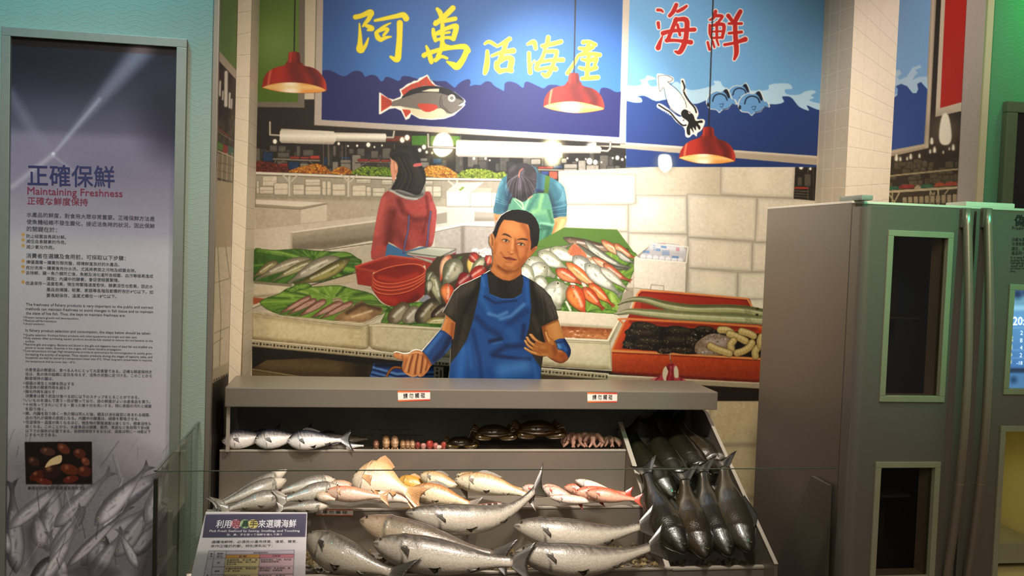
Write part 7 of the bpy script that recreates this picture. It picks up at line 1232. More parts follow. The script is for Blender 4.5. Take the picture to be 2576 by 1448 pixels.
bl([('眼', 447, 322, 527, 322)], mat('wine_ink'), 'title_lettering', .012, 18.5); bl([('鼻', 543, 322, 623, 322)], mat('green_ink', '26402a', .6), 'title_lettering', .012, 18.5); bl([('手', 632, 322, 712, 321)], mat('brown_ink', '4a3c1c', .6), 'title_lettering', .012, 18.5)
bl([('Pick Fresh Seafood by Seeing, Smelling, and Touching', 201, 375, 1175, 372), ('目、鼻、手を使って海鮮を選んで買う', 390, 414, 985, 411)], LW, 'title_lettering', .008)
bl([('選購海鮮時，必須充分運用視覺、嗅覺、觸覺，', 222, 495, 1150, 488), ('來作正確的判斷，辨別原則如下：', 214, 540, 880, 535), ('辨別鮮度原則', 675, 607, 832, 604), ('新 鮮', 520, 648, 600, 646), ('不新鮮', 880, 642, 965, 640), ('種', 207, 618, 232, 618), ('類', 205, 645, 230, 645), ('觀察', 284, 618, 346, 617), ('部位', 280, 648, 342, 647), ('眼', 285, 715, 312, 715), ('體態', 257, 806, 310, 805),
  ('魚眼明亮，有光澤，清', 385, 688, 720, 684), ('澈透明的黑眼，眼口清晰，', 382, 710, 715, 707), ('黑白分明。', 380, 732, 500, 731), ('魚眼混濁白，凹陷，有的甚', 752, 683, 1085, 679), ('至變白是因衰敗。', 755, 704, 960, 702), ('魚體新鮮有彈，骨格未脫', 370, 780, 708, 776), ('出落、表皮鮮', 366, 804, 530, 802), ('體肉混白，失去透明，鬆', 742, 776, 1075, 772), ('軟有皺紋，魚鱗脫落', 742, 798, 990, 796), ('魚', 165, 850, 190, 850), ('鰓呈鮮紅，無黏液', 350, 866, 640, 863), ('鰓呈暗灰，有異味', 730, 858, 1020, 855)], GREY, 'body_lettering', .004)
# ---------------------------------------------------------------- do-not-touch labels stuck on the counter
def sticker(pl, q, lab, tilt=0):
    q = np.array(q, float); P = pl.pts(q, .0005); U2 = Canvas(q[:, 0].min()-3, q[:, 1].min()-3, q[:, 0].max()+3, q[:, 1].max()+3, .5, 'dcd2c8')
    m = lambda u, v: (q[0]*(1-u)+q[1]*u)*(1-v)+(q[3]*(1-u)+q[2]*u)*v
    U2.fill([m(-.1, -.2), m(1.1, -.2), m(1.1, 1.2), m(-.1, 1.2)], 'dcd4cc')
    for v0, v1 in ((-.2, .16), (.86, 1.2)): U2.fill([m(-.1, v0), m(1.1, v0), m(1.1, v1), m(-.1, v1)], 'c8642e', lg=(*m(.1, .5), *m(.9, .5), 'b8382c'))
    o = region_art('warning_sticker', q, U2, pl, counter, .0006, 1.5, m=mat('sticker_paper', vcol=True, rough=.4, noise=.02)); o['label'] = lab
    L = Lettering(pl, .0012); L.put('請 勿 觸 碰', m(.17, .68), m(.84, .66), np.linalg.norm(m(.5, .25)-m(.5, .72)), .012); L.done('lettering', INK, o)
cf = Plane((0, YC, 0), (0, -1, 0))
sticker(cf, [(1000.3, 982.5), (1081.8, 982), (1082.3, 1006.8), (1001.5, 1009.5)], 'orange and white label on the middle of the canopy'); sticker(cf, [(1477.5, 986), (1552.8, 987.2), (1552.3, 1011.8), (1478, 1012)], 'orange and white label near the bin end of the canopy')
sticker(Plane((0, Y2-.003, 0), (0, -1, 0)), [(796, 1279.5), (888.7, 1280.5), (888.2, 1297.3), (794.5, 1295.5)], 'orange and white label on the lip above the reading board')
sticker(Plane((0, Y2-.003, 0), (0, -1, 0)), [(1177, 1270), (1261, 1261.5), (1268, 1268.5), (1184, 1279)], 'tilted label above the big grey fish')
# ---------------------------------------------------------------- fish
FISHM = mat('wet_fish_skin', vcol=True, rough=.3, noise=.14, scale=170, bump=.5, coat=.6)
DARKF = mat('wet_dark_scales', vcol=True, rough=.22, noise=.3, scale=240, bump=.5, coat=.8)
FINM = mat('fish_fin', vcol=True, rough=.35, noise=.15, scale=120, coat=.3); EYEM = mat('fish_eye', vcol=True, rough=.1, noise=.05, coat=.8)
PROF = {  # t, dorsal, ventral half height (share of full depth), half thickness
 'long': [(0, .04, .04, .03), (.03, .17, .15, .13), (.1, .31, .31, .24), (.2, .42, .45, .33), (.35, .48, .52, .37), (.5, .46, .5, .34), (.65, .36, .4, .26), (.8, .22, .24, .16), (.92, .15, .15, .09), (1, .15, .14, .06)],
 'deep': [(0, .03, .03, .03), (.03, .16, .14, .1), (.1, .36, .3, .18), (.2, .5, .42, .24), (.35, .54, .46, .25), (.5, .48, .42, .22), (.65, .34, .32, .17), (.8, .19, .19, .11), (.92, .12, .12, .07), (1, .14, .14, .05)],
 'pike': [(0, .04, .04, .04), (.04, .16, .16, .15), (.12, .32, .32, .28), (.25, .45, .46, .38), (.4, .5, .5, .4), (.55, .45, .45, .36), (.7, .32, .32, .26), (.85, .2, .2, .15), (.95, .14, .14, .08), (1, .14, .14, .05)]}
def fan(roots, tips, col, nm, par, wave=.0012, th=.0012, tipcol=None):
    """a rayed fin: a thin solid between a root edge and a tip edge"""
    roots = [Vector(r) for r in roots]; tips = [Vector(t) for t in tips]; n = len(roots); K = 5
    nn = (tips[n//2]-roots[n//2]).cross(roots[-1]-roots[0]); nn = nn.normalized() if nn.length > 1e-9 else Vector((0, 0, 1))
    V = []; Cc = []; F2 = []; R_ = 4*n
    def lerp(a, u): i = min(int(u*(n-1)), n-2); f = u*(n-1)-i; return a[i].lerp(a[i+1], f)
    for s in (1, -1):
        for j in range(R_+1):
            u = j/R_; a = lerp(roots, u); b = lerp(tips, u)
            for k in range(K+1):
                t = k/K; V.append(a.lerp(b, t)+nn*(s*th*(1-.6*t)+wave*(1 if j % 2 else -1)*(.3+.7*t))); c_ = hexc(col)*(1-t)+hexc(tipcol or hexc(col)*.75)*t; Cc.append(c_*(1.08 if j % 2 else .86))
    m = (R_+1)*(K+1); ix = lambda s, j, k: s*m+j*(K+1)+k
    for j in range(R_):
        for k in range(K): F2.append((ix(0, j, k), ix(0, j+1, k), ix(0, j+1, k+1), ix(0, j, k+1))); F2.append((ix(1, j, k), ix(1, j, k+1), ix(1, j+1, k+1), ix(1, j+1, k)))
        F2.append((ix(0, j, K), ix(0, j+1, K), ix(1, j+1, K), ix(1, j, K)))
    for k in range(K): F2.append((ix(0, 0, k), ix(0, 0, k+1), ix(1, 0, k+1), ix(1, 0, k))); F2.append((ix(0, R_, k), ix(1, R_, k), ix(1, R_, k+1), ix(0, R_, k+1)))
    o = cmesh(nm, np.array([tuple(v) for v in V]), F2, np.array(Cc), FINM, par); o.data.polygons.foreach_set('use_smooth', [True]*len(F2)); return o
NF = [0]; FISH = []
def fish(kind, label, cat, group, pl, h, t, w, back, belly, side=1, bend=0.0, prof='long', fins='dtpa', fincol=None, m=None, lift=0.0, spots=None, roll=.0, head=None, tailh=1.15, twist=0.0, thick=1.0, off=0.0):
    """h, t: nose and tail root on the surface pl; w: body depth, all in picture px of that surface"""
    H = pl.at(*h, off); T = pl.at(*t, off); d = T-H; L = np.linalg.norm(d); d /= L
    mx_, my_ = (h[0]+t[0])/2, (h[1]+t[1])/2
    cam_ = C0-(H+T)/2; cam_ /= np.linalg.norm(cam_); n = pl.n*.45+cam_*.55; n -= d*np.dot(n, d); n /= np.linalg.norm(n)
    u = np.cross(n, d)*side; u /= np.linalg.norm(u)
    if roll: n, u = n*math.cos(roll)+u*math.sin(roll), u*math.cos(roll)-n*math.sin(roll)
    pxm = np.linalg.norm(H-T)/math.hypot(t[0]-h[0], t[1]-h[1]); D = w*np.linalg.norm(C0-H)/F*(1.38 if prof == 'pike' else 1.2)
    NF[0] += 1; rg = np.random.default_rng(NF[0])
    P = np.array(PROF[prof]); N, M = 46, 26; ts = np.linspace(0, 1, N)**1.0; ts = ts*.85+.15*ts**2
    hd, hv, hw = [np.interp(ts, P[:, 0], P[:, k])*D for k in (1, 2, 3)]
    for a_ in (hd, hv, hw): a_[1:-1] = (a_[:-2]+2*a_[1:-1]+a_[2:])/4
    hw = hw*thick; g = np.exp(-((ts-.215)/.018)**2)*.05; hd = hd*(1+g); hw = hw*(1+g*1.2)
    root = thing(kind, label, cat, tuple(H+d*L*.5-n*D*.3), group); ro = np.array(root.location)
    sp = H+np.outer(ts, d*L)+np.outer(bend*D*4*ts*(1-ts)+twist*D*np.maximum(ts-.6, 0)**2*6, u)+n*lift
    spt = lambda q: sp[int(q*(N-1))]
    th = np.linspace(0, 2*np.pi, M, endpoint=False); cu, sn = np.cos(th), np.sin(th)
    V = sp[:, None, :]+u*(np.where(cu > 0, hd[:, None], hv[:, None])*cu)[..., None]+n*(hw[:, None]*sn)[..., None]
    a = (cu[None, :]*1.0+rg.normal(size=(N, M))*.08); k = np.clip((a+.1)/.9, 0, 1); k = k*k*(3-2*k)
    bc, vc = hexc(back), hexc(belly); C_ = bc*k[..., None]+vc*(1-k[..., None])
    hk = np.clip((.24-ts)/.05, 0, 1)[:, None, None]; C_ = C_*(1-hk)+(C_*.86+(hexc(head)*.5 if head else bc*.12))*hk*1.0 if head else C_*(1-.1*hk)
    gl = np.exp(-((ts[:, None]-.215-.03*np.abs(cu)[None])/.009)**2)[..., None]*.5*(np.abs(cu) < .93)[None, :, None]; C_ = C_*(1-gl)
    ll = (np.abs(cu[None]-.12) < .1)*(ts[:, None] > .25)*(sn[None] > 0); C_ = C_*(1-.15*ll[..., None]); mo = ((ts[:, None] < .05)*(cu[None] < -.1)*(cu[None] > -.5))[..., None]; C_ = C_*(1-.45*mo)
    if spots: sm_ = rg.random((N, M)) < spots[1]; C_[sm_] = C_[sm_]*.5+hexc(spots[0])*.5
    V = V.reshape(-1, 3); C_ = np.clip(C_.reshape(-1, 3), 0, 255)
    Fs = [(i*M+j, i*M+(j+1) % M, (i+1)*M+(j+1) % M, (i+1)*M+j) for i in range(N-1) for j in range(M)]; Fs += [tuple(range(M))[::-1], tuple((N-1)*M+j for j in range(M))]
    o = cmesh('body', V, Fs, C_, m or FISHM, root); o.data.polygons.foreach_set('use_smooth', [True]*len(Fs))
    fc = fincol or hexc(back)*.8; at = lambda q, du, dn: sp[int(min(q, 1)*(N-1))]+u*du*D+n*dn*D; rng_ = lambda a_, b_, n_: [a_+(b_-a_)*i/(n_-1) for i in range(n_)]
    def sf(q, du, up=.012): h_ = float(np.interp(q, ts, hv if du < 0 else hd)); return at(q, du, 0)+n*(float(np.interp(q, ts, hw))*math.sqrt(max(.06, 1-(du*D/h_)**2))+up*D)
    if 't' in fins:
        td = sp[-1]-sp[-4]; td /= np.linalg.norm(td); e = sp[-1]-td*D*.04; s_ = tailh*D*.5
        tips = [e+td*D*(.62-.25*(1-abs(v))**1.0)+u*s_*v+n*D*.1*math.sin(2*v) for v in (-1, -.6, -.2, .2, .6, 1)]
        fan([e+u*hd[-1]*.9*v for v in (-1, -.6, -.2, .2, .6, 1)], tips, fc, 'tail_fin', root)
    if 'd' in fins:
        rr = rng_(.3, .62, 6); fan([at(q, float(np.interp(q, ts, hd))/D*.92, 0) for q in rr], [at(q+.06, float(np.interp(q, ts, hd))/D+.2*(1-(i/5)*.6)*(.55 if i == 0 else 1), .03) for i, q in enumerate(rr)], fc, 'dorsal_fin', root)
    if 'p' in fins:
        q0 = .25; b = [sf(q0+.006*i, -.1+.03*i) for i in range(4)]; fan(b, [sf(q0+.3*D/L-.01*i, -.27+.085*i, .02) for i in range(4)], fc, 'pectoral_fin', root, wave=.0005, th=.0008)
    if 'a' in fins:
        for q0, nm in ((.47, 'pelvic_fin'), (.72, 'anal_fin')):
            hq = float(np.interp(q0, ts, hv))/D; b = [sf(q0+.016*i, -hq*.8) for i in range(4)]
            fan(b, [sf(q0+.016*i+(.2-.01*i)*D/L, -hq*.8-.1+.05*i, .05) for i in range(4)], fc, nm, root, wave=.0006, th=.0008)
    FISH.append((root, n.copy()))
    q0 = .075; ey = at(q0, float(np.interp(q0, ts, hd))/D*.38, 0)+n*float(np.interp(q0, ts, hw))*.93; r0 = D*.037
    VV = []; CC = []
    for i in range(5):
        for j in range(12):
            ph = i/4*math.pi/2; VV.append(ey+(d*math.cos(j*math.pi/6)+u*math.sin(j*math.pi/6))*r0*math.cos(ph)+n*r0*.75*math.sin(ph)); CC.append(hexc('8f8258') if i < 2 else hexc('0c0a08'))
    FF_ = [(i*12+j, i*12+(j+1) % 12, (i+1)*12+(j+1) % 12, (i+1)*12+j) for i in range(4) for j in range(12)]+[tuple(range(12))]
    cmesh('eye', np.array(VV), FF_, np.array(CC), EYEM, root)
    return root
def plane3(p, q, r):
    p, q, r = map(np.array, (p, q, r)); n = np.cross(q-p, r-p); n = n/np.linalg.norm(n); return Plane(p, n if n[2] > 0 else -n)
S1p = plane3((0, 3.64, .745), (1, 3.64, .745), (0, 3.8, .80)); S2p = plane3((0, 3.36, .605), (1, 3.36, .605), (0, 3.56, .675)); S3p = plane3((0, 3.02, .485), (1, 3.02, .485), (0, 3.3, .60))
BNp = plane3((0, BIN0.y, BIN0.z+.045), (1, BIN0.y, BIN0.z+.045), (0, BIN1.y, BIN1.z+.045))
# back shelf: silver pomfrets
PB, PV = '2c2e38', 'd2ccc6'
g = 'silver fish on the back shelf'
def pom(lab, h, t, w, fins='tp', **k): fish('pomfret', lab, 'fish', g, S1p, h, t, w, k.pop('b', PB), k.pop('v', PV), prof='deep', fins=fins, fincol='1a1a20', side=k.pop('side', 1), **k)
pom('silver fish with dark back at the post end of the back shelf', (558, 1119), (678, 1104), 42, off=.01); pom('second silver fish of the back shelf front row, between two others', (638, 1117), (757, 1103), 44, off=.02); pom('silver fish with its whole head showing, nearest the shrimps', (722, 1114), (858, 1110), 44, fins='tpad', off=.03)
pom('brownish fish wedged into the shelf corner by the post', (556, 1108), (628, 1097), 26, fins='', b='3a3028', v='9a8a78', off=-.02); pom('silver fish showing its belly behind the front row, near the post', (622, 1099), (716, 1094), 22, fins='d', off=-.02); pom('silver fish lying behind the one with its whole head showing', (790, 1100), (878, 1096), 22, fins='d', off=-.03); pom('brown-grey fish at the far back beside the shrimps', (850, 1106), (925, 1103), 20, fins='', b='4a4238', v='8f8676', off=-.02); pom('small silver fish under the tail beside the shrimps', (828, 1123), (915, 1121), 20, fins='', off=.0)
# middle shelf: mullets, breams, groupers, snappers
g = 'grey mullets on the middle shelf'
def mul(lab, h, t, w, off=0, **k): fish('mullet', lab, 'fish', g, S2p, h, t, w, '58514a', 'aaa294', prof='pike', fins='tpa', fincol='8a8272', side=-1, off=off, head='8a7a70', **k)
mul('grey mullet topmost of the pile at the end of the middle shelf', (719, 1188), (548, 1270), 27, .0, bend=-.1); mul('grey mullet lying under the topmost one, nose at the riser', (718, 1212), (560, 1270), 33, .02); mul('grey mullet along the lip above the reading board', (726, 1250), (575, 1279), 36, .035, bend=.1); mul('grey mullet with nose touching the pink fish, upper of two', (845, 1207), (704, 1236), 34, .005); mul('grey mullet with nose touching the pink fish, lower of two', (853, 1236), (716, 1264), 38, .025); mul('grey mullet mostly hidden by the lip beside the sticker', (828, 1274), (712, 1280), 22, .03)
g = 'pink and orange breams on the middle shelf'
def brm(lab, h, t, w, b, v, off=0, **k): fish('sea_bream', lab, 'fish', g, S2p, h, t, w, b, v, prof=k.pop('prof', 'deep'), fins=k.pop('fins', 'tpad'), fincol=k.pop('fc', 'd8a068'), side=1, off=off, **k)
brm('large cream and orange bream propped upright against the riser', (887, 1200), (1025, 1236), 80, 'c8a070', 'e0cdb4', .06, bend=.1, thick=.9, tailh=.7); brm('small pale bream between the mullets and the propped bream', (831, 1216), (915, 1236), 28, 'c09070', 'd8c8b8', .012, prof='long', fins='t'); brm('pale pink bream slanting under the propped bream', (887, 1224), (1030, 1262), 42, 'c8907c', 'dccabc', .03, prof='long', fins='tp'); brm('orange-pink bream lying above the sticker', (822, 1249), (960, 1261), 34, 'cc7a58', 'd8b8a4', .035, prof='long', fins='tp'); brm('small pale fish peeking out beside the orange-pink bream', (802, 1262), (850, 1274), 20, 'c09a7c', 'd4bea8', .02, prof='long', fins=''); brm('yellow fish behind the propped bream', (1000, 1206), (1090, 1228), 34, 'b8802c', 'd0a04c', -.015, prof='long', fins='d')
g = 'tan groupers on the middle shelf'
def grp(lab, h, t, w, off=0, b='a0784a', v='d4c2a2', **k): fish('grouper', lab, 'fish', g, S2p, h, t, w, b, v, prof='long', fins='tpad', fincol='8f8070', side=1, off=off, spots=('5a4028', .03), **k)
grp('tan grouper at the back of its pile, head by the yellow fish', (1060, 1205), (1165, 1236), 36, -.005); grp('orange-tan grouper behind the biggest grey fish', (1026, 1236), (1180, 1268), 46, .03, b='a86a38', bend=.15); grp('topmost cream grouper lying against the riser', (1147, 1194), (1312, 1232), 32, .0, v='dcd0b4'); grp('big cream grouper with brown fins under the topmost one', (1145, 1219), (1325, 1256), 46, .025, v='dcd2b8', bend=.12)
g = 'red snappers on the middle shelf'
def snp(lab, h, t, w, off=0, b='c85a40', v='e0a890', **k): fish('red_snapper', lab, 'fish', g, S2p, h, t, w, b, v, prof='long', fins=k.pop('fins', 'tp'), fincol=k.pop('fc', 'd0503a'), side=1, off=off, tailh=1.0, **k)
snp('pale pink fish half hidden by the raised grey tail', (1314, 1232), (1395, 1252), 26, .0, 'c89a8c', 'dcc4b8'); snp('upper pale pink snapper of the pair beside the grey tail', (1364, 1222), (1440, 1250), 24, .015, 'd8907a', 'e4cabc'); snp('lower pale pink snapper with long white flank', (1368, 1232), (1455, 1264), 28, .03, 'd8907a', 'e4d0c4'); snp('pale snapper lying flat along the lip under the others', (1380, 1262), (1505, 1273), 20, .02, 'd49a88', 'e4d0c4'); snp('red snapper at the back under the long white one', (1418, 1225), (1520, 1240), 26, .005); snp('red snapper with clear black eye and upright red tail', (1442, 1246), (1570, 1248), 32, .022, fc='d04028'); snp('red snapper lowest at the divider, tail on the lip', (1470, 1254), (1592, 1270), 30, .04); snp('slim white-pink fish lying on top of the red snappers', (1447, 1210), (1553, 1243), 20, .03, 'd8b4a4', 'e8dcd2', fins='')
# front tray: big grey carps
g = 'big grey carps in the front tray'
def crp(lab, h, t, w, off=0, b='332d26', v='b4aa9c', **k): fish('carp', lab, 'fish', g, S3p, h, t, w, b, v, prof='long', fins=k.pop('fins', 'tpa'), fincol='3a342b', side=1, off=off, tailh=1.15, **k)
crp('biggest grey carp on top, its raised tail before the pink snappers', (1021, 1290), (1350, 1272), 66, .04, bend=-.3, twist=.55); crp('grey carp in the upper row, tail over the divider', (1292, 1322), (1610, 1334), 70, .03, bend=-.2, twist=.15); crp('grey carp along the front edge beside the dark carp bin', (1292, 1396), (1630, 1392), 72, .035, bend=-.25, twist=.1); crp('dark-headed carp with nose pointing at the sticker', (906, 1312), (1240, 1400), 74, .02, b='4a3e34', v='94866f', head='3a2a24', bend=-.1, fins='ta'); crp('pale carp at the front, lying over the dark-headed one', (938, 1366), (1290, 1414), 78, .06, bend=-.12); crp('carp beside the reading board', (772, 1348), (985, 1440), 74, .04, b='3a352d', v='a39a8a', bend=-.1)
# side bin: dark carps, heads down
g = 'dark carps in the sloping side bin'
def drk(lab, h, t, w, off=0, tailh=.9, b='0f0e09', v='1d1a10', **k): fish('dark_carp', lab, 'fish', g, BNp, h, t, w, b, v, prof='long', fins=k.pop('fins', 'tda'), fincol='1a1812', side=k.pop('side', -1), m=DARKF, off=off, tailh=tailh, **k)
drk('dark carp in the upper row against the divider', (1698, 1258), (1592, 1092), 70, .03, bend=-.1); drk('second dark carp of the upper row', (1738, 1236), (1642, 1068), 70, .05, bend=-.15); drk('third dark carp of the upper row', (1790, 1226), (1682, 1062), 66, .03, bend=-.15); drk('brownish dark carp of the upper row against the outer bin side', (1826, 1182), (1712, 1066), 72, .05, b='1c1912', v='3a3224', bend=-.2)
drk('dark carp in the lower row against the divider', (1722, 1418), (1628, 1216), 72, .055, bend=-.12); drk('dark carp with bronze scaled flank in the lower row', (1774, 1426), (1722, 1228), 78, .06, v='2c2210', bend=-.12); drk('dark carp in the lower row beside the bronze one', (1834, 1424), (1768, 1212), 74, .055, bend=-.15); drk('dark carp of the lower row against the outer bin side, tail upright', (1884, 1418), (1820, 1204), 74, .07, b='16140d', v='2e281c', bend=-.15, tailh=.8)
# let every fish rest clear of the counter and of the fish already lying there
from mathutils.bvhtree import BVHTree
def leafs(o):
    out = [o] if o.type == 'MESH' else []
    for c_ in o.children: out += leafs(c_)
    return out
def geo(o):
    V, Fc = [], []
    for m_ in leafs(o):
        off = Vector(worldoff(m_)); b0 = len(V); V += [v.co+off for v in m_.data.vertices]; Fc += [tuple(b0+i for i in p_.vertices) for p_ in m_.data.polygons]
    return V, Fc
_cv, _cf = geo(counter); placed = [(BVHTree.FromPolygons(_cv, _cf), Vector((-9, -9, -9)), Vector((9, 9, 9)))]
for root, n in FISH:
    V, Fc = geo(root); n = Vector(n); best = None
    for st in range(19):
        W_ = [v+n*(.004*st) for v in V]; lo = Vector([min(v[i] for v in W_) for i in range(3)]); hi = Vector([max(v[i] for v in W_) for i in range(3)]); t_ = BVHTree.FromPolygons(W_, Fc)
        hit = sum(1 for b_, l2, h2 in placed if all(lo[i] < h2[i] and l2[i] < hi[i] for i in range(3)) and b_.overlap(t_))
        if best is None or hit < best[0]: best = (hit, st, t_, lo, hi)
        if not hit: break
    root.location = root.location+n*(.004*best[1]); placed.append(best[2:])
# ---------------------------------------------------------------- crustaceans and octopus on the back shelf
def blob(c, ax, ay, az, rx, ry, rz, V, Fc, n=14, m=9, f=None):
    b0 = len(V)
    for i in range(m+1):
        ph = math.pi*i/m
        for j in range(n):
            a = 2*math.pi*j/n; x, y, z = math.sin(ph)*math.cos(a), math.sin(ph)*math.sin(a), math.cos(ph)
            if f: x, y, z = f(x, y, z)
            V.append(np.array(c)+np.array(ax)*x*rx+np.array(ay)*y*ry+np.array(az)*z*rz)
    for i in range(m):
        for j in range(n): Fc.append((b0+i*n+j, b0+i*n+(j+1) % n, b0+(i+1)*n+(j+1) % n, b0+(i+1)*n+j))
def smooth(o): o.data.polygons.foreach_set('use_smooth', [True]*len(o.data.polygons)); return o
def vmesh(nm, V, Fc, colf, m, par): return smooth(cmesh(nm, np.array(V), Fc, np.array([colf(i, v) for i, v in enumerate(V)]), m, par))
XA, YA, ZA = (1, 0, 0), (0, 1, 0), (0, 0, 1)
CRABM = mat('wet_crab_shell', vcol=True, rough=.18, noise=.3, scale=90, bump=.4, coat=.8)
def crab(lab, px, w, dz, cols, hk=.5):
    W_ = w/F*3.95; r = W_/2; c = onY(*px, 3.635+r*.92); c = np.array(c); c[2] = Z1-.006+r*.4+dz
    root = thing('crab', lab, 'crab', tuple(c), 'crabs on the back shelf'); ca, cb = map(hexc, cols)
    V, Fc = [], []; blob(c, XA, YA, ZA, r*1.0, r*.66, r*.46, V, Fc, 20, 12, lambda x, y, z: (x*(1-.12*y), y, z*(1 if z > 0 else .75)+.06*math.sin(8*x)*(z > 0)*.5))
    vmesh('shell', V, Fc, lambda i, v: ca*(.6+.4*RNG.random())+(cb-ca)*np.clip((c[2]-v[2])/(r*.35)+.2, 0, 1), CRABM, root)
    for s in (-1, 1):
        P = [c+np.array([s*r*.7, -r*.3, -r*.05]), c+np.array([s*r*1.12, -r*.5, 0]), c+np.array([s*r*1.05, -r*.95, -.1*r]), c+np.array([s*r*.5, -r*.92, -.18*r]), c+np.array([s*r*.2, -r*.8, -.16*r])]
        bm = B(); tube(bm, catmull(P, 4, False), list(np.interp(np.linspace(0, 1, 17), [0, .3, .55, .8, 1], [.1*r, .1*r, .15*r, .12*r, .03*r])), 10); obj('claw', bm, mat('crab_claw', '3a2a0a', .2, noise=.4, scale=60, coat=.7, bump=.3), root, True)
        for k in range(4):
            a = .2+k*.32; p0 = c+np.array([s*r*.8*math.cos(a*.5), r*.5*math.sin(a)-.1*r, -.05*r]); p1 = c+np.array([s*r*(1.25-.08*k), r*(-.1+.28*k), .12*r+.05*r*k]); p2 = c+np.array([s*r*(1.5-.1*k), r*(-.25+.33*k), -.32*r])
            bm = B(); tube(bm, catmull([p0, p1, (p1+p2)/2, p2], 4, False), list(np.linspace(.085*r, .02*r, 13)), 8); obj('leg', bm, mat('crab_leg', '4a330e', .22, noise=.4, scale=60, coat=.6), root, True)
        bm = B(); tube(bm, [c+np.array([s*r*.2, -r*.58, .12*r]), c+np.array([s*r*.22, -r*.68, .22*r])], .045*r, 8); obj('eye_stalk', bm, mat('crab_eye', '120c06', .15, noise=.1), root, True)
crab('dark crab lying lowest, between the red octopus bits and the two big crabs', (1158, 1120), 62, .0, ('2c2008', '4a3610')); crab('olive brown crab with glossy shell, middle of the three', (1241, 1108), 84, .03, ('33290a', '5a3812')); crab('largest brown crab, raised highest beside the octopuses', (1352, 1103), 100, .035, ('3a280a', '6a4214'))
PRM = mat('prawn_shell', vcol=True, rough=.25, noise=.12, scale=60, coat=.5, bump=.2)
def prawn(lab, px, w, h_, col, grp_='prawns on the back shelf', kind='prawn', cat='prawn'):
    c = onY(*px, 3.655); k = np.linalg.norm(C0-c)/F; rx, rz = w*k/2, h_*k/2; c = np.array(c); c[2] = Z1-.002+rz*.95
    root = thing(kind, lab, cat, tuple(c), grp_); V, Fc = [], []; blob(c, XA, (0, .9, .45), (0, -.45, .9), rx, rx*1.9, rz, V, Fc, 14, 20, lambda x, y, z: (x*(1+.1*math.sin(9*z*2)), y, z)); cc = hexc(col)
    vmesh('body', V, Fc, lambda i, v: np.clip(cc*(.82+.3*math.sin((v[2]-c[2])/rz*11)*.5+.1*RNG.random()), 0, 255), PRM, root)
    for s in (-1, 1): bm = B(); tube(bm, catmull([c+np.array([s*rx*.3, 0, rz*.8]), c+np.array([s*rx*1.5, .02, rz*1.9]), c+np.array([s*rx*4, .05, rz*1.6])], 5, False), .0009, 6); obj('antenna', bm, mat('antenna_brown', '3a2014', .4, noise=.2), root, True)
    for s in (-1, 1): bm = B(); tube(bm, [c+np.array([s*rx*.4, -rx*.6, -rz*.75]), c+np.array([s*rx*.8, -rx*1.4, -rz*.95])], [rx*.3, rx*.1], 8); obj('tail_fan', bm, mat('prawn_tail', 'a87a50', .3, noise=.2), root, True)
prawn('cream prawn standing upright, first of the tall pair', (971, 1117), 20, 30, 'd2a87c'); prawn('cream prawn standing upright, second of the tall pair', (993, 1117), 20, 30, 'd8b088')
for lab, x, c_ in (('brownish prawn nearest the silver fish tails', 946, 'a8755c'), ('short prawn right after the tall pair', 1013, 'c0946a'), ('short prawn in the middle of the row of three', 1025, 'bc8e68'), ('short cream prawn last before the red octopus bits', 1037, 'd0a882')): prawn(lab, (x, 1123), 15, 20, c_)
def chunk(lab, px, w, h_, col):
    c = onY(*px, 3.645); k = np.linalg.norm(C0-c)/F; c = np.array(c); c[2] = Z1-.004+h_*k/2; V, Fc = [], []; a = RNG.random()*6; blob(c, (math.cos(a), math.sin(a), 0), (-math.sin(a), math.cos(a), 0), ZA, w*k/2, w*k/2*.8, h_*k/2, V, Fc, 12, 9, lambda x, y, z: (x*abs(x)**-.25 if abs(x) > .01 else x, y*abs(y)**-.25 if abs(y) > .01 else y, z*abs(z)**-.2 if abs(z) > .01 else z))
    o = vmesh('octopus_piece', V, Fc, lambda i, v: hexc(col)*(.85+.25*RNG.random()), PRM, None); tag(o, lab, 'seafood', 'red octopus pieces on the back shelf')
for lab, x, y, w, h_, c_ in (('dull red octopus piece nearest the prawns', 1051, 1122, 15, 18, '8a3a34'), ('pale pink octopus piece between two red ones', 1065, 1123, 14, 15, 'c08a80'), ('tallest bright red octopus piece', 1081, 1120, 18, 22, 'a83c34'), ('pinkish octopus piece beside the tallest red one', 1096, 1123, 15, 16, 'b87068'), ('cream octopus piece lying low in front of the others', 1103, 1127, 16, 10, 'd8beb0'), ('last red octopus piece before the dark crab', 1116, 1122, 14, 18, 'b04a42')): chunk(lab, (x, y), w, h_, c_)
OCT = mat('octopus_skin', vcol=True, rough=.3, noise=.15, scale=50, coat=.4)
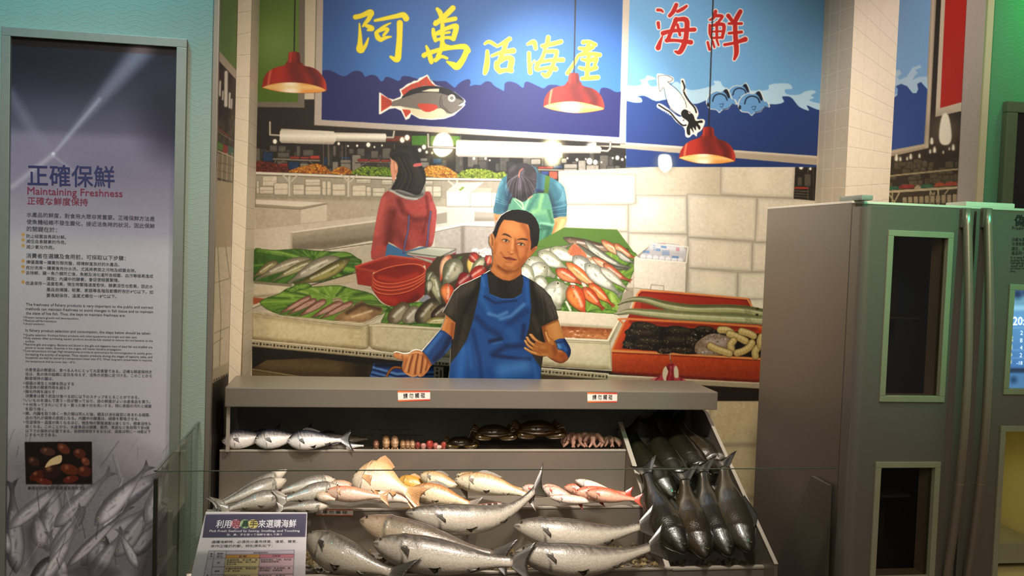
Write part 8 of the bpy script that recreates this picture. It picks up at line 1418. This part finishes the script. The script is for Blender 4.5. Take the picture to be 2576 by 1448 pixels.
def octo(lab, px, w, col, seed):
    rr = random.Random(seed); c = onY(*px, 3.67); k = np.linalg.norm(C0-c)/F; r = w*k/2; c = np.array(c); c[2] = Z1+.004+r*.5; root = thing('octopus', lab, 'octopus', tuple(c), 'octopuses on the back shelf'); cc = hexc(col); V, Fc = [], []
    blob(c+np.array([0, .25*r, .1*r]), XA, YA, ZA, r*.5, r*.6, r*.5, V, Fc, 16, 10); vmesh('head', V, Fc, lambda i, v: cc*(.8+.3*RNG.random()), OCT, root)
    for i in range(8):
        a = math.pi*(1.0+(i+.5)/8) if i % 2 else math.pi*(1.05+.9*(i/8)); P = [c+np.array([.3*r*math.cos(a), .2*r*math.sin(a), .25*r]), c+np.array([.75*r*math.cos(a), .6*r*math.sin(a), .3*r+rr.uniform(-.1, .2)*r]), c+np.array([1.1*r*math.cos(a)+rr.uniform(-.2, .2)*r, .85*r*math.sin(a), -.1*r]), c+np.array([1.0*r*math.cos(a)+rr.uniform(-.4, .4)*r, 1.0*r*math.sin(a), -.45*r])]
        bm = B(); tube(bm, catmull(P, 5, False), list(np.linspace(.27*r, .08*r, 16)), 8); obj('arm', bm, mat('octopus_arm', '9a7262', .3, noise=.25, scale=40, coat=.4), root, True)
octo('pink-brown octopus beside the largest crab', (1440, 1121), 58, 'a07464', 1); octo('pink-brown octopus with raised arms, middle of the three', (1488, 1119), 58, '94705c', 2); octo('small octopus at the divider end of the back shelf', (1535, 1124), 44, '8a6654', 3)
# crushed ice and wet scraps under the fish
def scraps(nm, lab, cat, pts, n, s, cols, m):
    V, Fc, Cc = [], [], []
    for i in range(n):
        p = pts(); b = len(V); r = s*R2.uniform(.5, 1.2)
        for q in ((1, 0, 0), (-.9, .2, 0), (0, 1, .1), (.1, -1, 0), (.1, .1, .8), (0, 0, -.6)): V.append(np.array(p)+np.array(q)*r*np.array([R2.uniform(.7, 1.3) for _ in range(3)])); Cc.append(hexc(R2.choice(cols)))
        Fc += [(b+x, b+y, b+z) for x, y, z in ((0, 2, 4), (2, 1, 4), (1, 3, 4), (3, 0, 4), (2, 0, 5), (1, 2, 5), (3, 1, 5), (0, 3, 5))]
    o = cmesh(nm, np.array(V), Fc, np.array(Cc), m, None); tag(o, lab, cat, None, 'stuff')
SCR = mat('wet_ice', vcol=True, rough=.12, noise=.3, scale=60, coat=.6)
scraps('ice', 'wet brown ice and scraps on the floor of the front tray', 'ice', lambda: (R2.uniform(-.48, 1.06), R2.uniform(3.02, 3.31), Z3-.024), 900, .012, ['4a3a20', '2c2214', '6a5634', '8a7a58'], SCR)
e_ = lambda: R2.uniform(.02, .13)
def bi(): t = R2.uniform(.0, .09)/.8; p = BIN0+(BIN1-BIN0)*t; return (R2.uniform(CXD+.02, CXR-.02), p.y, p.z+.02)
scraps('ice', 'crushed ice at the lower edge of the dark carp bin', 'ice', bi, 260, .012, ['8a7c68', '6a5c48', 'a89a84', '4a3e30'], SCR)
